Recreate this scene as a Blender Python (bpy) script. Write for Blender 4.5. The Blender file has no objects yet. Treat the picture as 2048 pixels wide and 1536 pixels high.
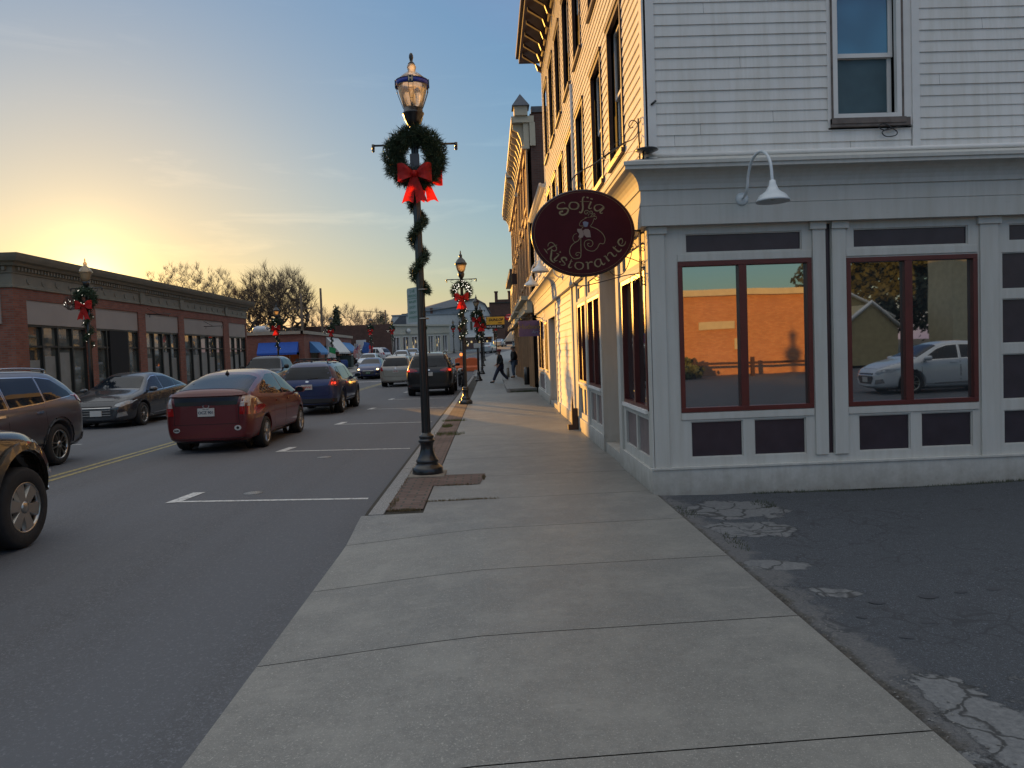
import bpy, bmesh, math, random
from mathutils import Vector, Matrix
from mathutils.bvhtree import BVHTree
rad = math.radians
sc = bpy.context.scene
col = sc.collection
random.seed(7)

def gz(y):
    "height of the street above the near ground: flat, then climbing up the hill"
    if y < 52: return 0.0
    if y < 200: return .028 * (y - 52)
    return 4.144 + .012 * (y - 200)

# ------------------------------------------------------------------ objects
def world_of(o):
    m = Matrix.Identity(4)
    while o is not None:
        m = o.matrix_basis @ m
        o = o.parent
    return m

def tag(o, label=None, cat=None, group=None, kind=None):
    if label: o['label'] = label
    if cat: o['category'] = cat
    if group: o['group'] = group
    if kind: o['kind'] = kind
    return o

def thing(name, label, cat, loc=(0, 0, 0), rz=0.0, group=None):
    o = bpy.data.objects.new(name, None)
    o.empty_display_size = .2
    col.objects.link(o)
    o.location = loc
    o.rotation_euler = (0, 0, rz)
    return tag(o, label, cat, group)

def kids(o):
    return [c for c in bpy.data.objects if c.parent == o]

def copy_tree(o, parent=None):
    c = o.copy()
    col.objects.link(c)
    if parent: c.parent = parent
    for ch in kids(o):
        copy_tree(ch, c)
    return c

class MB:
    "collects shapes and links them as ONE mesh object"
    def __init__(s): s.v = []; s.f = []; s.sm = []; s.st = []
    def add(s, vs, fs, smooth=False):
        n = len(s.v); s.st.append((n, len(s.f))); s.v += [tuple(v) for v in vs]
        s.f += [tuple(i + n for i in f) for f in fs]; s.sm += [smooth] * len(fs)
        return s
    def quad(s, a, b, c, d): return s.add([a, b, c, d], [(0, 1, 2, 3)])
    def box(s, x0, x1, y0, y1, z0, z1, M=None):
        if x0 > x1: x0, x1 = x1, x0
        if y0 > y1: y0, y1 = y1, y0
        if z0 > z1: z0, z1 = z1, z0
        vs = [Vector(p) for p in ((x0,y0,z0),(x1,y0,z0),(x1,y1,z0),(x0,y1,z0),(x0,y0,z1),(x1,y0,z1),(x1,y1,z1),(x0,y1,z1))]
        if M is not None: vs = [M @ p for p in vs]
        return s.add(vs, [(0,3,2,1),(4,5,6,7),(0,1,5,4),(1,2,6,5),(2,3,7,6),(3,0,4,7)])
    def tube(s, pts, r, n=8, caps=True, smooth=True):
        pts = [Vector(p) for p in pts]
        rs = r if isinstance(r, (list, tuple)) else [r] * len(pts)
        vs = []; up = Vector((0, 0, 1))
        d0 = (pts[1] - pts[0]).normalized()
        a = d0.cross(up)
        if a.length < .01: a = d0.cross(Vector((1, 0, 0)))
        a.normalize()
        for i, p in enumerate(pts):
            d = (pts[min(i + 1, len(pts) - 1)] - pts[max(i - 1, 0)])
            if d.length < 1e-9: d = d0
            d.normalize()
            a = (a - d * a.dot(d))
            if a.length < 1e-6: a = d.orthogonal()
            a.normalize(); b = d.cross(a)
            for k in range(n):
                t = 2 * math.pi * k / n
                vs.append(p + (a * math.cos(t) + b * math.sin(t)) * rs[i])
        fs = []
        for i in range(len(pts) - 1):
            for k in range(n):
                k2 = (k + 1) % n
                fs.append((i*n+k, i*n+k2, (i+1)*n+k2, (i+1)*n+k))
        s.add(vs, fs, smooth)
        if caps:
            m = len(s.v) - len(vs)
            s.f += [tuple(m + k for k in range(n))[::-1], tuple(m + (len(pts)-1)*n + k for k in range(n))]; s.sm += [False, False]
        return s
    def lathe(s, prof, c=(0, 0, 0), n=24, axis='z', smooth=True, flute=0, M=None, caps=True):
        "prof: (radius, height) pairs"
        vs = []; fs = []
        for r, h in prof:
            for k in range(n):
                t = 2 * math.pi * k / n
                rr = r * (1 - flute * (k % 2))
                p = (rr * math.cos(t), rr * math.sin(t), h)
                if axis == 'x': p = (p[2], p[0], p[1])
                if axis == 'y': p = (p[0], p[2], p[1])
                p = Vector(p) + Vector(c)
                if M is not None: p = M @ p
                vs.append(p)
        for i in range(len(prof) - 1):
            for k in range(n):
                k2 = (k + 1) % n
                fs.append((i*n+k, i*n+k2, (i+1)*n+k2, (i+1)*n+k))
        s.add(vs, fs, smooth)
        m = len(s.v) - len(vs)
        if not caps or tuple(prof[0]) == tuple(prof[-1]): return s
        if prof[0][0] > 1e-4: s.f.append(tuple(m + k for k in range(n))[::-1]); s.sm.append(False)
        if prof[-1][0] > 1e-4: s.f.append(tuple(m + (len(prof)-1)*n + k for k in range(n))); s.sm.append(False)
        return s
    def prism(s, poly, fn0, fn1, smooth=False):
        "poly of 2D points; fn maps (a,b)->3D for the two ends"
        n = len(poly)
        vs = [fn0(*p) for p in poly] + [fn1(*p) for p in poly]
        fs = [tuple(range(n))[::-1], tuple(range(n, 2*n))]
        s.add(vs, fs)
        m = len(s.v) - 2*n
        for i in range(n):
            j = (i + 1) % n
            s.f.append((m+i, m+j, m+n+j, m+n+i)); s.sm.append(smooth)
        return s
    def build(s, name, mat, parent=None, world=True, bevel=0, merge=False):
        me = bpy.data.meshes.new(name)
        vs = s.v
        if parent is not None and world:
            inv = world_of(parent).inverted()
            vs = [inv @ Vector(v) for v in vs]
        me.from_pydata([tuple(v) for v in vs], [], s.f)
        me.validate()
        if len(me.polygons) == len(s.sm):
            me.polygons.foreach_set('use_smooth', s.sm)
        bm = bmesh.new(); bm.from_mesh(me)
        if merge: bmesh.ops.remove_doubles(bm, verts=bm.verts, dist=1e-4)
        bmesh.ops.recalc_face_normals(bm, faces=bm.faces)
        bm.to_mesh(me); bm.free()
        me.materials.append(mat)
        o = bpy.data.objects.new(name, me)
        col.objects.link(o)
        if parent is not None: o.parent = parent
        if bevel:
            b = o.modifiers.new('b', 'BEVEL'); b.width = bevel; b.segments = 2; b.limit_method = 'ANGLE'; b.angle_limit = rad(40)
        return o

def each(mb, name, mat, parent=None, bevel=0, gap=.003):
    "links every separate piece of a builder as a part of its own"
    st = mb.st + [(len(mb.v), len(mb.f))]; P = []
    for (v0, f0), (v1, f1) in zip(st, st[1:]):
        vs = mb.v[v0:v1]
        if not vs: continue
        P.append([[min(q[i] for q in vs) - gap for i in range(3)], [max(q[i] for q in vs) + gap for i in range(3)], [(v0, v1, f0, f1)]])
    done = False
    while not done:
        done = True
        for i in range(len(P)):
            for j in range(i + 1, len(P)):
                a, b = P[i], P[j]
                if all(a[0][k] <= b[1][k] and b[0][k] <= a[1][k] for k in range(3)):
                    a[0] = [min(a[0][k], b[0][k]) for k in range(3)]; a[1] = [max(a[1][k], b[1][k]) for k in range(3)]; a[2] += b[2]
                    P.pop(j); done = False; break
            if not done: break
    out = []
    for lo, hi, rs in P:
        m = MB()
        for v0, v1, f0, f1 in rs:
            n = len(m.v); m.v += mb.v[v0:v1]; m.f += [tuple(i - v0 + n for i in f) for f in mb.f[f0:f1]]; m.sm += mb.sm[f0:f1]
        out.append(m.build(name, mat, parent, bevel=bevel))
    return out

def structure(mb, name, mat): return tag(mb.build(name, mat), kind='structure')

def wallface(mb, P, u0, u1, z0, z1, holes=(), depth=.1):
    """flat wall in the frame P(u, d, z) (d = outward distance) with rectangular
    holes (u0,u1,z0,z1) and reveals of the given depth"""
    us = sorted({u0, u1, *[h[0] for h in holes], *[h[1] for h in holes]})
    zs = sorted({z0, z1, *[h[2] for h in holes], *[h[3] for h in holes]})
    us = [u for u in us if u0 - 1e-6 <= u <= u1 + 1e-6]; zs = [z for z in zs if z0 - 1e-6 <= z <= z1 + 1e-6]
    for i in range(len(us) - 1):
        for j in range(len(zs) - 1):
            cu = (us[i] + us[i+1]) / 2; cz = (zs[j] + zs[j+1]) / 2
            if any(h[0] < cu < h[1] and h[2] < cz < h[3] for h in holes): continue
            mb.quad(P(us[i],0,zs[j]), P(us[i+1],0,zs[j]), P(us[i+1],0,zs[j+1]), P(us[i],0,zs[j+1]))
    for a, b, c, d in holes:
        e = -depth
        mb.quad(P(a,0,c), P(a,0,d), P(a,e,d), P(a,e,c)); mb.quad(P(b,0,c), P(b,0,d), P(b,e,d), P(b,e,c))
        mb.quad(P(a,0,c), P(b,0,c), P(b,e,c), P(a,e,c)); mb.quad(P(a,0,d), P(b,0,d), P(b,e,d), P(a,e,d))

def siding(mb, P, u0, u1, z0, z1, holes=(), e=.115, t=.016):
    "clapboards: every board a slanted strip with a lip"
    n = int(math.ceil((z1 - z0) / e))
    for r in range(n):
        za = z0 + r * e; zb = min(za + e, z1)
        cuts = sorted({za, zb, *[h[2] for h in holes if za < h[2] < zb], *[h[3] for h in holes if za < h[3] < zb]})
        w = random.uniform(-.0015, .0015)
        for c0, c1 in zip(cuts, cuts[1:]):
            cz = (c0 + c1) / 2
            spans = [(u0, u1)]
            for h in holes:
                if h[2] < cz < h[3]:
                    new = []
                    for a, b in spans:
                        if h[1] <= a or h[0] >= b: new.append((a, b)); continue
                        if h[0] > a: new.append((a, h[0]))
                        if h[1] < b: new.append((h[1], b))
                    spans = new
            o0 = t * (1 - (c0 - za) / e) + w; o1 = t * (1 - (c1 - za) / e) + w
            js = sorted(random.Random(r * 77 + int(z0 * 10)).uniform(u0, u1) for _ in range(int((u1 - u0) / 3.2)))
            cut = []
            for a, b in spans:
                cs = [j for j in js if a + .15 < j < b - .15]
                e_ = [a] + [q for j in cs for q in (j - .0013, j + .0013)] + [b]
                cut += list(zip(e_[::2], e_[1::2]))
            for a, b in cut:
                mb.quad(P(a,o0,c0), P(b,o0,c0), P(b,o1,c1), P(a,o1,c1))
                if c0 == za: mb.quad(P(a,o0,c0), P(b,o0,c0), P(b,-.004,c0+.001), P(a,-.004,c0+.001))

def frame(mb, P, a, b, c, d, w, d0, d1):
    "rectangular frame of bar width w between depths d0..d1"
    for (p, q, r, s) in ((a, b, c, c+w), (a, b, d-w, d), (a, a+w, c+w, d-w), (b-w, b, c+w, d-w)):
        pbox(mb, P, p, q, d0, d1, r, s)

def pbox(mb, P, u0, u1, d0, d1, z0, z1):
    vs = [P(u0,d0,z0),P(u1,d0,z0),P(u1,d1,z0),P(u0,d1,z0),P(u0,d0,z1),P(u1,d0,z1),P(u1,d1,z1),P(u0,d1,z1)]
    mb.add(vs, [(0,3,2,1),(4,5,6,7),(0,1,5,4),(1,2,6,5),(2,3,7,6),(3,0,4,7)])

# ---------------------------------------------------------------- materials
def newmat(name):
    m = bpy.data.materials.new(name); m.use_nodes = True
    nt = m.node_tree; b = nt.nodes['Principled BSDF']
    return m, nt, b

def N(nt, t, **kw):
    n = nt.nodes.new(t)
    for k, v in kw.items(): setattr(n, k, v)
    return n

def mix(nt, fac, a, b, mode='MIX'):
    n = nt.nodes.new('ShaderNodeMix'); n.data_type = 'RGBA'; n.blend_type = mode
    for s, v in ((n.inputs[0], fac), (n.inputs[6], a), (n.inputs[7], b)):
        if isinstance(v, (int, float)): s.default_value = v
        elif isinstance(v, tuple): s.default_value = (*v, 1) if len(v) == 3 else v
        else: nt.links.new(v, s)
    return n.outputs[2]

def ramp(nt, src, p0, p1, c0=(0,0,0), c1=(1,1,1)):
    r = nt.nodes.new('ShaderNodeValToRGB')
    r.color_ramp.elements[0].position = p0; r.color_ramp.elements[1].position = p1
    r.color_ramp.elements[0].color = (*c0, 1); r.color_ramp.elements[1].color = (*c1, 1)
    nt.links.new(src, r.inputs[0]); return r.outputs[0]

def noise(nt, vec, scale, detail=4, rough=.55):
    n = nt.nodes.new('ShaderNodeTexNoise'); n.inputs['Scale'].default_value = scale
    n.inputs['Detail'].default_value = detail; n.inputs['Roughness'].default_value = rough
    if vec is not None: nt.links.new(vec, n.inputs['Vector'])
    return n.outputs[0]

def bump(nt, b, h, strength, dist=.01):
    n = nt.nodes.new('ShaderNodeBump'); n.inputs['Strength'].default_value = strength; n.inputs['Distance'].default_value = dist
    nt.links.new(h, n.inputs['Height']); nt.links.new(n.outputs[0], b.inputs['Normal'])

def sc3(c, k): return tuple(min(1, x * k) for x in c)

def boardmat(name, c, dirt=.3, splash=.35):
    "painted boards: long faint streaks, drips and a dirty foot near the ground"
    m, nt, b = newmat(name)
    tc = N(nt, 'ShaderNodeTexCoord').outputs['Object']
    mp = N(nt, 'ShaderNodeMapping'); mp.inputs['Scale'].default_value = (7, 7, .55); nt.links.new(tc, mp.inputs[0])
    dr = ramp(nt, noise(nt, mp.outputs[0], 1.6, 6, .65), .42, .72)
    col_ = mix(nt, ramp(nt, noise(nt, tc, 1.1, 5, .6), .3, .7), sc3(c, .93), sc3(c, 1.05))
    col_ = mix(nt, dr, col_, tuple(v * k for v, k in zip(c, (1-dirt*.45, 1-dirt*.5, 1-dirt*.62))))
    mp2 = N(nt, 'ShaderNodeMapping'); mp2.inputs['Scale'].default_value = (1, 1, 9); nt.links.new(tc, mp2.inputs[0])
    col_ = mix(nt, ramp(nt, noise(nt, mp2.outputs[0], 5, 5, .7), .64, .78), col_, sc3(c, .78))
    if splash:
        sx = N(nt, 'ShaderNodeSeparateXYZ'); nt.links.new(tc, sx.inputs[0])
        a = N(nt, 'ShaderNodeMath', operation='MULTIPLY_ADD'); nt.links.new(noise(nt, tc, 7, 6, .7), a.inputs[0]); a.inputs[1].default_value = .5; nt.links.new(sx.outputs[2], a.inputs[2])
        col_ = mix(nt, ramp(nt, a.outputs[0], .22, .52, (splash,)*3, (0,0,0)), col_, (.16,.14,.11))
    nt.links.new(col_, b.inputs['Base Color']); b.inputs['Roughness'].default_value = .75; b.inputs['Specular IOR Level'].default_value = .2
    bump(nt, b, noise(nt, mp.outputs[0], 9, 4), .12, .004)
    return m

_m = {}
def M(name, c=(.5,.5,.5), rough=.6, metal=0, spec=.5, var=.12, scale=3, bmp=0, bscale=40, coat=0, ior=1.5, emit=0, stretch=None, ecol=None):
    if name in _m: return _m[name]
    m, nt, b = newmat(name)
    tc = N(nt, 'ShaderNodeTexCoord').outputs['Object']
    if stretch:
        mp = N(nt, 'ShaderNodeMapping'); mp.inputs['Scale'].default_value = stretch
        nt.links.new(tc, mp.inputs[0]); tc = mp.outputs[0]
    nz = noise(nt, tc, scale)
    nt.links.new(mix(nt, ramp(nt, nz, .3, .7), sc3(c, 1 - var), sc3(c, 1 + var)), b.inputs['Base Color'])
    b.inputs['Roughness'].default_value = rough; b.inputs['Metallic'].default_value = metal
    b.inputs['IOR'].default_value = ior; b.inputs['Specular IOR Level'].default_value = spec
    b.inputs['Coat Weight'].default_value = coat; b.inputs['Coat Roughness'].default_value = .03
    if bmp: bump(nt, b, noise(nt, tc, bscale, 6), bmp)
    if emit:
        b.inputs['Emission Color'].default_value = (*(ecol or c), 1); b.inputs['Emission Strength'].default_value = emit
    _m[name] = m
    return m

def brickmat(name, c1, c2, mortar, w=.21, h=.068, ms=.008, dirt=.25):
    m, nt, b = newmat(name)
    tc = N(nt, 'ShaderNodeTexCoord').outputs['Object']
    sx = N(nt, 'ShaderNodeSeparateXYZ'); nt.links.new(tc, sx.inputs[0])
    ad = N(nt, 'ShaderNodeMath', operation='ADD'); nt.links.new(sx.outputs[0], ad.inputs[0]); nt.links.new(sx.outputs[1], ad.inputs[1])
    cb = N(nt, 'ShaderNodeCombineXYZ'); nt.links.new(ad.outputs[0], cb.inputs[0]); nt.links.new(sx.outputs[2], cb.inputs[1])
    br = N(nt, 'ShaderNodeTexBrick'); nt.links.new(cb.outputs[0], br.inputs['Vector'])
    br.inputs['Color1'].default_value = (*c1, 1); br.inputs['Color2'].default_value = (*c2, 1); br.inputs['Mortar'].default_value = (*mortar, 1)
    br.inputs['Scale'].default_value = 1; br.inputs['Brick Width'].default_value = w; br.inputs['Row Height'].default_value = h
    br.inputs['Mortar Size'].default_value = ms; br.inputs['Bias'].default_value = -.1
    nz = noise(nt, tc, 1.3, 6, .65)
    c = mix(nt, ramp(nt, nz, .35, .75), br.outputs[0], mix(nt, 1.0, br.outputs[0], (1-dirt,)*3, 'MULTIPLY'))
    nt.links.new(c, b.inputs['Base Color']); b.inputs['Roughness'].default_value = .85
    bump(nt, b, br.outputs['Fac'], -.5, .008)
    return m

def glassmat(name, tint=(.02,.024,.028), rough=.02, ior=2.0, wav=.05, wscale=2.2):
    "dark interior seen through reflective window glass"
    m, nt, b = newmat(name)
    tc = N(nt, 'ShaderNodeTexCoord').outputs['Object']
    nt.links.new(mix(nt, ramp(nt, noise(nt, tc, .9, 2), .4, .65), tint, sc3(tint, 2.2)), b.inputs['Base Color'])
    b.inputs['Roughness'].default_value = rough; b.inputs['IOR'].default_value = ior
    if wav: bump(nt, b, noise(nt, tc, wscale, 1), wav, .02)
    return m

def text_mb(mb, s, size, O, U, V, Nn, depth=.004, shear=0, bold=0, align='CENTER', spacing=1.0):
    "adds lettering to a mesh builder: O origin, U right, V up, Nn outward"
    cu = bpy.data.curves.new('t', 'FONT'); cu.body = s; cu.size = size; cu.align_x = align; cu.align_y = 'CENTER'
    cu.extrude = depth / 2; cu.shear = shear; cu.offset = bold; cu.space_character = spacing; cu.resolution_u = 3
    o = bpy.data.objects.new('t', cu); col.objects.link(o)
    dg = bpy.context.evaluated_depsgraph_get()
    me = bpy.data.meshes.new_from_object(o.evaluated_get(dg))
    O, U, V, Nn = (Vector(q) for q in (O, U, V, Nn))
    mb.add([O + U * v.co.x + V * v.co.y + Nn * (v.co.z + depth/2) for v in me.vertices], [tuple(p.vertices) for p in me.polygons])
    bpy.data.objects.remove(o); bpy.data.curves.remove(cu); bpy.data.meshes.remove(me)

def spiral(c, r0, r1, a0, a1, n=24):
    return [(c[0] + (r0 + (r1-r0)*i/n) * math.cos(a0 + (a1-a0)*i/n), c[1] + (r0 + (r1-r0)*i/n) * math.sin(a0 + (a1-a0)*i/n)) for i in range(n+1)]

def ss(pts, k=6):
    "Catmull-Rom smoothing of a 2D/3D polyline"
    P = [Vector(p) for p in pts]; out = []
    for i in range(len(P) - 1):
        p0 = P[max(i-1,0)]; p1 = P[i]; p2 = P[i+1]; p3 = P[min(i+2,len(P)-1)]
        for j in range(k):
            t = j / k
            out.append(.5*((2*p1)+(p2-p0)*t+(2*p0-5*p1+4*p2-p3)*t*t+(3*p1-p0-3*p2+p3)*t**3))
    out.append(P[-1]); return out
# ================================================================== camera, light, sky
cam = bpy.data.cameras.new('camera'); camo = bpy.data.objects.new('camera', cam); col.objects.link(camo)
cam.sensor_width = 36; cam.lens = 1540 / 2048 * 36; cam.clip_start = .05; cam.clip_end = 3000
camo.matrix_world = Matrix.Translation((0, 0, 1.6)) @ Matrix.Rotation(rad(-1.549), 4, 'Z') @ Matrix.Rotation(rad(90 - 2.4367), 4, 'X') @ Matrix.Rotation(rad(-2.05), 4, 'Z')
sc.camera = camo
SUN_EL, SUN_AZ = 5.2, -26.8        # degrees; azimuth from +Y towards +X
SUN_STR, SKY_STR, EXPO = 5.0, .115, .50
su = bpy.data.lights.new('sun', 'SUN'); su.energy = SUN_STR; su.angle = rad(.55); su.color = (1, .48, .08)
suo = bpy.data.objects.new('sun', su); col.objects.link(suo)
sd = Vector((math.sin(rad(SUN_AZ)) * math.cos(rad(SUN_EL)), math.cos(rad(SUN_AZ)) * math.cos(rad(SUN_EL)), math.sin(rad(SUN_EL))))
suo.rotation_euler = sd.to_track_quat('Z', 'Y').to_euler()
suo.location = (0, 0, 30)
w = bpy.data.worlds.new('World'); sc.world = w; w.use_nodes = True
nt = w.node_tree; bg = nt.nodes['Background']
sky = nt.nodes.new('ShaderNodeTexSky'); sky.sky_type = 'NISHITA'; sky.sun_disc = False
sky.sun_elevation = rad(SUN_EL); sky.sun_rotation = rad(SUN_AZ); sky.air_density = 1.0; sky.dust_density = .62; sky.ozone_density = 2.6
# a hazy late sky is flatter than the clear model: soften its range, keep its hues
lum = nt.nodes.new('ShaderNodeRGBToBW'); nt.links.new(sky.outputs[0], lum.inputs[0])
pw = nt.nodes.new('ShaderNodeMath'); pw.operation = 'MULTIPLY'; pw.inputs[1].default_value = .41; nt.links.new(lum.outputs[0], pw.inputs[0])
pw2 = nt.nodes.new('ShaderNodeMath'); pw2.operation = 'POWER'; pw2.inputs[1].default_value = -.53; nt.links.new(pw.outputs[0], pw2.inputs[0])
vm = nt.nodes.new('ShaderNodeVectorMath'); vm.operation = 'SCALE'; nt.links.new(sky.outputs[0], vm.inputs[0]); nt.links.new(pw2.outputs[0], vm.inputs['Scale'])
hs = nt.nodes.new('ShaderNodeHueSaturation'); hs.inputs['Saturation'].default_value = 1.12; nt.links.new(vm.outputs[0], hs.inputs['Color'])
# thin cirrus streaks, stretched along the horizon
tc = nt.nodes.new('ShaderNodeTexCoord')
sx = nt.nodes.new('ShaderNodeSeparateXYZ'); nt.links.new(tc.outputs['Generated'], sx.inputs[0])
mp = nt.nodes.new('ShaderNodeMapping'); mp.inputs['Scale'].default_value = (2.6, 2.6, 17); mp.inputs['Location'].default_value = (3.1, .7, .4); mp.inputs['Rotation'].default_value = (.05, .1, 0)
nt.links.new(tc.outputs['Generated'], mp.inputs[0])
cl = nt.nodes.new('ShaderNodeTexNoise'); cl.inputs['Scale'].default_value = 1.6; cl.inputs['Detail'].default_value = 9; cl.inputs['Roughness'].default_value = .62; cl.inputs['Distortion'].default_value = .5
nt.links.new(mp.outputs[0], cl.inputs[0])
cr = ramp(nt, cl.outputs[0], .55, .80)
hz = ramp(nt, sx.outputs[2], .03, .12); hz2 = ramp(nt, sx.outputs[2], .24, .5, (1,1,1), (0,0,0))
k1 = mix(nt, 1.0, cr, hz, 'MULTIPLY'); k2 = mix(nt, 1.0, k1, hz2, 'MULTIPLY')
brt = mix(nt, 1.0, hs.outputs[0], (1.28, 1.2, 1.12), 'MULTIPLY')
fin = mix(nt, k2, hs.outputs[0], brt)
# pale haze everywhere, and an unseen bright cloud layer added overhead as fill light
def lin(*c): return tuple(v * 6.3 for v in c)
fin = mix(nt, 1.0, fin, lin(.19, .28, .36), 'LIGHTEN')
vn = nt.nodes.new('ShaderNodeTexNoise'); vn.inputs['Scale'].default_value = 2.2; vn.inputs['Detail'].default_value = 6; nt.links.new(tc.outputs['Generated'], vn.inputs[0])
fill_veil = mix(nt, ramp(nt, vn.outputs[0], .3, .75), lin(.68, .695, .70), lin(.97, .985, .99))
fin = mix(nt, ramp(nt, sx.outputs[2], .46, .80), fin, fill_veil)
# glow of the haze round the sun
dt = nt.nodes.new('ShaderNodeVectorMath'); dt.operation = 'DOT_PRODUCT'; nt.links.new(tc.outputs['Generated'], dt.inputs[0]); dt.inputs[1].default_value = tuple(sd)
for pwr, cc in ((2600, (1.3, .9, .4)), (420, (.55, .38, .14)), (60, (.10, .05, .0))):
    mx = nt.nodes.new('ShaderNodeMath'); mx.operation = 'MAXIMUM'; mx.inputs[1].default_value = 0; nt.links.new(dt.outputs['Value'], mx.inputs[0])
    pp = nt.nodes.new('ShaderNodeMath'); pp.operation = 'POWER'; pp.inputs[1].default_value = pwr; nt.links.new(mx.outputs[0], pp.inputs[0])
    gl_ = mix(nt, pp.outputs[0], (0, 0, 0), lin(*cc)); fin = mix(nt, 1.0, fin, gl_, 'ADD')
# faint sun pillar in the ice haze above the sun
cbx = nt.nodes.new('ShaderNodeCombineXYZ'); nt.links.new(sx.outputs[0], cbx.inputs[0]); nt.links.new(sx.outputs[1], cbx.inputs[1])
nm = nt.nodes.new('ShaderNodeVectorMath'); nm.operation = 'NORMALIZE'; nt.links.new(cbx.outputs[0], nm.inputs[0])
d2 = nt.nodes.new('ShaderNodeVectorMath'); d2.operation = 'DOT_PRODUCT'; nt.links.new(nm.outputs[0], d2.inputs[0]); d2.inputs[1].default_value = (math.sin(rad(SUN_AZ)), math.cos(rad(SUN_AZ)), 0)
p3 = nt.nodes.new('ShaderNodeMath'); p3.operation = 'POWER'; p3.inputs[1].default_value = 2200; nt.links.new(d2.outputs['Value'], p3.inputs[0])
pil = mix(nt, 1.0, p3.outputs[0], ramp(nt, sx.outputs[2], .09, .19, (1,1,1), (0,0,0)), 'MULTIPLY'); pil = mix(nt, 1.0, pil, ramp(nt, cl.outputs[0], .30, .65, (.35,)*3, (1,1,1)), 'MULTIPLY')
fin = mix(nt, 1.0, fin, mix(nt, pil, (0,0,0), lin(.30, .20, .08)), 'ADD')
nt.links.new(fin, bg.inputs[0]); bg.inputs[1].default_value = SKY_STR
sc.view_settings.view_transform = 'Standard'; sc.view_settings.look = 'None'; sc.view_settings.exposure = EXPO; sc.view_settings.gamma = 1
sc.render.engine = 'CYCLES'
cy = sc.cycles; cy.max_bounces = 6; cy.diffuse_bounces = 3; cy.glossy_bounces = 4; cy.transparent_max_bounces = 12; cy.caustics_reflective = False; cy.caustics_refractive = False; cy.sample_clamp_indirect = 6

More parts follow.
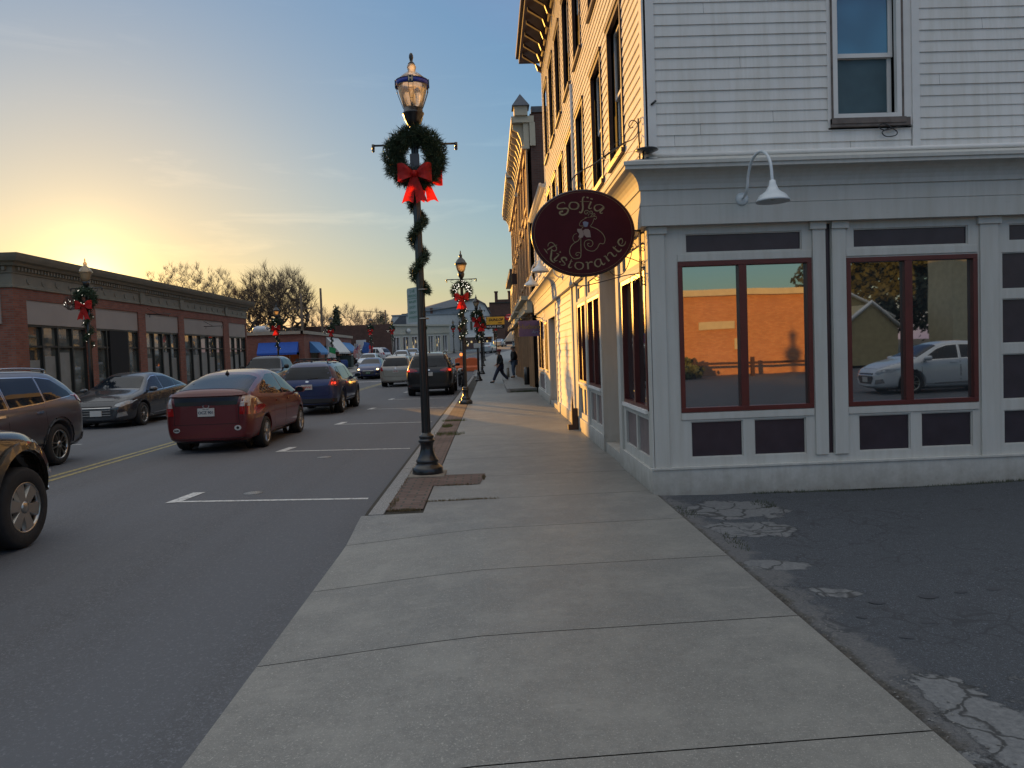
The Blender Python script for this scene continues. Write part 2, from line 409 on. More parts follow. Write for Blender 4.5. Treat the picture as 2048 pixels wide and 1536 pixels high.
# ================================================================== ground
def groundmat(name, base, dark, light, speck=.35, crack=0, patch=.5, fine=220, rough=.85, bmp=.35, lanes=0, slabs=0, ck_a=.45):
    m, nt, b = newmat(name)
    tc = N(nt, 'ShaderNodeTexCoord').outputs['Object']
    big = ramp(nt, noise(nt, tc, .35, 5, .6), .35, .68)
    c = mix(nt, big, base, sc3(base, 1 - patch * .5))
    mid = ramp(nt, noise(nt, tc, 3.1, 6, .7), .45, .8)
    c = mix(nt, mid, c, sc3(base, 1.04 if slabs else 1.12))
    f = noise(nt, tc, fine, 2, .6)
    c = mix(nt, ramp(nt, f, .60, .74), c, light)
    c = mix(nt, ramp(nt, noise(nt, tc, fine * .6, 2, .5), .36, .26), c, dark)
    if crack:
        mp = N(nt, 'ShaderNodeMapping'); nt.links.new(tc, mp.inputs[0])
        ns = N(nt, 'ShaderNodeTexNoise'); ns.inputs['Scale'].default_value = 1.5; ns.inputs['Detail'].default_value = 6; nt.links.new(tc, ns.inputs[0])
        v = N(nt, 'ShaderNodeVectorMath', operation='MULTIPLY_ADD'); nt.links.new(ns.outputs['Color'], v.inputs[0]); v.inputs[1].default_value = (.9,.9,.9); nt.links.new(tc, v.inputs[2])
        vo = N(nt, 'ShaderNodeTexVoronoi', feature='DISTANCE_TO_EDGE'); vo.inputs['Scale'].default_value = crack; nt.links.new(v.outputs[0], vo.inputs['Vector'])
        ck = ramp(nt, vo.outputs['Distance'], .004, .014, (1,1,1), (0,0,0))
        gate = ramp(nt, noise(nt, tc, .5, 3), .45, .58)
        ck = mix(nt, 1.0, ck, gate, 'MULTIPLY')
        c = mix(nt, mix(nt, 1.0, ck, (ck_a,)*3, 'MULTIPLY'), c, sc3(dark, .7))
    g_ = noise(nt, tc, 75, 3, .8)
    c = mix(nt, ramp(nt, g_, .57, .68), c, sc3(base, 1.35)); c = mix(nt, ramp(nt, g_, .30, .43, (1,1,1), (0,0,0)), c, sc3(base, .68))
    g2 = noise(nt, tc, 21, 7, .85)
    c = mix(nt, ramp(nt, g2, .36, .64), mix(nt, 1.0, c, (.84,.84,.84), 'MULTIPLY'), mix(nt, 1.0, c, (1.12,1.12,1.11), 'MULTIPLY'))
    if lanes:
        mp = N(nt, 'ShaderNodeMapping'); mp.inputs['Scale'].default_value = (1.15, .035, 1); nt.links.new(tc, mp.inputs[0])
        c = mix(nt, ramp(nt, noise(nt, mp.outputs[0], 1.0, 4, .6), .4, .6), c, sc3(base, .70))
        mp = N(nt, 'ShaderNodeMapping'); mp.inputs['Scale'].default_value = (2.2, .35, 1); nt.links.new(tc, mp.inputs[0])
        c = mix(nt, ramp(nt, noise(nt, mp.outputs[0], 1.3, 7, .75), .60, .70), c, sc3(base, .66))
        c = mix(nt, ramp(nt, noise(nt, tc, 55, 3, .8), .56, .7), c, sc3(base, 1.3))
    if slabs:
        at = N(nt, 'ShaderNodeAttribute', attribute_name='tone')
        c = mix(nt, at.outputs['Fac'], sc3(c0_ := (.80,.80,.81), 1), (1.06,1.05,1.03)) if 0 else mix(nt, 1.0, c, mix(nt, at.outputs['Fac'], (.86,.86,.87), (1.05,1.04,1.02)), 'MULTIPLY')
        c = mix(nt, ramp(nt, noise(nt, tc, 1.7, 8, .78), .46, .80), c, sc3(base, .88))
        mp = N(nt, 'ShaderNodeMapping'); mp.inputs['Scale'].default_value = (.8, 3.2, 1); nt.links.new(tc, mp.inputs[0])
        c = mix(nt, ramp(nt, noise(nt, mp.outputs[0], 2.0, 6, .7), .60, .80), c, sc3(base, .92))
        vo = N(nt, 'ShaderNodeTexVoronoi'); vo.inputs['Scale'].default_value = 3.3; nt.links.new(tc, vo.inputs['Vector'])
        c = mix(nt, ramp(nt, vo.outputs['Distance'], .035, .055, (.55,)*3, (0,0,0)), c, sc3(base, .45))
        vo = N(nt, 'ShaderNodeTexVoronoi'); vo.inputs['Scale'].default_value = 42; nt.links.new(tc, vo.inputs['Vector'])
        c = mix(nt, ramp(nt, vo.outputs['Distance'], .10, .22, (.55,)*3, (0,0,0)), c, sc3(base, .62))
    nt.links.new(c, b.inputs['Base Color']); b.inputs['Roughness'].default_value = rough
    bump(nt, b, noise(nt, tc, fine * .8, 3, .7), bmp, .006)
    return m
m_road = groundmat('asphalt', (.150,.156,.172), (.09,.092,.10), (.22,.225,.24), crack=.28, patch=.35, lanes=1, ck_a=.35, fine=140)
m_lot = groundmat('lot_asphalt', (.105,.115,.14), (.05,.055,.07), (.24,.25,.27), crack=.8, patch=.75, fine=260, bmp=.7)
m_walk = groundmat('concrete_walk', (.345,.33,.295), (.20,.195,.18), (.45,.435,.40), patch=.2, fine=230, bmp=.3, rough=.5, slabs=1)
m_conc = groundmat('old_concrete', (.235,.235,.23), (.12,.12,.12), (.34,.34,.33), patch=.8, fine=140, crack=1.1)
m_curb = groundmat('granite', (.52,.51,.48), (.22,.22,.22), (.5,.5,.49), patch=.3, fine=160)
m_dirt = groundmat('dirt', (.085,.07,.05), (.03,.027,.02), (.16,.14,.11), patch=.8, fine=90, bmp=.9)
m_soil = groundmat('soil', (.07,.075,.045), (.03,.03,.02), (.12,.11,.08), patch=.8, fine=4)
m_paver = brickmat('pavers', (.17,.105,.085), (.22,.15,.125), (.09,.085,.07), w=.2, h=.1, ms=.012, dirt=.5)
# pavers lie flat: brick pattern in x/y
_nt = m_paver.node_tree
for l in list(_nt.links):
    if l.to_node.bl_idname == 'ShaderNodeTexBrick' and l.to_socket.name == 'Vector': _nt.links.remove(l)
_tc = [n for n in _nt.nodes if n.bl_idname == 'ShaderNodeTexCoord'][0]
_nt.links.new(_tc.outputs['Object'], [n for n in _nt.nodes if n.bl_idname == 'ShaderNodeTexBrick'][0].inputs['Vector'])
def lotmat():
    "worn car park: bluish asphalt that crumbles to grey aggregate and soil along the pavement edge"
    m = groundmat('lot_surface', (.155,.170,.198), (.07,.075,.085), (.25,.26,.27), ck_a=.8, crack=.9, patch=.75, fine=260, bmp=.7)
    nt = m.node_tree; b = nt.nodes['Principled BSDF']; old = b.inputs['Base Color'].links[0].from_socket
    tc = N(nt,'ShaderNodeTexCoord').outputs['Object']; sx = N(nt,'ShaderNodeSeparateXYZ'); nt.links.new(tc, sx.inputs[0])
    def edge(dist, amp, sc_, w_):
        n_ = noise(nt, tc, sc_, 7, .7)
        a = N(nt,'ShaderNodeMath', operation='MULTIPLY_ADD'); nt.links.new(n_, a.inputs[0]); a.inputs[1].default_value = amp; nt.links.new(sx.outputs[0], a.inputs[2])
        return ramp(nt, a.outputs[0], dist, dist + w_, (1,1,1), (0,0,0))
    def sc01(v): return v
    # positions are remapped into 0..1 by a scale of 1/10 m
    mp = N(nt,'ShaderNodeMath', operation='MULTIPLY'); nt.links.new(sx.outputs[0], mp.inputs[0]); mp.inputs[1].default_value = .1
    def edge2(x0, amp, sc_, w_):
        n_ = noise(nt, tc, sc_, 7, .7)
        a = N(nt,'ShaderNodeMath', operation='MULTIPLY_ADD'); nt.links.new(n_, a.inputs[0]); a.inputs[1].default_value = amp*.1; nt.links.new(mp.outputs[0], a.inputs[2])
        return ramp(nt, a.outputs[0], (x0+amp*.5)*.1, (x0+amp*.5+w_)*.1, (1,1,1), (0,0,0))
    grey = mix(nt, ramp(nt, noise(nt, tc, 70, 4, .8), .35, .7), (.10,.10,.105), (.21,.205,.20))
    c = mix(nt, edge2(1.90, .9, 2.2, .10), old, grey)
    soil = mix(nt, ramp(nt, noise(nt, tc, 40, 4), .4, .7), (.05,.045,.035), (.14,.12,.10))
    c = mix(nt, edge2(1.76, .22, 7, .03), c, soil)
    # islands of older pale paving showing through, with ragged crumbled rims
    def blob(cx, cy, rx, ry, amp=1.0, w_=.12):
        v = N(nt,'ShaderNodeVectorMath', operation='SUBTRACT'); nt.links.new(tc, v.inputs[0]); v.inputs[1].default_value = (cx, cy, 0)
        v2 = N(nt,'ShaderNodeVectorMath', operation='MULTIPLY'); nt.links.new(v.outputs[0], v2.inputs[0]); v2.inputs[1].default_value = (1/rx, 1/ry, 0)
        l = N(nt,'ShaderNodeVectorMath', operation='LENGTH'); nt.links.new(v2.outputs[0], l.inputs[0])
        a = N(nt,'ShaderNodeMath', operation='MULTIPLY_ADD'); nt.links.new(noise(nt, tc, 4.2, 9, .72), a.inputs[0]); a.inputs[1].default_value = amp*2; nt.links.new(l.outputs['Value'], a.inputs[2])
        h = N(nt,'ShaderNodeMath', operation='MULTIPLY'); nt.links.new(a.outputs[0], h.inputs[0]); h.inputs[1].default_value = .4
        return ramp(nt, h.outputs[0], (1+amp)*.4, (1+amp+w_)*.4, (1,1,1), (0,0,0))
    pale = mix(nt, ramp(nt, noise(nt, tc, 34, 7, .8), .35, .68), (.105,.108,.113), (.215,.217,.217))
    vo = N(nt,'ShaderNodeTexVoronoi', feature='DISTANCE_TO_EDGE'); vo.inputs['Scale'].default_value = 2.6
    wv = N(nt,'ShaderNodeVectorMath', operation='MULTIPLY_ADD'); ns = N(nt,'ShaderNodeTexNoise'); ns.inputs['Scale'].default_value = 4; ns.inputs['Detail'].default_value = 7; nt.links.new(tc, ns.inputs[0])
    nt.links.new(ns.outputs['Color'], wv.inputs[0]); wv.inputs[1].default_value = (.35,.35,0); nt.links.new(tc, wv.inputs[2]); nt.links.new(wv.outputs[0], vo.inputs['Vector'])
    crk = ramp(nt, vo.outputs['Distance'], .012, .035, (1,1,1), (0,0,0)); pale = mix(nt, crk, pale, (.045,.045,.045))
    m_all = None
    for q in ((2.32,7.45,.46,.42),(2.20,6.62,.36,.26),(2.05,5.5,.24,.14),(2.16,4.82,.17,.10),(2.85,2.5,.95,.85),(2.02,3.0,.17,.55),(4.2,3.4,.3,.12)):
        mk = blob(*q); m_all = mk if m_all is None else mix(nt, 1.0, m_all, mk, 'LIGHTEN')
    c = mix(nt, m_all, c, pale)
    # alligator cracking in the weaker stretches
    vo2 = N(nt,'ShaderNodeTexVoronoi', feature='DISTANCE_TO_EDGE'); vo2.inputs['Scale'].default_value = 5.5; nt.links.new(wv.outputs[0], vo2.inputs['Vector'])
    ck2 = mix(nt, 1.0, ramp(nt, vo2.outputs['Distance'], .02, .06, (.8,)*3, (0,0,0)), ramp(nt, noise(nt, tc, 1.1, 3), .50, .60), 'MULTIPLY')
    c = mix(nt, ck2, c, (.05,.052,.058))
    nt.links.new(c, b.inputs['Base Color'])
    bp = [n for n in nt.nodes if n.bl_idname == 'ShaderNodeBump'][0]
    hh = mix(nt, m_all, noise(nt, tc, 180, 3, .7), (1.6,)*3); bp2 = N(nt,'ShaderNodeBump'); bp2.inputs['Strength'].default_value = .9; bp2.inputs['Distance'].default_value = .012; nt.links.new(hh, bp2.inputs['Height']); nt.links.new(bp2.outputs[0], b.inputs['Normal'])
    return m
def paintmat(name, c, worn=.45):
    m, nt, b = newmat(name)
    tc = N(nt, 'ShaderNodeTexCoord').outputs['Object']
    f = ramp(nt, noise(nt, tc, 26, 6, .7), worn - .12, worn + .1, (.11,.11,.115), c)
    nt.links.new(f, b.inputs['Base Color']); b.inputs['Roughness'].default_value = .7
    return m
m_white_line = paintmat('white_paint', (.62,.62,.6), .42)
m_yellow_line = paintmat('yellow_paint', (.42,.34,.12), .48)

def along(pts, y):
    for (y0, x0), (y1, x1) in zip(pts, pts[1:]):
        if y <= y1: return x0 + (x1 - x0) * (y - y0) / (y1 - y0)
    (y0, x0), (y1, x1) = pts[-2:]; return x0 + (x1 - x0) * (y - y0) / (y1 - y0)
RZ = -.10                                                                # roadway below the pavement
RC = [(-40,-1.36),(7.2,-1.36),(7.9,-1.29),(78,-1.25),(97,.3),(112,2.6),(150,8.2),(220,22)]       # right kerb line
LC = [(-40,-11.65),(62,-11.5),(92,-9.4),(115,-4.6),(150,-.6),(220,9)]   # left kerb line
CL = [(-40,-6.9),(62,-6.7),(92,-4.7),(115,-1.0),(150,3.6),(220,15)]
YS = [-40,-20,-8,0,3,6,7.2,7.9,12,16,20,26,32,40,46,52,57,62,68,73,78,83,88,92,97,102,107,112,115,122,130,140,150,165,180,200,220]
def strip(mb, fl, fr, ys, dz):
    for a, b in zip(ys, ys[1:]):
        mb.quad((fl(a), a, gz(a)+dz), (fr(a), a, gz(a)+dz), (fr(b), b, gz(b)+dz), (fl(b), b, gz(b)+dz))
mb = MB()
gy = [-600, -60] + YS + [300, 600, 1500]
for a, b in zip(gy, gy[1:]):
    for xa, xb in ((-900,-60),(-60,-14),(-14,2),(2,60),(60,900)):
        mb.quad((xa,a,gz(a)-.16),(xb,a,gz(a)-.16),(xb,b,gz(b)-.16),(xa,b,gz(b)-.16))
structure(mb, 'ground', m_soil)
mb = MB(); strip(mb, lambda y: along(LC,y)-.1, lambda y: along(RC,y)+.06, YS, RZ)
structure(mb, 'road', m_road)

def zwalk(x, y):
    "the walk dips to the roadway at the driveway apron in front"
    t = min(1, max(0, (7.9 - y) / 1.1)); t = t * t * (3 - 2 * t)
    d = min(1, max(0, (-.05 - x) / 1.25))
    return -.094 * t * d ** 1.25
# pavement in cast slabs with open joints
mb = MB(); base = MB()
js = [-4.2,-2.7,-1.2,.1,1.6,2.93,4.3,5.63,6.95,8.36,9.9,11.6,13.2,14.9,16.6,18.3,20,21.8,23.6,25.4,27.2,29,31,33,35,37,39,41,43,45,47,49,52]
for a, b in zip(js, js[1:]):
    g = .0045; n = 5
    left = -1.355 if b <= 8.5 else -.74
    xs = [left + (1.74 - left) * i / 10 for i in range(11)]
    for i in range(10):
        for j in range(n):
            ya = a + g + (b - a - 2*g) * j / n; yb = a + g + (b - a - 2*g) * (j+1) / n
            if a < 8.3 < b + .1 and xs[i] < -.74 and ya > 7.75: continue
            P = lambda x, y: (x, y + .05 * x * min(1, max(0, (9.85 - y) / 1.45)), zwalk(x, y))
            mb.quad(P(xs[i],ya), P(xs[i+1],ya), P(xs[i+1],yb), P(xs[i],yb))
sw_ = structure(mb, 'sidewalk', m_walk)
at_ = sw_.data.attributes.new('tone', 'FLOAT', 'FACE'); tones = [random.random() for _ in js]
for p_ in sw_.data.polygons: at_.data[p_.index].value = tones[sum(1 for j in js if j < p_.center.y - .05 * max(0, p_.center.x) * (p_.center.y < 9)) - 1]
mb = MB()
ys2 = [-5 + .5 * i for i in range(115)]
for a, b in zip(ys2, ys2[1:]):
    xs = [-1.34, -.9, -.5, -.1, .6, 1.70]
    for x0, x1 in zip(xs, xs[1:]):
        mb.quad((x0,a,zwalk(x0,a)-.013),(x1,a,zwalk(x1,a)-.013),(x1,b,zwalk(x1,b)-.013),(x0,b,zwalk(x0,b)-.013))
structure(mb, 'sidewalk_bed', m_dirt)
mb = MB(); strip(mb, lambda y: along(RC,y)+.12, lambda y: along(RC,y)+4.2, [y for y in YS if y >= 52], 0)
structure(mb, 'sidewalk_uphill', m_walk)
mb = MB(); strip(mb, lambda y: along(LC,y)-3.2, lambda y: along(LC,y)-.12, YS, 0)
structure(mb, 'far_sidewalk', m_walk)
# brick edging between kerb and slabs
mb = MB(); mb.quad((-1.14,7.95,.0015),(-.755,7.95,.0015),(-.755,28,.0015),(-1.14,28,.0015)); mb.quad((-.75,9.3,.006),(-.18,9.3,.006),(-.12,10.1,.006),(-.75,10.1,.006))
structure(mb, 'brick_paving', m_paver)
# kerbs, stone by stone
mb = MB(); y = 7.75
while y < 78:
    l = random.uniform(1.5, 2.1)
    mb.box(along(RC,y+1)+.0, along(RC,y+1)+.15, y, y+l-.012, gz(y)-.2, gz(y+l/2)+.002); y += l
structure(mb, 'kerb', m_curb)
mb = MB()
for (f, s) in ((RC, 1), (LC, -1)):
    ys = [q for q in YS if q >= (78 if s > 0 else -40)]
    for a, b in zip(ys, ys[1:]):
        x0, x1 = along(f,a), along(f,b); z0, z1 = gz(a), gz(b)
        mb.quad((x0,a,z0+.002),(x0+.15*s,a,z0+.002),(x1+.15*s,b,z1+.002),(x1,b,z1+.002)); mb.quad((x0,a,z0-.15),(x0,a,z0+.002),(x1,b,z1+.002),(x1,b,z1-.15))
structure(mb, 'far_kerb', m_curb)
# the worn car park beside the restaurant
mb = MB()
n = 26
def lotz(x, y): return -.006 - .03 * min(1, max(0, (x-1.72)*1.5)) + .012 * math.sin(x*2.1+y) + .008 * math.sin(3.3*y-x) + max(0, x-2)*.004
gxs = [1.5, 1.6, 1.742, 1.775, 1.82, 1.88, 1.95, 2.05, 2.15, 2.4, 2.7, 3.0, 3.4, 4, 5, 6, 8, 12, 30]; gys = [-24,-12,-6,-2,0,1,2,2.5,3,3.5,4,4.5,5,5.5,6,6.5,7,7.4,7.8,8.3]
for a, b in zip(gys, gys[1:]):
    for x0, x1 in zip(gxs, gxs[1:]):
        q = lambda x, y: (x, y, lotz(x,y) if x > 1.745 else -.012)
        mb.quad(q(x0,a),q(x1,a),q(x1,b),q(x0,b))
lot = structure(mb, 'parking_lot', lotmat())
def patch(name, poly, mat, z=.004, jit=.03, follow=True):
    "irregular thin slab lying on the car park"
    out = []
    for i, p in enumerate(poly):
        q = poly[(i+1) % len(poly)]
        k = max(2, int(math.hypot(q[0]-p[0], q[1]-p[1]) / .045))
        for j in range(k):
            out.append((p[0]+(q[0]-p[0])*j/k + random.uniform(-jit,jit), p[1]+(q[1]-p[1])*j/k + random.uniform(-jit,jit)))
    bm = bmesh.new()
    f = bm.faces.new([bm.verts.new((x, y, 0)) for x, y in out])
    bmesh.ops.triangulate(bm, faces=[f])
    bmesh.ops.subdivide_edges(bm, edges=bm.edges[:], cuts=1, use_grid_fill=True)
    for v in bm.verts: v.co.z = (lotz(v.co.x, v.co.y) if follow else 0) + z
    me = bpy.data.meshes.new(name); bm.to_mesh(me); bm.free(); me.materials.append(mat)
    o = bpy.data.objects.new(name, me); col.objects.link(o); return tag(o, kind='structure')
for x, y, k in ((2.32,4.62,1),(2.45,4.28,.8),(2.1,4.35,.6),(2.7,4.72,1.2),(2.95,4.78,.8),(3.18,4.8,.9),(2.2,4.05,.8),(3.6,4.1,1)):
    patch('oil_stain', [(x+.055*k*math.cos(a)*random.uniform(.8,1.2), y+.032*k*math.sin(a)*random.uniform(.8,1.2)) for a in [i*.7 for i in range(9)]], M('oil', (.05,.052,.06), .6), .004, .004)
# painted markings
mb = MB()
for y in (9.32, 14.12, 19.45, 24.6, 29.6, 34.8):
    dy = .16
    mb.quad((-3.9,y+dy-.03,RZ+.004),(-1.52,y-.2+.03,RZ+.004),(-1.52,y-.12+.03,RZ+.004),(-3.9,y+dy+.05,RZ+.004))
    mb.quad((-4.02,y+dy-.06,RZ+.006),(-3.86,y+dy-.04,RZ+.006),(-3.78,y+dy+.62,RZ+.006),(-3.94,y+dy+.62,RZ+.006))
for y in (17.0, 23.0, 29.0): mb.quad((-9.0,y,RZ+.004),(-11.1,y+.05,RZ+.004),(-11.1,y+.13,RZ+.004),(-9.0,y+.08,RZ+.004))
mb.quad((-11,51.5,RZ+.004),(-6.9,51.5,RZ+.004),(-6.9,52.0,RZ+.004),(-11,52.0,RZ+.004))
structure(mb, 'parking_lines', m_white_line)
mb = MB()
for o in (-.16, .06): strip(mb, lambda y: along(CL,y)+o, lambda y: along(CL,y)+o+.1, [y for y in YS if -40 <= y <= 220], RZ+.004)
structure(mb, 'centre_line', m_yellow_line)
mb = MB()
for x, y in ((-2.9,13.2),(-3.1,9.9)): mb.lathe([(.0,.004),(.12,.004),(.12,0)], (x,y,RZ+.001), 16)
structure(mb, 'utility_covers', m_curb)

# weeds and litter in the joints: nobody could count the blades
def tufts(name, spots, c, h=.06, n=60, r=.12, flat=1.0):
    mb = MB()
    for (x, y, sx_, sy_) in spots:
        for i in range(n):
            a = random.uniform(0, 6.28); q = random.random() ** .6
            px, py = x + math.cos(a)*q*sx_, y + math.sin(a)*q*sy_
            hh = random.uniform(.3, 1) * h; l = random.uniform(-.5,.5)*h*1.2*flat; k = random.uniform(-.5,.5)*h*1.2*flat; w_ = .004
            z = zwalk(px,py) if px < 1.7 else lotz(px,py)
            mb.add([(px-w_,py,z-.01),(px+w_,py+.002,z-.01),(px+l,py+k,z+hh)], [(0,1,2)])
    o = mb.build(name, M(name+'_blades', c, .8, var=.35, scale=9)); return tag(o, kind='stuff')
tufts('weeds', [(-.86,15.2,.3,.25),(-.9,18.2,.3,.12),(-1.0,16.9,.12,.3)], (.09,.12,.035), .07, 260)
tufts('dry_grass', [(-.95,7.93,.18,.03),(-.55,8.33,.25,.015),(-.2,8.35,.25,.012),(-.14,9.8,.02,.18),(-.45,9.3,.25,.015),(-1.1,8.3,.04,.3),(-1.0,12,.03,1.2),(-1.13,10,.02,1.5)], (.15,.105,.05), .03, 150)
tufts('wall_weeds', [(2.9+i*.28,8.17,.2,.05) for i in range(14)] + [(1.85,7.4,.1,.3),(1.95,6.2,.08,.3),(2.7,7.6,.12,.2)], (.06,.07,.035), .035, 90)
mb = MB()
for i in range(1500):
    x, y = (1.755 + abs(random.gauss(0, .10)), random.uniform(1.8, 8)) if i % 3 else (random.uniform(1.8, 6), random.uniform(2.5, 8.1))
    s_ = random.choice((.002,.003,.003,.004,.006)); z = lotz(x,y)+.001
    mb.add([(x-s_,y-s_,z),(x+s_,y-s_*.7,z),(x+s_*.8,y+s_,z),(x-s_,y+s_*.6,z),(x+s_*random.uniform(-.5,.5),y,z+s_*.8)], [(0,1,4),(1,2,4),(2,3,4),(3,0,4)])
tag(mb.build('pebbles', M('pebble', (.17,.165,.155), .8, var=.5, scale=20)), kind='stuff')
# ================================================================== the restaurant on the corner
m_white = boardmat('white_paint_boards', (.80,.78,.745), .35, 0)
m_taupe = boardmat('taupe_paint', (.57,.56,.52), .25, .5)
m_trimw = M('white_trim', (.78,.76,.73), .8, spec=.15, var=.05)
m_dpanel = M('dark_panel', (.035,.028,.038), .32, var=.2, scale=5)
m_lpanel = M('mauve_panel', (.20,.16,.16), .6, var=.12, scale=5)
m_redfr = M('oxblood_frame', (.10,.018,.016), .35, var=.15, scale=6)
m_brown = M('dark_brown_wood', (.045,.022,.018), .5, var=.25, scale=6)
m_black = M('black_iron', (.012,.013,.015), .38, metal=0, var=.2, scale=12, coat=.3)
m_glass = glassmat('shop_glass', (.024,.026,.028), .015, 4.6, .035, 1.4)
m_glassd = glassmat('door_glass', (.012,.013,.015), .03, 1.6, .03)
m_glassup = glassmat('upper_glass', (.035,.13,.19), .02, 2.1, .02)
m_screen = M('insect_screen', (.055,.105,.125), .5, var=.2)
m_sill = M('weathered_sill', (.16,.13,.115), .8, var=.3, scale=9, bmp=.3)
m_core = M('dark_interior', (.012,.012,.013), .9)
CX, CY = 1.74, 8.24
corner = thing('restaurant_building', 'white clapboard three storey corner building with grey shopfront and red framed windows', 'building', (CX, CY, 0))
PW = lambda u, d, z: (CX - d, u, z)          # west front: u = y
PS = lambda u, d, z: (u, CY - d, z)          # south front: u = x
YE = 21.9                                    # end of the tall part
# ---- openings
up_cols = [9.98, 11.66, 13.75, 15.5, 17.35, 19.1, 20.85]
uph = [(y-.48, y+.48, 4.05, 5.78) for y in up_cols] + [(y-.48, y+.48, 6.75, 8.6) for y in up_cols[1:]]
sup = [(3.74, 4.54, 3.90, 5.62)]
mb = MB()
siding(mb, PW, CY+.11, YE-.1, 3.60, 9.45, [(a-.06,b+.06,c-.10,d+.06) for a,b,c,d in uph])
siding(mb, PS, CX+.11, 8.2, 3.60, 9.45, [(3.70,4.60,3.84,5.7), (4.60,4.69,3.6,9.45)], t=.011)
mb.build('siding', m_white, corner)
mb = MB()
pbox(mb, PW, CY-.022, CY+.11, -.02, .022, 3.56, 9.5); pbox(mb, PS, CX+.0, CX+.11, -.02, .022, 3.56, 9.5)
pbox(mb, PW, YE-.1, YE+.02, -.02, .022, 3.5, 9.5); pbox(mb, PS, 4.605, 4.685, -.01, .03, 3.6, 9.5)
each(mb, 'corner_board', m_trimw, corner)
mb = MB(); mb.box(CX+.16, 8.2, CY+.16, YE, 3.3, 9.6); mb.box(CX+1.6, 8.2, CY+.16, 28, .0, 3.3); mb.box(CX+.16,3.0,22.8,28,0,3.3); mb.box(CX+.16,2.6,15.9,19.9,0,3.3); mb.build('inner_wall', m_core, corner)
def sash_window(parent, P, a, b, c, d, lower=m_glass, upper=m_glass, trim=m_trimw, sill=m_trimw, fw=.09, rec=.05, sashm=None):
    mb = MB(); frame(mb, P, a-fw, b+fw, c-.02, d+fw, fw, -.03, .028)
    w_ = mb.build('window', trim, parent)
    mb = MB(); pbox(mb, P, a-fw-.03, b+fw+.03, -.03, .06, c-.08, c-.022); mb.build('sill', sill, w_)
    zm = (c+d)/2
    mb = MB(); frame(mb, P, a, b, zm-.02, d, .045, -rec-.03, -rec); frame(mb, P, a, b, c, zm+.02, .045, -rec-.062, -rec-.032); mb.build('sash', sashm or trim, w_)
    mb = MB(); pbox(mb, P, a+.03, b-.03, -rec-.02, -rec-.015, zm+.02, d-.03); mb.build('upper_pane', upper, w_)
    mb = MB(); pbox(mb, P, a+.03, b-.03, -rec-.05, -rec-.045, c+.03, zm); mb.build('lower_pane', lower, w_)
    return w_
for h in uph: sash_window(corner, PW, *h, trim=m_brown, sill=m_brown, rec=.07, fw=.06, sashm=m_trimw)
# brown outer casings beside the west windows
mb = MB()
for a,b,c,d in uph: pbox(mb, PW, a-.09, b+.09, 0, .045, d+.062, d+.10)
each(mb, 'window_casing', m_brown, corner)
mb = MB(); pbox(mb, PS, 4.513, 4.604, -.02, .013, 3.86, 5.7); pbox(mb, PS, 3.696, 3.734, -.02, .013, 3.86, 5.7); each(mb, 'window_board', m_trimw, corner)
w_ = sash_window(corner, PS, 3.80, 4.44, 3.97, 5.30, lower=m_screen, upper=m_glassup, sill=m_sill, fw=.05, rec=.06)
mb = MB(); pbox(mb, PS, 3.72, 4.57, -.02, .05, 3.86, 3.945); pbox(mb, PS, 3.735, 3.749, -.02, .032, 3.945, 5.7); pbox(mb, PS, 4.492, 4.512, -.02, .032, 3.945, 5.7); mb.build('outer_casing', m_sill, w_)
mb = MB(); pbox(mb, PS, 4.45, 4.47, -.05,-.03, 3.97,5.3); pbox(mb, PS, 3.83, 4.41, -.093,-.088, 4.02,4.035); mb.build('screen_frame', M('steel_grey',(.25,.26,.28),.4), w_)
mb = MB(); mb.tube(ss([(4.58,CY-.04,3.86),(4.5,CY-.03,3.855),(4.38,CY-.04,3.83),(4.28,CY-.05,3.81),(4.22,CY-.05,3.85),(4.28,CY-.05,3.88),(4.35,CY-.05,3.84),(4.42,CY-.05,3.79),(4.4,CY-.05,3.75),(4.3,CY-.05,3.745),(4.26,CY-.05,3.79),(4.34,CY-.04,3.835)]), .006, 5)
tag(mb.build('cable', m_black), 'thin black cable looped loosely under the upper grey window', 'cable')
# ---- cornice between the floors, mitred round the corner
def cornice(prof, y_end, x_end, name, mat, parent):
    mb = MB(); pts = []
    for d, z in prof: pts.append([(CX-d, y_end, z), (CX-d, CY-d, z), (x_end, CY-d, z)])
    for p, q in zip(pts, pts[1:]):
        for k in (0, 1): mb.quad(p[k], p[k+1], q[k+1], q[k])
    mb.add([p[0] for p in pts], [tuple(range(len(pts)))]); return mb.build(name, mat, parent)
cov = [(.115 + .155*(1-math.cos(t*math.pi/2/6)), 3.24 + .18*math.sin(t*math.pi/2/6)) for t in range(7)]
cornice([(-.02,2.87),(.09,2.87),(.092,3.075),(.098,3.08),(.098,3.235),(.115,3.24)] + cov + [(.285,3.425),(.285,3.46),(.30,3.465),(.30,3.50),(-.0,3.60)], 27.9, 8.2, 'cornice', m_taupe, corner)
mb = MB(); mb.tube([(CX-.03,CY-.0,3.62),(8.2,CY-.03,3.62)], .026, 10); mb.build('pipe_moulding', m_trimw, corner)
# ---- roof eaves with brackets
mb = MB(); mb.box(CX-.62, 8.2, CY-.62, YE+.35, 9.75, 9.9); mb.box(CX-.7, 8.2, CY-.7, YE+.4, 9.9, 10.05); mb.build('eaves', m_brown, corner)
mb = MB(); pbox(mb, PW, CY, YE, 0, .05, 9.45, 9.76)
y = CY + .25
while y < YE:
    mb.prism([(0,9.35),(.5,9.74),(.5,9.66),(.16,9.45),(.10,9.28),(0,9.22)], lambda d,z: (CX-.05-d, y, z), lambda d,z: (CX-.05-d, y+.09, z)); y += .72
each(mb, 'eaves_bracket', m_brown, corner)
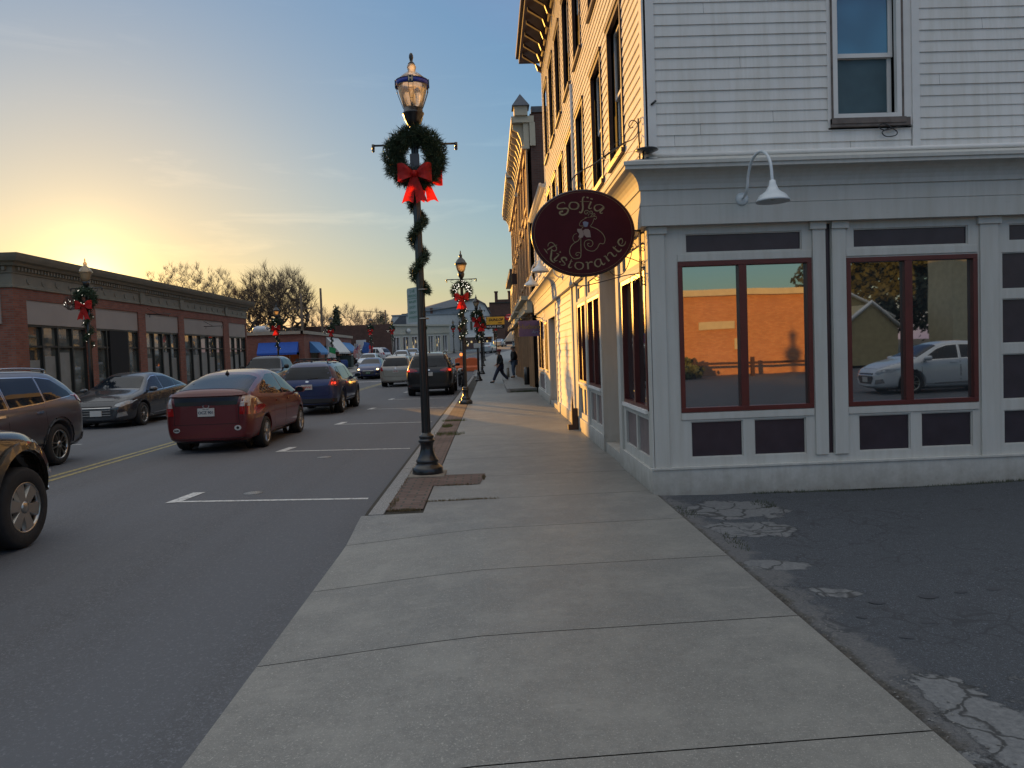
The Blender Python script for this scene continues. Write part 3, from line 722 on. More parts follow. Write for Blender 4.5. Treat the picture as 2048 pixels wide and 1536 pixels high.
# ---- south shopfront
hol = [(2.13,3.39,2.58,2.785),(2.04,3.49,.87,2.49),(2.14,2.71,.375,.77),(2.83,3.40,.375,.77),(3.645,3.705,.37,2.85),
       (3.95,5.21,2.58,2.785),(3.865,5.305,.87,2.475),(3.98,4.55,.375,.77),(4.67,5.24,.39,.77),
       (5.66,6.9,2.6,2.785),(5.58,6.9,2.08,2.48),(5.58,6.9,1.49,1.98),(5.58,6.9,.88,1.38),(5.59,6.9,.39,.765)]
mb = MB(); wallface(mb, PS, CX, 8.2, 0, 2.9, hol, .05); mb.build('shopfront_wall', m_taupe, corner)
mb = MB()
for (a,b,c,d) in ((CX-.012,1.9,.28,2.79),(3.5,3.64,.36,2.8),(3.71,3.86,.36,2.8),(5.33,5.53,.28,2.8)): pbox(mb, PS, a, b, 0, .022, c, d)
for (a,b) in ((CX-.01,1.93),(3.47,3.645),(3.705,3.89),(5.30,5.56)): pbox(mb, PS, a, b, 0, .04, 2.79, 2.868)
pbox(mb, PW, CY-.022, CY+.13, 0, .022, .28, 2.868)
for (a,b) in ((2.04,3.49),(3.865,5.305)): pbox(mb, PS, a-.0, b, 0, .012, .79, .862); pbox(mb, PS, a, b, 0, .012, 2.492, 2.57)
each(mb, 'pilaster', m_taupe, corner, bevel=.003)
mb = MB(); pbox(mb, PS, CX-.03, 8.2, -.01, .03, -.03, .275); pbox(mb, PS, CX-.045, 8.2, 0, .045, .262, .282)
for x in (2.74, 4.53): pbox(mb, PS, x, x+.006, .03, .0315, 0, .262)
mb.build('skirting_board', m_taupe, corner)
mb = MB()
for h in hol:
    if h[3]-h[2] > 1.5 and h[1]-h[0] > .5: continue
    pbox(mb, PS, h[0]-.01, h[1]+.01, -.055, -.03, h[2]-.01, h[3]+.01)
each(mb, 'dark_panel', m_dpanel, corner)
mb = MB()
for h in hol:
    if h[3]-h[2] > 1.5 or h[3]-h[2] < .1: continue
    frame(mb, PS, h[0], h[1], h[2], h[3], .012, -.03, -.012)
each(mb, 'panel_bead', m_taupe, corner)
for (a,b,c,d,m_) in ((2.04,3.49,.87,2.49,2.74),(3.865,5.305,.87,2.475,4.545)):
    mb = MB(); frame(mb, PS, a, b, c, d, .05, -.05, .014); pbox(mb, PS, m_-.042, m_+.042, -.05, .012, c+.05, d-.05)
    o = mb.build('shop_window', m_redfr, corner, bevel=.003)
    for (p, q) in ((a+.05, m_-.042), (m_+.042, b-.05)):
        mb = MB(); pbox(mb, PS, p, q, -.05, -.044, c+.05, d-.05); mb.build('pane', m_glass, o)
# ---- west shopfront
WA = (8.47, 9.98); WB1 = (11.98, 13.5); WB2 = (13.78, 15.0)
wh = [(8.47,9.98,.88,2.44),(8.52,9.9,2.56,2.76),(8.52,9.18,.36,.78),(9.26,9.95,.36,.78),(10.33,11.80,.14,2.75),
      (12.0,13.48,.95,2.45),(13.80,15.0,.95,2.45),(12.05,13.42,2.56,2.76),(13.85,14.95,2.56,2.76),(12.05,12.7,.36,.84),(12.78,13.42,.36,.84),(13.84,14.38,.36,.84),(14.44,14.98,.36,.84),
      (20.3,22.6,.12,2.5),(23.2,24.1,.95,2.45),(24.9,27.2,.95,2.6),(24.9,27.2,.3,.8)]
mb = MB(); wallface(mb, PW, CY, 15.9, 0, 2.9, wh[:13], .05); wallface(mb, PW, 19.92, 28, 0, 2.9, wh[13:], .05); each(mb, 'street_front', m_taupe, corner)
mb = MB(); siding(mb, PW, 16.05, 19.85, .24, 2.88, e=.15); siding(mb, PW, 24.15, 24.8, .24, 2.88, e=.15); each(mb, 'street_siding', m_white, corner)
mb = MB()
for (a,b) in ((15.85,16.03),(19.85,19.98),(10.12,10.33),(11.80,11.95),(13.53,13.75),(15.03,15.2)): pbox(mb, PW, a, b, 0, .03, .24, 2.868)
for (a,b) in ((8.22,10.33),(11.8,15.9),(16,19.95),(22.65,28)): pbox(mb, PW, a, b, 0, .032, 0, .25)
for (a,b) in ((8.44,10.1),(11.96,15.0)): pbox(mb, PW, a, b, 0, .014, .82 if a<9 else .87, .875 if a<9 else .94)
each(mb, 'street_pilaster', m_taupe, corner, bevel=.003)
mb = MB()
for h in wh[1:4]+wh[7:13]+wh[16:]: pbox(mb, PW, h[0]-.01, h[1]+.01, -.055, -.03, h[2]-.01, h[3]+.01)
each(mb, 'mauve_panel', m_lpanel, corner)
for (a,b,c,d) in (wh[0], wh[5], wh[6], wh[14], wh[15]):
    mm = (a+b)/2
    mb = MB(); frame(mb, PW, a, b, c, d, .055, -.05, .016); pbox(mb, PW, mm-.045, mm+.045, -.05, .014, c+.055, d-.055)
    o = mb.build('shop_window', m_redfr, corner)
    mb = MB(); pbox(mb, PW, a, b, .016, .045, c-.03, c+.012); mb.build('sill', m_trimw, o); mb = MB(); pbox(mb, PW, a, b, .0, .03, d, d+.05); mb.build('head_trim', m_trimw, o)
    for (p, q) in ((a+.055, mm-.045), (mm+.045, b-.055)):
        mb = MB(); pbox(mb, PW, p, q, -.05, -.044, c+.055, d-.055); mb.build('pane', m_glass, o)
# recessed entrance
mb = MB(); e0, e1 = 10.33, 11.80
mb.quad(PW(e0,-.05,.1),PW(e0,-1.3,.1),PW(e0,-1.3,2.8),PW(e0,-.05,2.8)); mb.quad(PW(e1,-.05,.1),PW(e1,-1.3,.1),PW(e1,-1.3,2.8),PW(e1,-.05,2.8))
mb.quad(PW(e0,-.05,2.752),PW(e1,-.05,2.752),PW(e1,-1.3,2.752),PW(e0,-1.3,2.752)); pbox(mb, PW, e0+.002, e1-.002, -1.3, -.006, .02, .139)
for k in range(1, 6): mb.quad(PW(e1-.003,-k*.22,.14),PW(e1-.003,-k*.22-.008,.14),PW(e1-.003,-k*.22-.008,2.75),PW(e1-.003,-k*.22,2.75))
mb.build('porch', m_taupe, corner)
mb = MB(); pbox(mb, PW, e0+.2, e1-.2, -1.28, -1.22, .14, 2.3); d_ = mb.build('door', m_brown, corner)
mb = MB(); pbox(mb, PW, e0+.4, e1-.4, -1.215, -1.21, .5, 2.15); mb.build('pane', m_glassd, d_)
mb = MB(); mb.quad(PW(20.3,-.05,.12),PW(20.3,-.9,.12),PW(20.3,-.9,2.5),PW(20.3,-.05,2.5)); mb.quad(PW(22.6,-.05,.12),PW(22.6,-.9,.12),PW(22.6,-.9,2.5),PW(22.6,-.05,2.5)); mb.quad(PW(20.3,-.9,.12),PW(22.6,-.9,.12),PW(22.6,-.9,2.5),PW(20.3,-.9,2.5)); pbox(mb, PW, 20.302, 22.598, -.9, -.006, .02, .119); mb.build('doorway', m_taupe, corner)
mb = MB(); pbox(mb, PW, 20.5, 21.5, -.4, -.36, .12, 2.3); d_ = mb.build('door', m_brown, corner); mb = MB(); pbox(mb, PW, 20.6, 20.66, -.36, -.3, 1.0, 1.4); mb.build('handle', M('brass',(.5,.4,.2),.3,1), d_)
# white conduits running up the wall
mb = MB(); mb.tube([(CX-.03,14.75,3.6),(CX-.03,14.75,6.6)], .028, 8); mb.tube([(CX-.03,18.1,3.6),(CX-.03,18.1,5.4)], .028, 8)
mb.tube([(CX-.17,26.4,3.2),(CX-.17,26.4,3.38)], .01, 6); each(mb, 'conduit', m_trimw, corner)
# low annex continuing the white front
annex = thing('annex_building', 'lower two storey white clapboard annex joined behind the corner restaurant', 'building', (CX, 22, 0))
mb = MB(); ah = [(y-.45,y+.45,4.1,5.5) for y in (23.3,25.2,27.1)]
siding(mb, PW, 22.0, 28.0, 3.6, 6.2, [(a-.09,b+.09,c-.1,d+.09) for a,b,c,d in ah]); mb.build('siding', m_white, annex)
for h in ah: sash_window(annex, PW, *h, sill=m_trimw)
mb = MB(); mb.box(CX+.16, 8.1, 22, 28, 3.3, 6.25); mb.build('inner_wall', m_core, annex)
mb = MB(); mb.box(CX-.12, 8.2, 21.95, 28.1, 6.2, 6.3); mb.tube([(CX-.15,21.95,6.28),(CX-.15,28.1,6.28)], .05, 8); mb.build('gutter', m_trimw, annex)
# broken timber post by the siding
mb = MB(); mb.box(1.58,1.70,15.2,15.32,0,.42); mb.add([(1.58,15.2,.42),(1.62,15.2,.42),(1.62,15.32,.42),(1.58,15.32,.42),(1.60,15.26,.78)], [(0,1,4),(1,2,4),(2,3,4),(3,0,4)]); mb.box(1.50,1.58,15.2,15.34,0,.10)
tag(mb.build('wooden_post', M('rusty_wood',(.10,.05,.03),.8,var=.3)), 'short splintered brown post stub against the white siding', 'post')
# ---- gooseneck wall lamps
def barn_lamp(loc, rz, label):
    t = thing('barn_lamp', label, 'lamp', loc, rz, 'white gooseneck barn lamps over the shopfronts')
    mb = MB(); mb.lathe([(.0,-.02),(.062,-.02),(.07,0),(.055,.012),(.03,.025),(.0,.03)], (0,0,0), 20, 'y', M=Matrix.Scale(-1,4,(0,1,0))); mb.build('wall_plate', m_enamel, t, world=False)
    mb = MB(); mb.tube(ss([(0,-.02,0),(.0,-.10,.02),(.0,-.17,.08),(.0,-.21,.2),(.01,-.29,.32),(.03,-.42,.375),(.05,-.56,.34),(.065,-.66,.22),(.07,-.69,.02)], 8), .0145, 10); mb.build('gooseneck', m_enamel, t, world=False)
    mb = MB(); mb.lathe([(.018,.045),(.03,.04),(.036,.0),(.05,-.03),(.062,-.055),(.09,-.078),(.125,-.10),(.155,-.145),(.162,-.165),(.155,-.163),(.12,-.112),(.06,-.07),(.0,-.06)], (.07,-.69,0), 32); mb.build('lamp_shade', m_enamel, t, world=False)
    mb = MB(); mb.lathe([(0,-.155),(.022,-.145),(.03,-.12),(.02,-.08),(0,-.07)], (.07,-.69,0), 12); mb.build('bulb', M('bulb_glass',(.7,.68,.6),.2), t, world=False)
    return t
m_enamel = M('white_enamel', (.68,.72,.74), .28, var=.04, coat=.3)
g0 = barn_lamp((2.72, CY-.1, 3.12), 0, 'white gooseneck barn lamp above the red framed window facing the car park')
for y, l in ((13.9, 'nearer of the two white barn lamps seen behind the oval sign'), (16.75, 'farther of the two white barn lamps seen behind the oval sign')):
    c_ = copy_tree(g0); c_.location = (CX-.1, y, 3.16); c_.rotation_euler.z = rad(-90); c_['label'] = l
# security camera + flood lamp on the corner ledge
t = thing('security_lamp', 'small dark disc shaped fitting standing on the cornice at the building corner', 'lamp', (CX-.02, CY-.12, 3.56))
mb = MB(); mb.lathe([(0,.0),(.08,.005),(.12,.02),(.11,.035),(0,.045)], (0,0,.07), 20); mb.build('cap', m_black, t, world=False)
mb = MB(); mb.tube([(-.04,0,-.0),(-.04,0,.08)], .012, 8); mb.build('stem', m_black, t, world=False)
# ================================================================== oval hanging sign with its iron bracket
m_sign = M('maroon_sign', (.060,.009,.013), .7, var=.15, scale=4, spec=.15)
m_gold = M('dull_gold', (.25,.19,.10), .6, metal=.2, var=.2, scale=30)
m_cream = M('sign_cream', (.30,.21,.17), .6, var=.1)
SX, SY, SZ = 1.06, 8.42, 2.855
sign = thing('hanging_sign', 'oval maroon restaurant sign lettered Sofia Ristorante on a scrolled iron bracket', 'sign', (SX, SY, SZ-.455))
AA, BB = .552, .458
n = 72
el = [(AA*math.cos(2*math.pi*i/n), BB*math.sin(2*math.pi*i/n)) for i in range(n)]
mb = MB(); mb.prism(el, lambda a,b: (SX+a, SY-.018, SZ+b), lambda a,b: (SX+a, SY+.018, SZ+b)); mb.build('board', m_sign, sign)
mb = MB(); mb.tube([(SX+AA*math.cos(2*math.pi*i/n)*1.0, SY, SZ+BB*math.sin(2*math.pi*i/n)) for i in range(n+1)], .0165, 8); mb.build('rim', m_black, sign)
mb = MB(); k_ = .968
for i in range(n):
    t0, t1 = 2*math.pi*i/n, 2*math.pi*(i+1)/n
    q = lambda t, s_: (SX+AA*math.cos(t)*s_, SY-.0195, SZ+BB*math.sin(t)*s_)
    mb.quad(q(t0,k_), q(t1,k_), q(t1,k_-.005), q(t0,k_-.005))
mb.build('gold_line', m_gold, sign)
K = .000926; CXs, CYs = 921, 640
def sp(X, Y):
    "drawing coordinates of the sign face to metres"
    dx, dz = (X-CXs)*K, -(Y-CYs)*K*.985
    c, s_ = math.cos(.036), math.sin(.036)
    return (SX + dx*c + dz*s_, SZ + dz*c - dx*s_)
def stroke(mb, pts, w, k=5, dep=.0205):
    "calligraphic stroke; w = one width or (start, middle, end)"
    if not isinstance(w, (list, tuple)): w = (w, w, w)
    w = [q * .85 for q in w]
    P = ss(pts, k) if len(pts) > 2 else [Vector(p) for p in pts]
    L = len(P) - 1; a = []; b = []
    for i, p in enumerate(P):
        d = (P[min(i+1,L)] - P[max(i-1,0)])
        if d.length < 1e-9: d = Vector((1,0))
        d.normalize(); nn = Vector((-d[1], d[0])); t = i / L
        ww = (w[0]*(1-2*t) + w[1]*2*t) if t < .5 else (w[1]*(2-2*t) + w[2]*(2*t-1))
        a.append(p + nn*ww/2); b.append(p - nn*ww/2)
    f = lambda v: (*[sp(v[0], v[1])[0]], SY-dep, sp(v[0], v[1])[1])
    for i in range(L): mb.quad(f(a[i]), f(a[i+1]), f(b[i+1]), f(b[i]))
def T1(x, y): return ((1100 + x/17.067 - 1010)*5.906, (385 + y/17.067 - 360)*5.906)   # tracing frames -> drawing
def T2(x, y): return ((1080 + x/17.067 - 1010)*5.906, (465 + y/17.067 - 360)*5.906)
def T3(x, y): return ((1160 + x/17.067 - 1010)*5.906, (465 + y/17.067 - 360)*5.906)
def T4(x, y): return ((1120 + x/13.36 - 1010)*5.906, (415 + y/13.36 - 360)*5.906)
def S(mb, T, pts, w, k=5): stroke(mb, [T(*p) for p in pts], w, k)
mb = MB()
S(mb,T1,[(500,440),(470,385),(390,395),(290,440),(240,520),(265,590),(400,600),(530,585),(605,620),(600,690),(540,770),(430,810),(340,780),(325,730),(370,700),(435,690)],(9,22,24))   # S
S(mb,T1,[(800,375),(700,390),(650,470),(655,550),(720,605),(800,615)],(10,24,10)); S(mb,T1,[(800,375),(890,390),(955,460),(945,550),(880,605),(800,615)],(10,26,10))  # o
S(mb,T1,[(1165,190),(1110,220),(1095,320),(1100,450),(1110,560),(1090,660),(1045,730),(985,700)],(14,24,20)); S(mb,T1,[(1010,352),(1140,350),(1330,352)],6)      # f
S(mb,T1,[(1230,205),(1300,225)],18); S(mb,T1,[(1365,250),(1440,272)],18)
S(mb,T1,[(1385,350),(1355,430),(1310,530),(1320,580),(1370,590),(1410,560)],(22,22,6))                                                                          # i
S(mb,T1,[(1680,450),(1560,470),(1500,540),(1520,630),(1600,670),(1700,620),(1790,540)],(8,22,8)); S(mb,T1,[(1680,450),(1760,480),(1830,550)],(8,12,14)); S(mb,T1,[(1830,550),(1760,630),(1695,700),(1720,750),(1790,735)],(20,22,6))   # a
S(mb,T2,[(265,520),(290,430),(370,385),(450,420),(520,500),(560,590),(530,665),(450,670),(390,620),(350,580)],(6,14,8)); S(mb,T2,[(580,470),(440,520),(340,580),(240,650)],(6,20,14)); S(mb,T2,[(130,600),(200,680),(250,770)],(6,16,5)); S(mb,T2,[(395,640),(380,800),(365,950),(420,1040),(500,1075)],(18,26,7))   # R
S(mb,T2,[(560,760),(640,800),(560,890),(485,970),(520,1020),(600,990)],(8,22,6)); S(mb,T2,[(665,705),(705,725)],18)                                              # i
S(mb,T2,[(885,1005),(900,960),(860,910),(780,900),(730,940),(760,1010),(820,1070),(850,1130),(800,1165),(700,1150)],(20,20,6)); S(mb,T2,[(650,1045),(700,1050)],18)   # s
S(mb,T2,[(1070,960),(1030,1080),(975,1200),(1010,1250),(1090,1220)],(10,22,6)); S(mb,T2,[(1010,1040),(1110,1030)],7)                                             # t
S(mb,T2,[(1330,1060),(1230,1080),(1190,1170),(1230,1260),(1320,1310)],(9,22,9)); S(mb,T2,[(1330,1060),(1430,1090),(1470,1170),(1430,1270),(1320,1310)],(9,22,9))  # o
S(mb,T3,[(175,1060),(250,1070),(265,1180),(275,1300)],(7,24,24)); S(mb,T3,[(270,1140),(320,1060),(420,1050)],(7,14,20))                                           # r
S(mb,T3,[(680,950),(570,960),(500,1050),(510,1150),(600,1210),(680,1170),(710,1080)],(10,22,9)); S(mb,T3,[(680,940),(710,1040),(760,1120),(820,1130),(850,1070)],(18,22,6))  # a
S(mb,T3,[(800,870),(860,850),(920,940),(990,1020)],(8,22,24)); S(mb,T3,[(930,850),(950,760),(1030,725),(1090,780),(1140,840),(1210,840),(1245,770)],(7,22,7))     # n
S(mb,T3,[(1105,530),(1190,600),(1290,680),(1370,670),(1400,600)],(16,22,7)); S(mb,T3,[(1130,600),(1215,500)],9)                                                   # t
S(mb,T3,[(1410,430),(1445,320),(1400,245),(1320,290),(1290,370),(1340,460),(1440,490),(1520,430),(1545,340)],(7,24,7))                                             # e
mb.build('lettering', m_gold, sign)
# the drawn emblem: a hatted lady of gold scrolls holding an open booklet
mb = MB()
S(mb,T4,[(740,250),(770,190),(740,120),(680,110),(645,150),(660,200),(700,205),(725,170),(700,150)],8); S(mb,T4,[(770,210),(775,150),(820,125),(860,160),(845,200),(810,195),(815,160)],8); S(mb,T4,[(650,300),(780,290),(850,230),(900,190),(925,220),(900,255),(875,230)],7)
S(mb,T4,[(740,290),(600,360),(530,430),(510,500),(540,525),(610,525)],7); S(mb,T4,[(740,290),(850,280),(940,270),(970,310),(930,350),(905,320),(890,360),(860,440),(820,500),(790,520)],7)
S(mb,T4,[(800,540),(960,600),(1100,700),(1180,820),(1190,930),(1150,1000),(1070,990),(1030,1030),(990,1110),(900,1190),(780,1190),(680,1130),(640,1020),(670,930),(760,895),(850,930),(870,1010),(820,1075),(750,1060),(730,1000),(780,990)],9)
S(mb,T4,[(620,540),(570,600),(580,650)],7); S(mb,T4,[(440,730),(370,760),(335,850),(360,930),(400,955)],6)
S(mb,T4,[(520,850),(480,920),(380,980),(290,1070),(250,1200),(280,1320),(370,1400),(480,1395),(550,1330),(550,1000),(548,850)],10); S(mb,T4,[(550,1260),(490,1235),(430,1250),(420,1300),(460,1320),(480,1290)],8)
mb.build('emblem_scrolls', m_gold, sign)
def poly(mb, pts, dep):
    P = [sp(*T4(*p)) for p in pts]; mb.add([(x, SY-dep, z) for x, z in P], [tuple(range(len(P)))])
mb = MB(); poly(mb, [(450,605),(560,605),(600,650),(630,760),(600,830),(540,850),(480,825),(510,740),(455,670)], .0205); poly(mb, [(606,650),(660,610),(750,610),(790,650),(815,825),(700,830),(640,770)], .0205); mb.build('emblem_booklet', m_cream, sign)
mb = MB(); poly(mb, [(600,420),(660,400),(750,430),(745,470),(720,540),(650,555),(615,510)], .0205); mb.build('emblem_face', M('sign_pale',(.20,.20,.26),.6), sign)
# ironwork
def WX(x, z): return (x, SY+.005, z)
br = MB(); px = CX - .055
br.tube([WX(px,2.26),WX(px,2.91)], .010, 6); br.tube([WX(px,2.86),WX(SX+AA-.02,2.87)], .012, 6)
br.tube([(px,SY+.07,2.88),(px,SY+.07,2.3)], .008, 6)
for z in (2.28,2.46,2.72,2.84,2.9): br.tube([(px,SY-.012,z),(CX,SY+.02,z)], .009, 6)
for (cx_, cz_, r, s_) in ((px-.10,2.69,.055,1),(px-.085,2.33,.06,1),(px-.07,2.80,.038,-1),(px+.03,2.52,.03,-1),(px+.03,2.66,.032,1),(px+.03,2.33,.03,1)):
    br.tube([WX(a,b) for a,b in spiral((cx_,cz_), r, r*.2, 0, s_*8.2, 26)], .0045, 5)
br.tube([WX(a,b) for a,b in [tuple(v) for v in ss([(px,2.52),(1.45,2.60),(1.36,2.50),(1.34,2.44),(1.40,2.39),(1.50,2.42),(1.58,2.6),(1.60,2.78)],6)]], .005, 5)
br.tube([WX(a,b) for a,b in [tuple(v) for v in ss([(px,2.40),(1.52,2.385),(1.3,2.335),(1.08,2.29),(.98,2.29),(.935,2.33),(.95,2.385),(1.0,2.40),(1.03,2.37),(1.01,2.34)],6)]], .006, 5)
br.tube([WX(a,b) for a,b in spiral((1.205,2.365), .042, .008, 1.5, 8.5, 24)], .005, 5)
fb = MB(); fb.tube([WX(SX-.01,SZ+BB),WX(SX-.01,SZ+BB+.09)], .006, 5); fb.tube([WX(a,b) for a,b in spiral((SX-.005,SZ+BB+.045), .032, .006, -1.5, 5.6, 22)], .005, 5); fb.build('top_scroll', m_black, sign)
# the long stay arm above the sign, back to the wall
br.build('iron_bracket', m_black, sign); br = MB()
y2 = SY + .03
Q = lambda x, z: (x, y2, z)
br.tube([Q(*p) for p in [tuple(v) for v in ss([(.95,3.36),(.965,3.45),(1.05,3.52),(1.2,3.60),(1.32,3.68)],6)]], .007, 5)
br.tube([Q(1.32,3.68),Q(1.56,3.83)], .011, 6); br.tube([Q(*p) for p in [tuple(v) for v in ss([(1.56,3.83),(1.63,3.855),(1.69,3.92),(1.70,4.0),(1.675,4.05),(1.63,4.06),(1.60,4.02),(1.615,3.98),(1.65,3.99)],6)]], .006, 5)
br.tube([Q(1.71,3.62),Q(1.705,4.08)], .010, 6); br.tube([Q(1.705,4.06),(1.80,CY-.03,4.15)], .004, 5)
br.tube([Q(1.33,3.75),Q(1.30,3.70),Q(1.34,3.66)], .008, 5)
br.tube([Q(1.31,3.69),Q(1.70,4.05)], .002, 4); br.tube([Q(1.2,3.6),Q(1.70,3.75)], .0018, 4)
br.tube([(1.80,CY-.03,4.15),(1.85,CY-.03,4.19)], .012, 6)
br.build('stay_arm', m_black, sign)

# ================================================================== street lamps
m_post = M('lamp_black', (.010,.011,.013), .30, var=.25, scale=10, coat=.35)
m_foot = M('footing', (.24,.21,.17), .9, var=.25, scale=9, bmp=.4)
def globemat(name, base, tr, glow=0):
    m, nt, b = newmat(name); nt.nodes.remove(b); out = nt.nodes['Material Output']
    t = N(nt,'ShaderNodeBsdfTransparent'); t.inputs[0].default_value = (.97,.93,.88,1)
    tl = N(nt,'ShaderNodeBsdfTranslucent'); tl.inputs[0].default_value = (*base,1); df = N(nt,'ShaderNodeBsdfDiffuse'); df.inputs[0].default_value = (*base,1)
    g = N(nt,'ShaderNodeBsdfGlossy'); g.inputs['Roughness'].default_value = .03; g.inputs[0].default_value = (.9,.9,.9,1)
    a = N(nt,'ShaderNodeMixShader'); a.inputs[0].default_value = .7; nt.links.new(df.outputs[0],a.inputs[1]); nt.links.new(tl.outputs[0],a.inputs[2])
    b2 = N(nt,'ShaderNodeMixShader'); b2.inputs[0].default_value = 1-tr; nt.links.new(t.outputs[0],b2.inputs[1]); nt.links.new(a.outputs[0],b2.inputs[2])
    fr = N(nt,'ShaderNodeFresnel'); fr.inputs[0].default_value = 1.5
    c = N(nt,'ShaderNodeMixShader'); nt.links.new(fr.outputs[0],c.inputs[0]); nt.links.new(b2.outputs[0],c.inputs[1]); nt.links.new(g.outputs[0],c.inputs[2])
    nt.links.new(c.outputs[0], out.inputs[0]); return m
m_globe = globemat('lamp_globe', (1,.93,.82), .45)
m_globe2 = globemat('frosted_globe', (.85,.68,.45), .25)
m_band = M('blue_band', (.012,.035,.30), .35, var=.1)
m_bowA = None
def clothmat(name, c, trans=.5):
    m, nt, b = newmat(name); out = nt.nodes['Material Output']
    tl = N(nt,'ShaderNodeBsdfTranslucent'); tl.inputs[0].default_value = (*sc3(c,1.6),1)
    tc = N(nt,'ShaderNodeTexCoord').outputs['Object']
    nt.links.new(mix(nt, ramp(nt, noise(nt,tc,14), .3,.7), sc3(c,.85), sc3(c,1.1)), b.inputs['Base Color']); b.inputs['Roughness'].default_value = .6
    ms = N(nt,'ShaderNodeMixShader'); ms.inputs[0].default_value = trans; nt.links.new(b.outputs[0],ms.inputs[1]); nt.links.new(tl.outputs[0],ms.inputs[2]); nt.links.new(ms.outputs[0],out.inputs[0]); return m
m_bow = clothmat('red_velvet', (.55,.018,.016), .45)
m_needle = M('fir_needles', (.028,.055,.026), .7, var=.5, scale=14)
m_fairy = M('fairy_light', (1,.93,.8), .4, emit=2.0)
BASE = [(.155,-.02),(.20,-.0),(.205,.015),(.205,.085),(.185,.10),(.165,.12),(.135,.145),(.15,.165),(.152,.18),(.135,.20),(.105,.26),(.088,.32),(.084,.37),(.092,.41),(.108,.43),(.112,.445),(.108,.455),(.088,.465),(.096,.485),(.10,.50),(.092,.515),(.07,.53),(.062,.55)]
def lamp_post(name, label, loc, H=4.8, fancy=False, detail=2, group='black street lamps along the pavements', footing=False):
    t = thing(name, label, 'street lamp', loc, 0, group)
    ns = 24 if detail > 1 else 12
    mb = MB(); mb.lathe(BASE, (0,0,0), ns); mb.build('base', m_post, t, world=False)
    zt = H - (.95 if fancy else .86)
    mb = MB(); mb.lathe([(.060,.54),(.057,1.6),(.053,2.6),(.047,zt-.05)], (0,0,0), 32 if detail > 1 else 10, flute=.09 if detail>1 else 0, smooth=detail<2)
    mb.lathe([(.05,zt-.10),(.056,zt-.08),(.05,zt-.05),(.04,zt-.03)], (0,0,0), ns); mb.build('pole', m_post, t, world=False)
    if footing:
        mb = MB(); mb.box(-.24,.24,-.27,.24,-.02,.012); mb.build('footing', m_foot, t, world=False, bevel=.02); t.location.z += .012
    mb = MB(); az = H - 1.14 if fancy else H-.90; hl = .54 if fancy else .46
    mb.tube([(-hl,0,az),(hl,0,az)], .014, 8)
    for s_ in (-1, 1):
        mb.tube([(s_*hl,0,az+.015),(s_*hl,0,az-.05)], .02, 8); mb.lathe([(0,-.03),(.018,-.02),(.02,0),(0,.02)], (s_*hl,0,az-.06), 10)
        mb.tube([(s_*(hl-.17)+a*s_,0,az-.055+b) for a,b in spiral((0,0), .045, .04, 2.6, -2.2, 16)], .0075, 6)
    mb.build('banner_arm', m_post, t, world=False)
    if fancy:
        mb = MB(); mb.lathe([(.05,zt-.03),(.062,zt-.015),(.062,zt+.0),(.045,zt+.015),(.05,zt+.035),(.085,zt+.07),(.115,zt+.13),(.13,zt+.19),(.14,zt+.2),(.14,zt+.215),(.125,zt+.225),(.125,zt+.27),(.10,zt+.28)], (0,0,0), 28); mb.build('lamp_holder', m_post, t, world=False)
        g0_, g1 = zt+.275, zt+.60
        mb = MB(); mb.lathe([(.118,g0_),(.15,g0_+.10),(.178,g0_+.2),(.195,g0_+.30),(.198,g1-.0),(.17,g1+.055),(.12,g1+.10),(.075,g1+.13),(.048,g1+.155),(.055,g1+.185),(.06,g1+.205),(.048,g1+.235),(.028,g1+.25)], (0,0,0), 36)
        gl = mb.build('globe', m_globe, t, world=False)
        mb = MB(); mb.lathe([(.205,g1-.045),(.212,g1-.045),(.212,g1+.02),(.205,g1+.02),(.205,g1-.045)], (0,0,0), 36); bd = mb.build('blue_band', m_band, t, world=False)
        mb = MB()
        mb.lathe([(.2135,g1-.052),(.217,g1-.052),(.217,g1-.044),(.2135,g1-.044),(.2135,g1-.052)], (0,0,0), 36); mb.lathe([(.2135,g1+.018),(.217,g1+.018),(.217,g1+.026),(.2135,g1+.026),(.2135,g1+.018)], (0,0,0), 36)
        for q in range(4):
            Mq = Matrix.Rotation(q*math.pi/2,4,'Z')
            mb.box(-.034,.034,-.222,-.212,g1-.06,g1+.035,M=Mq)
            for s_ in (-1,1): mb.tube([Mq @ Vector(p) for p in [(s_*.03,-.208,g1-.05),(s_*.028,-.19,g0_+.18),(s_*.018,-.155,g0_+.08),(s_*.008,-.125,g0_-.0)]], .004, 5)
            for zz, rr in ((g1-.12,.204),(g0_+.09,.158)): mb.tube([Mq @ Vector((-.022,-rr,zz)), Mq @ Vector((.022,-rr,zz))], .003, 5)
        mb.build('cage', m_post, t, world=False)
        mb = MB(); text_mb(mb, 'H', .085, (0,-.2225,g1-.012), (1,0,0), (0,0,1), (0,-1,0), .003, bold=.002); mb.build('letter', M('cream_letter',(.6,.5,.36),.5), t, world=False)
        mb = MB(); mb.lathe([(.045,g1+.245),(.035,g1+.262),(.018,g1+.275),(.022,g1+.30),(.029,g1+.325),(.026,g1+.36),(.016,g1+.385),(0,g1+.39)], (0,0,0), 14); mb.build('finial', m_post, t, world=False)
        mb = MB(); mb.tube([(0,0,g0_-.02),(0,0,g0_+.12)], .03, 8); mb.lathe([(.02,g0_+.12),(.045,g0_+.17),(.045,g0_+.2),(0,g0_+.24)], (0,0,0), 12); mb.build('bulb', M('bulb_glass',(.7,.68,.6),.2), t, world=False)
        mb = MB(); mb.box(-.06,.06,-.10,-.045,H-1.5,H-1.28); mb.build('power_box', M('grey_box',(.055,.065,.08),.5), t, world=False, bevel=.006)
    else:
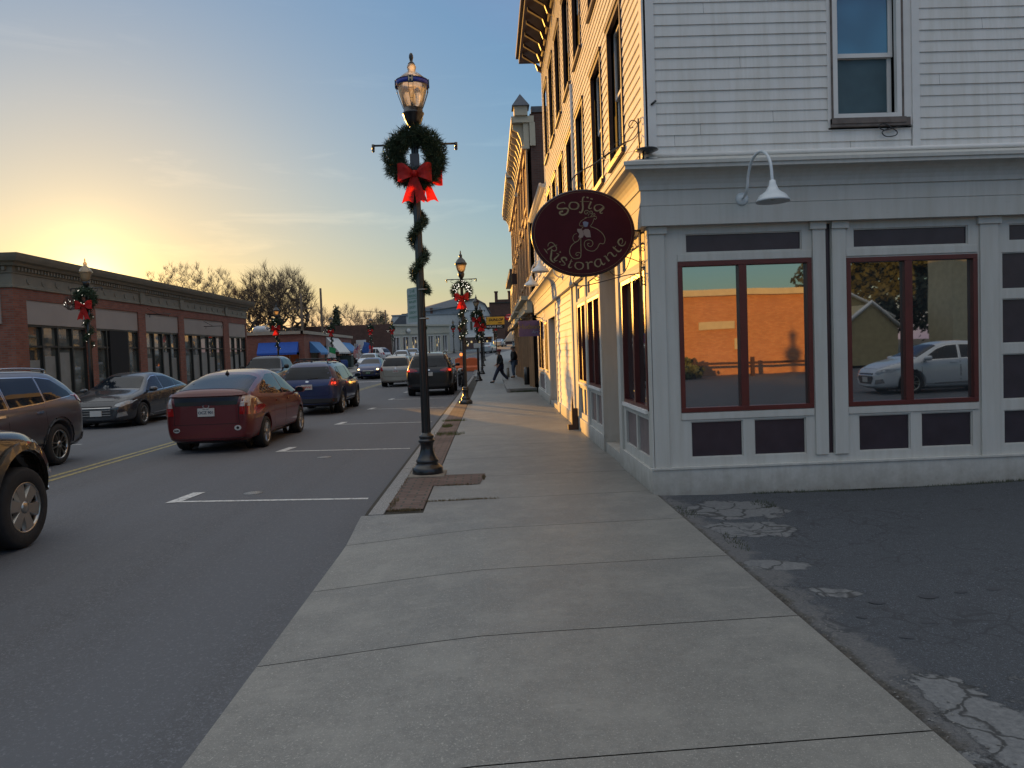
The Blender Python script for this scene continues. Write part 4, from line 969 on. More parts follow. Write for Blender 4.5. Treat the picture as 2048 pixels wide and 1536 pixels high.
        mb = MB(); mb.lathe([(.04,zt-.03),(.055,zt-.01),(.09,zt+.05),(.10,zt+.10),(.10,zt+.14),(.08,zt+.17)], (0,0,0), ns); mb.build('lamp_holder', m_post, t, world=False)
        mb = MB(); mb.lathe([(.085,zt+.165),(.13,zt+.26),(.16,zt+.38),(.165,zt+.42)], (0,0,0), ns); mb.build('globe', m_globe2, t, world=False)
        mb = MB(); mb.lathe([(.172,zt+.40),(.19,zt+.42),(.19,zt+.455),(.165,zt+.48),(.12,zt+.56),(.07,zt+.61),(.045,zt+.64),(.055,zt+.68),(.045,zt+.72),(.018,zt+.75),(.022,zt+.79),(.012,zt+.84),(0,zt+.86)], (0,0,0), ns); mb.build('cap', m_post, t, world=False)
    return t
def needles(mb, path, rad_, n, ln=.075, wd=.004):
    "short fir sprigs round a path of centre points"
    P = [Vector(p) for p in path]; L = len(P) - 1
    for i in range(n):
        t = random.random() * L; k = min(int(t), L-1); p = P[k].lerp(P[k+1], t-k); d = (P[k+1]-P[k]).normalized()
        a = d.orthogonal().normalized(); b = d.cross(a); an = random.uniform(0, 6.283); q = random.random() ** .45
        o = a*math.cos(an) + b*math.sin(an); c = p + o*rad_*q*(1+.16*math.sin(t*1.9+an*2)+.10*math.sin(t*4.3+an))
        dr = (o*random.uniform(.3,1) + d*random.uniform(-.9,.9) + Vector((random.uniform(-.5,.5),random.uniform(-.5,.5),random.uniform(-.5,.5)))).normalized() * ln * random.uniform(.6,1.25)
        s_ = dr.cross(Vector((random.uniform(-1,1),random.uniform(-1,1),random.uniform(-1,1)))).normalized()*wd*random.uniform(.8,1.8)
        mb.add([c-s_, c+s_, c+dr], [(0,1,2)])
def bow_mesh(mb, c, s=1.0, tail=.36, flip=1):
    "two looped ears, a knot and two hanging tails; flip -1 faces backwards"
    cx, cy, cz = c
    q = lambda x, y, z: (cx + x*s, cy - y*s*flip, cz + z*s)
    for sd_ in (-1, 1):
        for yy, k in ((.035, 1), (.0, .94)):
            rows = []
            for i in range(7):
                u = i/6; x = sd_*(.02 + .20*u); w_ = .03 + .085*math.sin(min(1,u*1.15)*math.pi*.5)
                bulge = yy + .055*math.sin(u*math.pi)*(1 if yy else -.6)
                zc = .012*math.sin(u*3) + .01*u
                rows.append([q(x*k, bulge+.008*math.cos(v*9+u*4), zc + w_*v) for v in (-1,-.5,0,.5,1)])
            for a, b in zip(rows, rows[1:]):
                for j in range(4): mb.add([a[j],b[j],b[j+1],a[j+1]], [(0,1,2,3)], True)
        rows = []
        for i in range(6):
            u = i/5; x0 = sd_*(.01+.085*u) - .01; w_ = .03+.045*u
            zz = -.02 - tail*u
            rows.append([q(x0 + w_*v, .035 + .012*math.sin(u*6+v*2+sd_), zz + (.045*(1-abs(v)) if i == 5 else 0)) for v in (-1,-.4,.2,1)])
        for a, b in zip(rows, rows[1:]):
            for j in range(3): mb.add([a[j],b[j],b[j+1],a[j+1]], [(0,1,2,3)], True)
    mb.lathe([(0,-.04),(.03,-.033),(.042,0),(.03,.033),(0,.04)], q(0,.05,0), 10)
def wreath(label, c, r0=.27, r1=.12, n=9000, lights=0, rz=0, glab=None, bowz=-.2, both=False, seg=40):
    t = thing('wreath', label, 'wreath', c, rz, 'wreaths with red bows on the street lamps')
    ring = [(r0*math.cos(2*math.pi*i/seg), 0, r0*math.sin(2*math.pi*i/seg)) for i in range(seg+1)]
    mb = MB(); needles(mb, ring, r1, n, .085 if n > 4000 else .11, .004 if n > 4000 else .011)
    mb.lathe([(r1*.72*math.cos(a), r1*.72*math.sin(a)) for a in [i*math.pi/4 for i in range(1)]] or [(0,0)], (0,0,0), 3) if 0 else None
    mb.tube(ring, r1*.55, 8); mb.build('fir_ring', m_needle, t, world=False)
    mb = MB(); bow_mesh(mb, (0,-r1*.95,bowz), 1.0 if n > 4000 else 1.15)
    o = mb.build('bow', m_bow, t, world=False)
    if both: mb = MB(); bow_mesh(mb, (.12,r1*.95,bowz-.0), 1.0, .3, -1); mb.build('bow', m_bow, t, world=False)
    if lights:
        mb = MB()
        for i in range(lights):
            a = random.uniform(0,6.28); b = random.uniform(3.4,6.0); rr = r0 + r1*math.cos(b)*1.05
            mb.lathe([(0,-.011),(.011,0),(0,.011)], (rr*math.cos(a), r1*math.sin(b)*1.08-.01, rr*math.sin(a)), 5)
        mb.build('fairy_lights', m_fairy, t, world=False)
    return t
def garland(label, c, z0, z1, turns, r=.085, th=.055, n=3500, lights=0, ph=0):
    t = thing('garland', label, 'garland', c, 0, 'fir garlands wound round the lamp posts')
    k = 60; path = [((r+.02)*math.cos(ph+2*math.pi*turns*i/k), (r+.02)*math.sin(ph+2*math.pi*turns*i/k), z0+(z1-z0)*i/k) for i in range(k+1)]
    mb = MB(); needles(mb, path, th, n, .06 if n > 2000 else .08, .0038 if n > 2000 else .009); mb.tube(path, th*.4, 6); mb.build('fir_rope', m_needle, t, world=False)
    if lights:
        mb = MB()
        for i in range(lights):
            p = path[int(i/lights*k)]; mb.lathe([(0,-.011),(.011,0),(0,.011)], (p[0]*1.5, p[1]*1.5-.02, p[2]+random.uniform(-.03,.03)), 5)
        mb.build('fairy_lights', m_fairy, t, world=False)
    return t
# the near lamp
LX, LY = -.885, 10.22
lamp_post('street_lamp', 'tall near street lamp with clear globe and blue band marked H', (LX, LY, 0), 5.47, fancy=True, footing=True)
wreath('unlit green wreath with large red bow on the near street lamp', (LX+.0, LY-.03, 4.17), .28, .115, 13000, both=True, bowz=-.24)
garland('green garland spiralling down the near street lamp', (LX, LY, 0), 2.40, 3.95, 3.35, .064, .043, 5600, ph=-.4)
# parking sign strapped to its post
ps = thing('parking_sign', 'narrow white parking sign with green lettering strapped to the near lamp post', 'sign', (LX-.03, LY-.035, 2.03), rad(-56))
mb = MB(); pts = []
W2, H2, rr = .15, .46, .03
for (cx_, cz_, a0) in ((W2-rr,H2-rr,0),(-W2+rr,H2-rr,90),(-W2+rr,rr,180),(W2-rr,rr,270)):
    pts += [(cx_+rr*math.cos(rad(a0+k*30)), cz_+rr*math.sin(rad(a0+k*30))) for k in range(4)]
off = -.158
mb.prism(pts, lambda a,b: (a+off,-.002,b), lambda a,b: (a+off,.002,b)); mb.build('plate', M('sign_pale_green',(.33,.40,.39),.5,var=.12,scale=9), ps, world=False)
mb = MB()
for s_, z, sz in (('2 HR',.41,.065),('PARKING',.35,.055),('9AM-6PM',.27,.052),('EXCEPT',.20,.05),('SUNDAY',.13,.05),('& HOLIDAYS',.065,.042)): text_mb(mb, s_, sz, (off,-.0022,z), (1,0,0), (0,0,1), (0,-1,0), .001)
mb.box(off-.13,off+.13,-.0028,-.0022,.312,.318); mb.build('lettering', M('sign_green',(.03,.16,.10),.5), ps, world=False)
mb = MB()
for z in (.04,.42): mb.lathe([(.062,z-.008),(.066,z-.008),(.066,z+.008),(.062,z+.008),(.062,z-.008)], (0,0,0), 16); mb.box(-.085,-.055,-.01,.01,z-.01,z+.01)
cl_ = mb.build('clamp', M('galvanised',(.35,.33,.3),.4,.8), ps, world=False); cl_.location = (.065*math.cos(rad(64))-.0, .065*math.sin(rad(64)), 0)
# the other lamps of the row, uphill
l2 = lamp_post('street_lamp', 'second street lamp on the right pavement with black cap, beside the parked dark estate', (-.81, 24.2, 0), 4.8)
w2 = wreath('wreath sprinkled with white lights on the second right hand street lamp', (-.81, 24.1, 3.52), .235, .09, 5000, lights=60, bowz=-.19)
ga2 = garland('light strung garland on the second right hand street lamp', (-.81, 24.2, 0), 1.9, 3.3, 4, .075, .06, 3000, lights=26)
lf = lamp_post('street_lamp', 'street lamp carrying a small white sign, third on the right pavement', (-.68, 43.3, 0), 4.85, detail=1)
wf = wreath('dark wreath on the third right hand street lamp', (-.68, 43.2, 3.62), .235, .10, 1500, lights=10)
gf = garland('garland on the third right hand street lamp', (-.68, 43.3, 0), 2.2, 3.3, 2.5, .075, .06, 700, lights=6)
sg = thing('notice_sign', 'small blank white sign on the third right hand lamp post', 'sign', (-.68, 43.2, 1.86))
mb = MB(); mb.box(-.22,.16,-.02,.0,0,.26); mb.build('plate', M('sign_white',(.6,.64,.62),.45,var=.05), sg, world=False)
def put(y, x, lab, z=None, H=None):
    z = gz(y) if z is None else z
    for proto, dz, what in ((lf, 0, 'street lamp'), (wf, 3.62, 'wreath'), (gf, 0, 'garland')):
        c = copy_tree(proto); c.location = (x, y-(.1 if what == 'wreath' else 0), z+dz); c['label'] = f'{what} {lab}'
        if y == 23.6 and what == 'street lamp':
            for k in kids(c):
                if k.name.startswith('cap'): k.data = k.data.copy(); k.data.materials[0] = m_globe2
for y, x, lab in ((54.5,-.6,'fourth along the right pavement, just uphill of the white notice'),(66.5,-.63,'fifth along the right pavement, seen left of the walking people'),
                  (78.5,-.6,'sixth along the right pavement, near the far silver car'),(97,.85,'farthest on the right pavement, under the yellow tyre sign')):
    put(y, x, lab)
for y, x, lab in ((23.6,-12.05,'in front of the long brick building, against the sunset'),(45,-12.25,'beside the blue awning of the low brick building'),(64,-13.0,'by the flags outside the low brick building'),
                  (76,-11.6,'before the bare brick side wall across the street'),(88,-11.0,'at the near corner of the cream shop row'),(97,-8.1,'at the middle of the cream shop row'),(112,-5.2,'in front of the white building uphill'),(121,-4.6,'farthest on the left pavement')):
    put(y, x, lab, H=1)
for y, x, z in ((23.6,-12.05,.1),(45,-12.25,.1),(64,-13.0,.35),(88,-11.0,1.0)):
    t = thing('light_ball', {23.6:'round twig ball of lights hung on the lamp before the brick building',45:'round ball of lights hung on the lamp by the blue awning',64:'dark round ball hung on the lamp by the flags',88:'tiny round ball hung on the lamp by the cream shops'}[y], 'decoration', (x-.46, y-.02, z+3.42), 0, 'light balls hung from the lamp arms')
    mb = MB()
    for i in range(90):
        a, b = random.uniform(0,6.28), random.uniform(-1,1); r_ = .19
        v = Vector((math.sqrt(1-b*b)*math.cos(a), math.sqrt(1-b*b)*math.sin(a), b)); o_ = v.orthogonal().normalized(); o2 = v.cross(o_); an = random.uniform(0,3.14); dd = o_*math.cos(an)+o2*math.sin(an)
        mb.tube([v*r_-dd*.12, v*r_*1.03, v*r_+dd*.12], .005, 4, False)
    mb.tube([(0,0,.17),(0,0,.42)], .004, 4); mb.build('twig_ball', m_brown, t, world=False)
    mb = MB()
    for i in range(14):
        a, b = random.uniform(0,6.28), random.uniform(-1,1); mb.lathe([(0,-.012),(.012,0),(0,.012)], (.2*math.sqrt(1-b*b)*math.cos(a), .2*math.sqrt(1-b*b)*math.sin(a), .2*b), 5)
    mb.build('fairy_lights', m_fairy, t, world=False)
# ================================================================== other buildings
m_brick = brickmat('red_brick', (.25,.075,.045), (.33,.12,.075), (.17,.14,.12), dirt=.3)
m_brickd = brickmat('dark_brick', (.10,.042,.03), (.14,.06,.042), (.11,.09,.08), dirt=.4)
m_bricko = brickmat('orange_brick', (.42,.18,.09), (.50,.25,.13), (.34,.22,.15), dirt=.2)
m_olive = M('olive_cornice', (.21,.195,.15), .6, var=.12)
m_panelg = M('beige_panel', (.34,.30,.27), .6, var=.05, scale=1)
m_ltglass = glassmat('left_glass', (.07,.08,.075), .02, 2.3, .03)
m_cream2 = M('cream_stucco', (.45,.43,.36), .75, var=.08)
m_blue = M('blue_canvas', (.015,.09,.42), .7, var=.12, scale=6)
m_whitec = M('white_canvas', (.55,.56,.55), .7, var=.08)
m_slate = M('slate_roof', (.10,.11,.13), .8, var=.2, scale=5)
m_stucco = M('pale_siding', (.50,.53,.54), .7, var=.06)
# ---- long brick block across the street: east front at x=-14, u = y
B = thing('brick_building', 'long single storey brick shop block with olive cornice across the street', 'building', (-14, 34, 0))
PE = lambda u, d, z: (-14 + d, u, z)
PN = lambda u, d, z: (u, 23.2 - d, z)
bays = [(23.86,27.3),(27.95,31.3),(31.93,35.28),(35.9,41.15),(41.97,44.8)]
hol = [(a,b,.68 if i != 1 else .05,3.69) for i,(a,b) in enumerate(bays)]
mb = MB(); wallface(mb, PE, 23.2, 45, -.1, 4.02, hol, .16); wallface(mb, PN, -30, -14, -.1, 4.02, [(-30,-14.9,.0,3.0)], .3)
mb.quad((-14,45,-.1),(-30,45,-.1),(-30,45,4.9),(-14,45,4.9)); mb.quad((-30,45,-.1),(-30,23.2,-.1),(-30,23.2,4.9),(-30,45,4.9)); mb.build('wall', m_brick, B)
mb = MB()
for (a,b) in bays: pbox(mb, PE, a, b, -.15, -.03 if a < 24 or a > 40 else -.05, 2.95, 3.69)
pbox(mb, PN, -29, -14.35, .0, .05, 2.95, 3.95); each(mb, 'sign_panel', m_panelg, B)
mb = MB()
prof = [(0,4.0),(.05,4.02),(.05,4.08),(.02,4.10),(.02,4.42),(.06,4.44),(.06,4.50),(.07,4.50),(.07,4.62),(.20,4.64),(.24,4.72),(.36,4.76),(.42,4.86),(.46,4.97),(.0,5.02)]
pts = [[(-30,23.2-d,z),(-14+d,23.2-d,z),(-14+d,45+d,z),(-30,45+d,z)] for d,z in prof]
for p,q in zip(pts,pts[1:]):
    for k in range(3): mb.quad(p[k],p[k+1],q[k+1],q[k])
mb.quad((-30,23.2,4.9),(-14,23.2,4.9),(-14,45,4.9),(-30,45,4.9)); y = 23.3
while y < 44.9: pbox(mb, PE, y, y+.09, .07, .15, 4.51, 4.62); y += .17
x = -14.1
while x > -18: pbox(mb, PN, x-.09, x, .07, .15, 4.51, 4.62); x -= .17
mb.build('cornice', m_olive, B)
mb = MB(); m_relief = M('relief_light', (.26,.25,.21), .6)
for i in range(28):
    y = 24.0 + i*.78
    mb.tube([PE(y+a, .03, 4.27+b) for a,b in spiral((0,0), .10, .10, 2.6, 5.3, 6)], .014, 4)
each(mb, 'relief', m_relief, B)
mb = MB()
for y in (27.62,31.61,35.6,41.55): pbox(mb, PE, y-.2, y+.2, .0, .08, 4.03, 4.52)
each(mb, 'cornice_block', m_olive, B)
m_mull = M('dark_mullion', (.022,.026,.026), .4, var=.2)
for i,((a,b),nm) in enumerate(zip(bays,(4,4,4,5,3))):
    mb = MB(); z0 = .68 if i != 1 else .05
    mb2 = MB(); pbox(mb2, PE, a, b, -.17, -.15, z0, 2.95)
    n_ = nm
    for k in range(n_+1):
        u = a + (b-a)*k/n_; pbox(mb, PE, max(a,u-.04), min(b,u+.04), -.15, -.06, z0, 2.95)
    pbox(mb, PE, a, b, -.145, -.07, 2.24, 2.30); pbox(mb, PE, a, b, -.145, -.065, z0, z0+.07); pbox(mb, PE, a, b, -.145, -.065, 2.88, 2.95)
    o = mb.build('shop_window', m_mull, B); mb2.build('pane', m_ltglass, o)
    mb = MB()
    if i != 1:
        for k in range(n_):
            if (k+i) % 4 == 3: continue
            u = a + (b-a)*(k+.5)/n_; pbox(mb, PE, u-.25*(b-a)/n_*1.6, u+.25*(b-a)/n_*1.6, -.149, -.147, z0+.1, 1.85+.12*((k*7)%3))
        each(mb, 'blind', M('white_blind',(.25,.26,.25),.6,var=.1), o)
mb = MB(); pbox(mb, PE, 28.95, 30.35, -.14, -.03, .0, 2.9); d_ = mb.build('door', m_core, B); mb = MB(); pbox(mb, PE, 29.6, 29.66, -.03, .02, .9, 1.3); mb.build('handle', m_trimw, d_)
mb = MB()
for (a,b) in (bays[0],bays[2],bays[3],bays[4]): pbox(mb, PE, a, b, -.02, .05, .60, .68)
each(mb, 'window_sill', m_conc, B)
for (y0,y1,dz) in ((32.0,34.0,3.63),(38.2,41.8,3.35)):
    t = thing('sign_bracket', 'empty black sign arm on the brick block, %s' % ('over the middle shop' if y0 < 35 else 'over the fourth shop'), 'bracket', (-14, y0, dz), 0, 'empty sign arms on the brick block')
    mb = MB(); mb.tube([(-13.95,y0,dz),(-13.0,y0,dz)], .018, 6); mb.tube([(-13.95,y0,dz+.25),(-13.5,y0,dz)], .01, 5)
    for x in (-13.85,-13.1): mb.tube([(x,y0,dz),(x,y0,dz-.12)], .01, 5)
    mb.build('arm', m_black, t)
# ---- low brick building with blue awnings
A = thing('awning_building', 'low red brick building with blue and white awnings beyond the shop block', 'building', (-14.8, 62, 0))
PA = lambda u, d, z: (-14.8 + d, u, z); PB = lambda u, d, z: (u, 62 - d, z)
he = [(64.3,66.8,.3,2.7),(69.5,74,.3,2.7),(76.5,81,.5,2.7)]; hs = [(-17.6,-15.2,1.0,2.2),(-20.7,-19.9,1.3,2.4)]
mb = MB(); wallface(mb, PA, 62, 83, -.2, 3.6, he, .2); wallface(mb, PB, -28, -14.8, -.2, 3.6, hs, .12); mb.quad((-14.8,83,-.2),(-28,83,-.2),(-28,83,3.7),(-14.8,83,3.7)); mb.build('wall', m_brick, A)
mb = MB(); pbox(mb, PA, 61.8, 83.2, -.2, .15, 3.58, 3.83); mb.box(-28,-14.8,61.8,62.05,3.582,3.828); mb.quad((-28,61.9,3.78),(-14.9,61.9,3.78),(-14.9,83.1,3.78),(-28,83.1,3.78)); mb.build('parapet', M('buff_coping',(.36,.31,.24),.7), A)
mb = MB()
for (a,b,c,d) in he: pbox(mb, PA, a, b, -.2, -.15, c, d)
for (a,b,c,d) in hs[:1]: pbox(mb, PB, a, b, -.11, -.08, c, d)
each(mb, 'pane', m_glassd, A)
mb = MB()
for (a,b,c,d) in he:
    for k in range(5): pbox(mb, PA, a+(b-a)*k/4-.04, a+(b-a)*k/4+.04, -.15, -.05, c, d)
for k in range(4): pbox(mb, PB, -17.6+2.4*k/3-.03, -17.6+2.4*k/3+.03, -.08, -.03, 1.0, 2.2)
each(mb, 'mullion', m_cream2, A)
mb = MB(); pbox(mb, PB, -20.7,-19.9,-.1,-.06,1.35,2.4); mb.build('blind_window', m_panelg, A)
def awning(parent, P, a, b, z1, z0, out, mat, name='awning', label=None):
    mb = MB(); t_ = .02
    mb.quad(P(a,.02,z1),P(b,.02,z1),P(b,out,z0),P(a,out,z0)); mb.quad(P(a,.02,z1-t_),P(b,.02,z1-t_),P(b,out,z0-t_),P(a,out,z0-t_))
    mb.quad(P(a,out,z0),P(b,out,z0),P(b,out,z0-.16),P(a,out,z0-.16)); mb.quad(P(a,out-.01,z0),P(b,out-.01,z0),P(b,out-.01,z0-.16),P(a,out-.01,z0-.16))
    for u in (a,b): mb.add([P(u,.02,z1),P(u,out,z0),P(u,.02,z0)], [(0,1,2)])
    return mb.build(name, mat, parent)
awning(A, PB, -18.4, -15.25, 2.97, 2.12, .65, m_blue)
m_blue2 = M('blue_canvas_light',(.06,.20,.45),.7)
awning(A, PA, 63.8, 67.5, 3.0, 2.05, .9, m_blue2); awning(A, PA, 70.2, 75.8, 3.5, 2.1, 1.15, m_whitec); awning(A, PA, 76.8, 82, 3.1, 2.2, 1.0, m_blue2)
for (x,y,s,l) in ((-19.9,68,(.9,.9,.7),'round silver roof vent on the low brick building'),(-23.2,70,(.4,.4,.6),'small pale vent pipe left on the low brick roof'),(-24.4,70,(.35,.35,.55),'smaller pale vent box at the far left of the low brick roof')):
    t = thing('roof_vent', l, 'vent', (x,y,3.76), 0)
    mb = MB(); a,b,h = s
    if a > .5: mb.lathe([(.6,0),(.55,.15),(.7,.2),(.74,.45),(.66,.6),(.33,.72),(0,.72)], (0,0,.1), 18)
    else: mb.box(-a/2,a/2,-a/2,a/2,0,h*.6); mb.box(-a*.65,a*.65,-a*.65,a*.65,h*.6,h)
    mb.build('cowl', M('zinc',(.42,.44,.48),.45,.3), t, world=False)
t = thing('hanging_sign', 'white projecting box sign at the far corner of the low brick building', 'sign', (-13.8,84,2.5)); mb = MB(); mb.box(-.65,.4,-.06,.06,0,.9); mb.build('panel', m_whitec, t, world=False); mb = MB(); mb.tube([(-1.0,0,.8),(.3,0,.8)], .02, 5); mb.build('arm', m_black, t, world=False)
# flags
def flag(name, label, loc, bars, w_=.9, h_=1.35, horiz=True, lean=.5):
    t = thing('flag', label, 'flag', loc, 0, 'flags outside the low brick building')
    top = Vector((.75*lean, -.05, 1.5)); mb = MB(); mb.tube([(0,0,0),top], .02, 6); mb.build('staff', m_whitec, t, world=False)
    for i,(u0,u1,v0,v1,mt) in enumerate(bars):
        mb = MB(); nn = 8
        def q(u,v): return Vector((top.x*(1-.55*u) + .70*v*w_ + .05*math.sin(u*7+v*3), top.y - .15*v*w_ + .07*math.sin(u*6+v*5), top.z - u*h_ - .18*v))
        off = 0 if u1-u0 > .9 and v1-v0 > .9 else 1
        for a in range(nn):
            for b in range(3):
                ua,ub = u0+(u1-u0)*a/nn, u0+(u1-u0)*(a+1)/nn; va,vb = v0+(v1-v0)*b/3, v0+(v1-v0)*(b+1)/3
                e = Vector((0,-.006*off,0)); mb.quad(q(ua,va)*1+e, q(ub,va)+e, q(ub,vb)+e, q(ua,vb)+e)
        mb.build('cloth' if i == 0 else 'stripe', mt, t, world=False)
fg, fw_, fr_, fb_ = clothmat('flag_green',(.02,.22,.08),.4), clothmat('flag_white',(.5,.5,.48),.4), clothmat('flag_red',(.5,.03,.03),.4), clothmat('flag_blue',(.04,.10,.30),.4)
flag('flag','green white and red tricolour flag on a slanted staff', (-13.35,63.2,1.0), [(0,.33,0,1,fg),(.33,.66,0,1,fw_),(.66,1,0,1,fr_)], lean=.35)
flag('flag','stars and stripes flag hanging right of the tricolour', (-13.6,76.5,1.4), [(0,1,0,1,fw_)]+[(0,1,k/7,k/7+.075,fr_) for k in range(7)]+[(0,.4,0,.55,fb_)], lean=.4)
flag('flag','plain blue flag behind the stars and stripes flag', (-13.2,79,1.6), [(0,1,0,1,fb_)], h_=1.1)
flag('flag','red flag with a pale emblem, farthest right of the flags', (-13.2,81,1.3), [(0,1,0,1,fr_),(.25,.5,.4,.8,fw_)], h_=1.5, lean=.6)
for (x,y,c,l,h) in ((-13.2,69.3,(.015,.05,.20),'round dark blue bin on the pavement by the low brick building',.85),(-13.5,72,(.02,.035,.03),'dark green dumpster box behind the blue bin',1.2)):
    t = thing('waste_bin', l, 'bin', (x,y,gz(y)))
    mb = MB()
    if h < 1: mb.lathe([(.40,0),(.47,.3),(.47,.7),(.42,.8),(.45,.85),(.3,.88),(0,.88)], (0,0,0), 20)
    else: mb.box(-.7,.7,-.6,.6,.1,1.1); mb.box(-.74,.74,-.64,.64,1.1,1.18)
    mb.build('bin_body', M('bin%g'%h, c, .5), t, world=False)
# ---- brick store with cream street front (angled with the bend of the street)
Sx0, Sy0, Sx1, Sy1 = -11.6, 92.0, -5.9, 115.0
ang = math.atan2(Sx1-Sx0, Sy1-Sy0); Lr = math.hypot(Sx1-Sx0, Sy1-Sy0)
Sr = thing('shop_row', 'single storey cream shop row with bare brown brick side wall, uphill on the left', 'building', (Sx0, Sy0, 1.0))
def PR(u, d, z): return (Sx0 + math.sin(ang)*u + math.cos(ang)*d, Sy0 + math.cos(ang)*u - math.sin(ang)*d, z + 1.05 + u*.026)
sh = []
for k in range(7): sh.append((.5+k*3.3, .5+k*3.3+2.3, .35, 2.75))
mb = MB(); wallface(mb, PR, 0, Lr, -1, 4.1, sh, .25); mb.build('front_wall', m_cream2, Sr)
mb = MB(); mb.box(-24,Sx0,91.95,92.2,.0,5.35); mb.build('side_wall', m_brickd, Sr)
mb = MB(); mb.add([(-24,92.2,5.2),(Sx0,92.2,5.2),(Sx1,Sy1,5.7),(-20,Sy1,5.7)], [(0,1,2,3)]); pbox(mb, PR, 0, Lr, -.3, .18, 4.02, 4.25); pbox(mb, PR, 0, Lr, 0, .1, 3.0, 3.1); mb.build('parapet', m_cream2, Sr)
for i,h in enumerate(sh):
    mb = MB(); frame(mb, PR, *h, .09, -.2, -.02); pbox(mb, PR, (h[0]+h[1])/2-.04, (h[0]+h[1])/2+.04, -.2, -.04, h[2], h[3]); o = mb.build('shop_window', m_trimw, Sr)
    mb = MB(); pbox(mb, PR, h[0], h[1], -.22, -.2, h[2], h[3]); mb.build('pane', m_glassd, o)
    if i in (1,2,5):
        mb = MB()
        for k in range(5): u = h[0]+.3+random.random()*1.6; z = .5+random.random()*1.6; pbox(mb, PR, u, u+.3, -.199, -.196, z, z+.35)
        mb.build('lit_display', M('lit_display',(.7,.5,.22),.6,emit=.45,var=.5,scale=2), o)
t = thing('fascia_sign', 'white oval fascia sign over the cream shop row', 'sign', PR(5.6,.12,3.4)); mb = MB(); mb.lathe([(0,-.03),(.75,-.03),(.75,.03),(0,.03)], (0,0,0), 20, 'x', M=Matrix.Rotation(-ang,4,'Z') @ Matrix.Diagonal((1,1,.45,1))); mb.build('panel', m_whitec, t, world=False)
# ---- white buildings uphill
Wb = thing('white_building', 'large white building with flat front wing and grey pitched roof at the bend', 'building', (-8, 122, 2))
mb = MB(); mb.box(-15.2,-2.6,122,134,1,7.9); wallface(mb, lambda u,d,z:(u,121.98-d,z), -15.2, -2.6, 1, 7.9, [(-7.1,-6.4,4.6,6.2),(-12.4,-11.5,5.6,6.2),(-4.6,-4.2,4.8,6.2)], .15)
mb.build('wall', m_stucco, Wb)
mb = MB()
for (a,b,c,d) in ((-7.1,-6.4,4.6,6.2),(-12.4,-11.5,5.6,6.2),(-4.6,-4.2,4.8,6.2)): mb.box(a,b,121.99,122.0-.02,c,d); mb.box(a-.08,b+.08,121.9,121.97,(c+d)/2-.04,(c+d)/2+.04)
mb.build('window', m_glassd, Wb)
mb = MB(); mb.box(-12.8,-4.5,122.5,133,7.9,8.9); mb.box(-15.3,-2.5,121.85,122.1,7.75,7.95); mb.build('upper_wall', M('slate_siding',(.20,.24,.28),.7), Wb)
mb = MB(); mb.add([(-13.8,122.2,7.9),(-3.2,122.2,9.2),(-3.2,134,9.2),(-13.8,134,7.9),(-4.6,126,10.7),(-4.6,131,10.7),(-10,126,9.4),(-10,131,9.4)], [(0,1,4,6),(6,4,5,7),(7,5,2,3),(0,6,7,3),(1,2,5,4)]); mb.add([(-15.2,122,6.0),(-15.2,134,6.0),(-13.4,122,7.95),(-13.4,134,7.95)],[(0,1,3,2)]); mb.add([(-15.7,121.9,5.9),(-13.6,121.9,8.1),(-13.0,121.9,8.1),(-13.0,121.9,5.9)],[(0,1,2,3)]); mb.build('roof', m_slate, Wb)
mb = MB(); mb.box(-9.2,-8.8,122.4,122.8,8.0,8.9); mb.build('chimney', m_brickd, Wb)
Gb = thing('gambrel_building', 'white shop building with curved gambrel roof and lit ground floor', 'building', (-2, 124, 2))
mb = MB(); gm = [(-4.2,1.5),(-4.2,8.7),(-3.4,9.6),(-2.0,9.7),(-.6,8.9),(.1,7.6),(.5,6.0),(.5,1.5)]
mb.prism(gm, lambda a,b:(a,118.5,b), lambda a,b:(a,130,b)); mb.build('wall', m_stucco, Gb)
mb = MB(); out = [(-4.4,8.6),(-3.5,9.75),(-1.95,9.9),(-.45,9.05),(.3,7.7),(.75,5.9)]
for p,q in zip(out,out[1:]): mb.add([(p[0],118.2,p[1]),(q[0],118.2,q[1]),(q[0],130,q[1]),(p[0],130,p[1])],[(0,1,2,3)]); mb.add([(p[0],118.2,p[1]),(q[0],118.2,q[1]),(q[0],118.2,q[1]-.25),(p[0],118.2,p[1]-.25)],[(0,1,2,3)])
mb.build('roof', m_slate, Gb)
mb = MB()
for x in (-3.6,-2.7,-1.8,-.9,-.1): mb.box(x-.17,x+.17,118.42,118.5,5.1,6.4)
mb.build('window', m_glassd, Gb)
mb = MB(); mb.box(-3.9,.3,118.35,118.5,2.2,3.9); mb.build('shop_window', m_glassd, Gb)
mb = MB(); mb.box(-4.3,.6,117.9,118.5,3.95,4.2); mb.box(-1.9,-.9,118.3,118.45,4.4,5.0); mb.build('fascia', m_trimw, Gb)
mb = MB(); 
for i in range(6): x=-3.5+i*.6; mb.box(x,x+.25,118.31,118.34,2.6+.5*(i%2),2.9+.5*(i%2))
mb.build('lit_display', M('lit_display',(.7,.5,.22),.6,emit=.45), Gb)
t = thing('fascia_sign', 'small red fascia sign on the gambrel roofed shop', 'sign', (-1.4,118.2,4.45)); mb = MB(); mb.box(-.5,.5,-.02,.05,0,.5); mb.build('panel', M('dark_red_sign',(.25,.03,.03),.5), t, world=False)
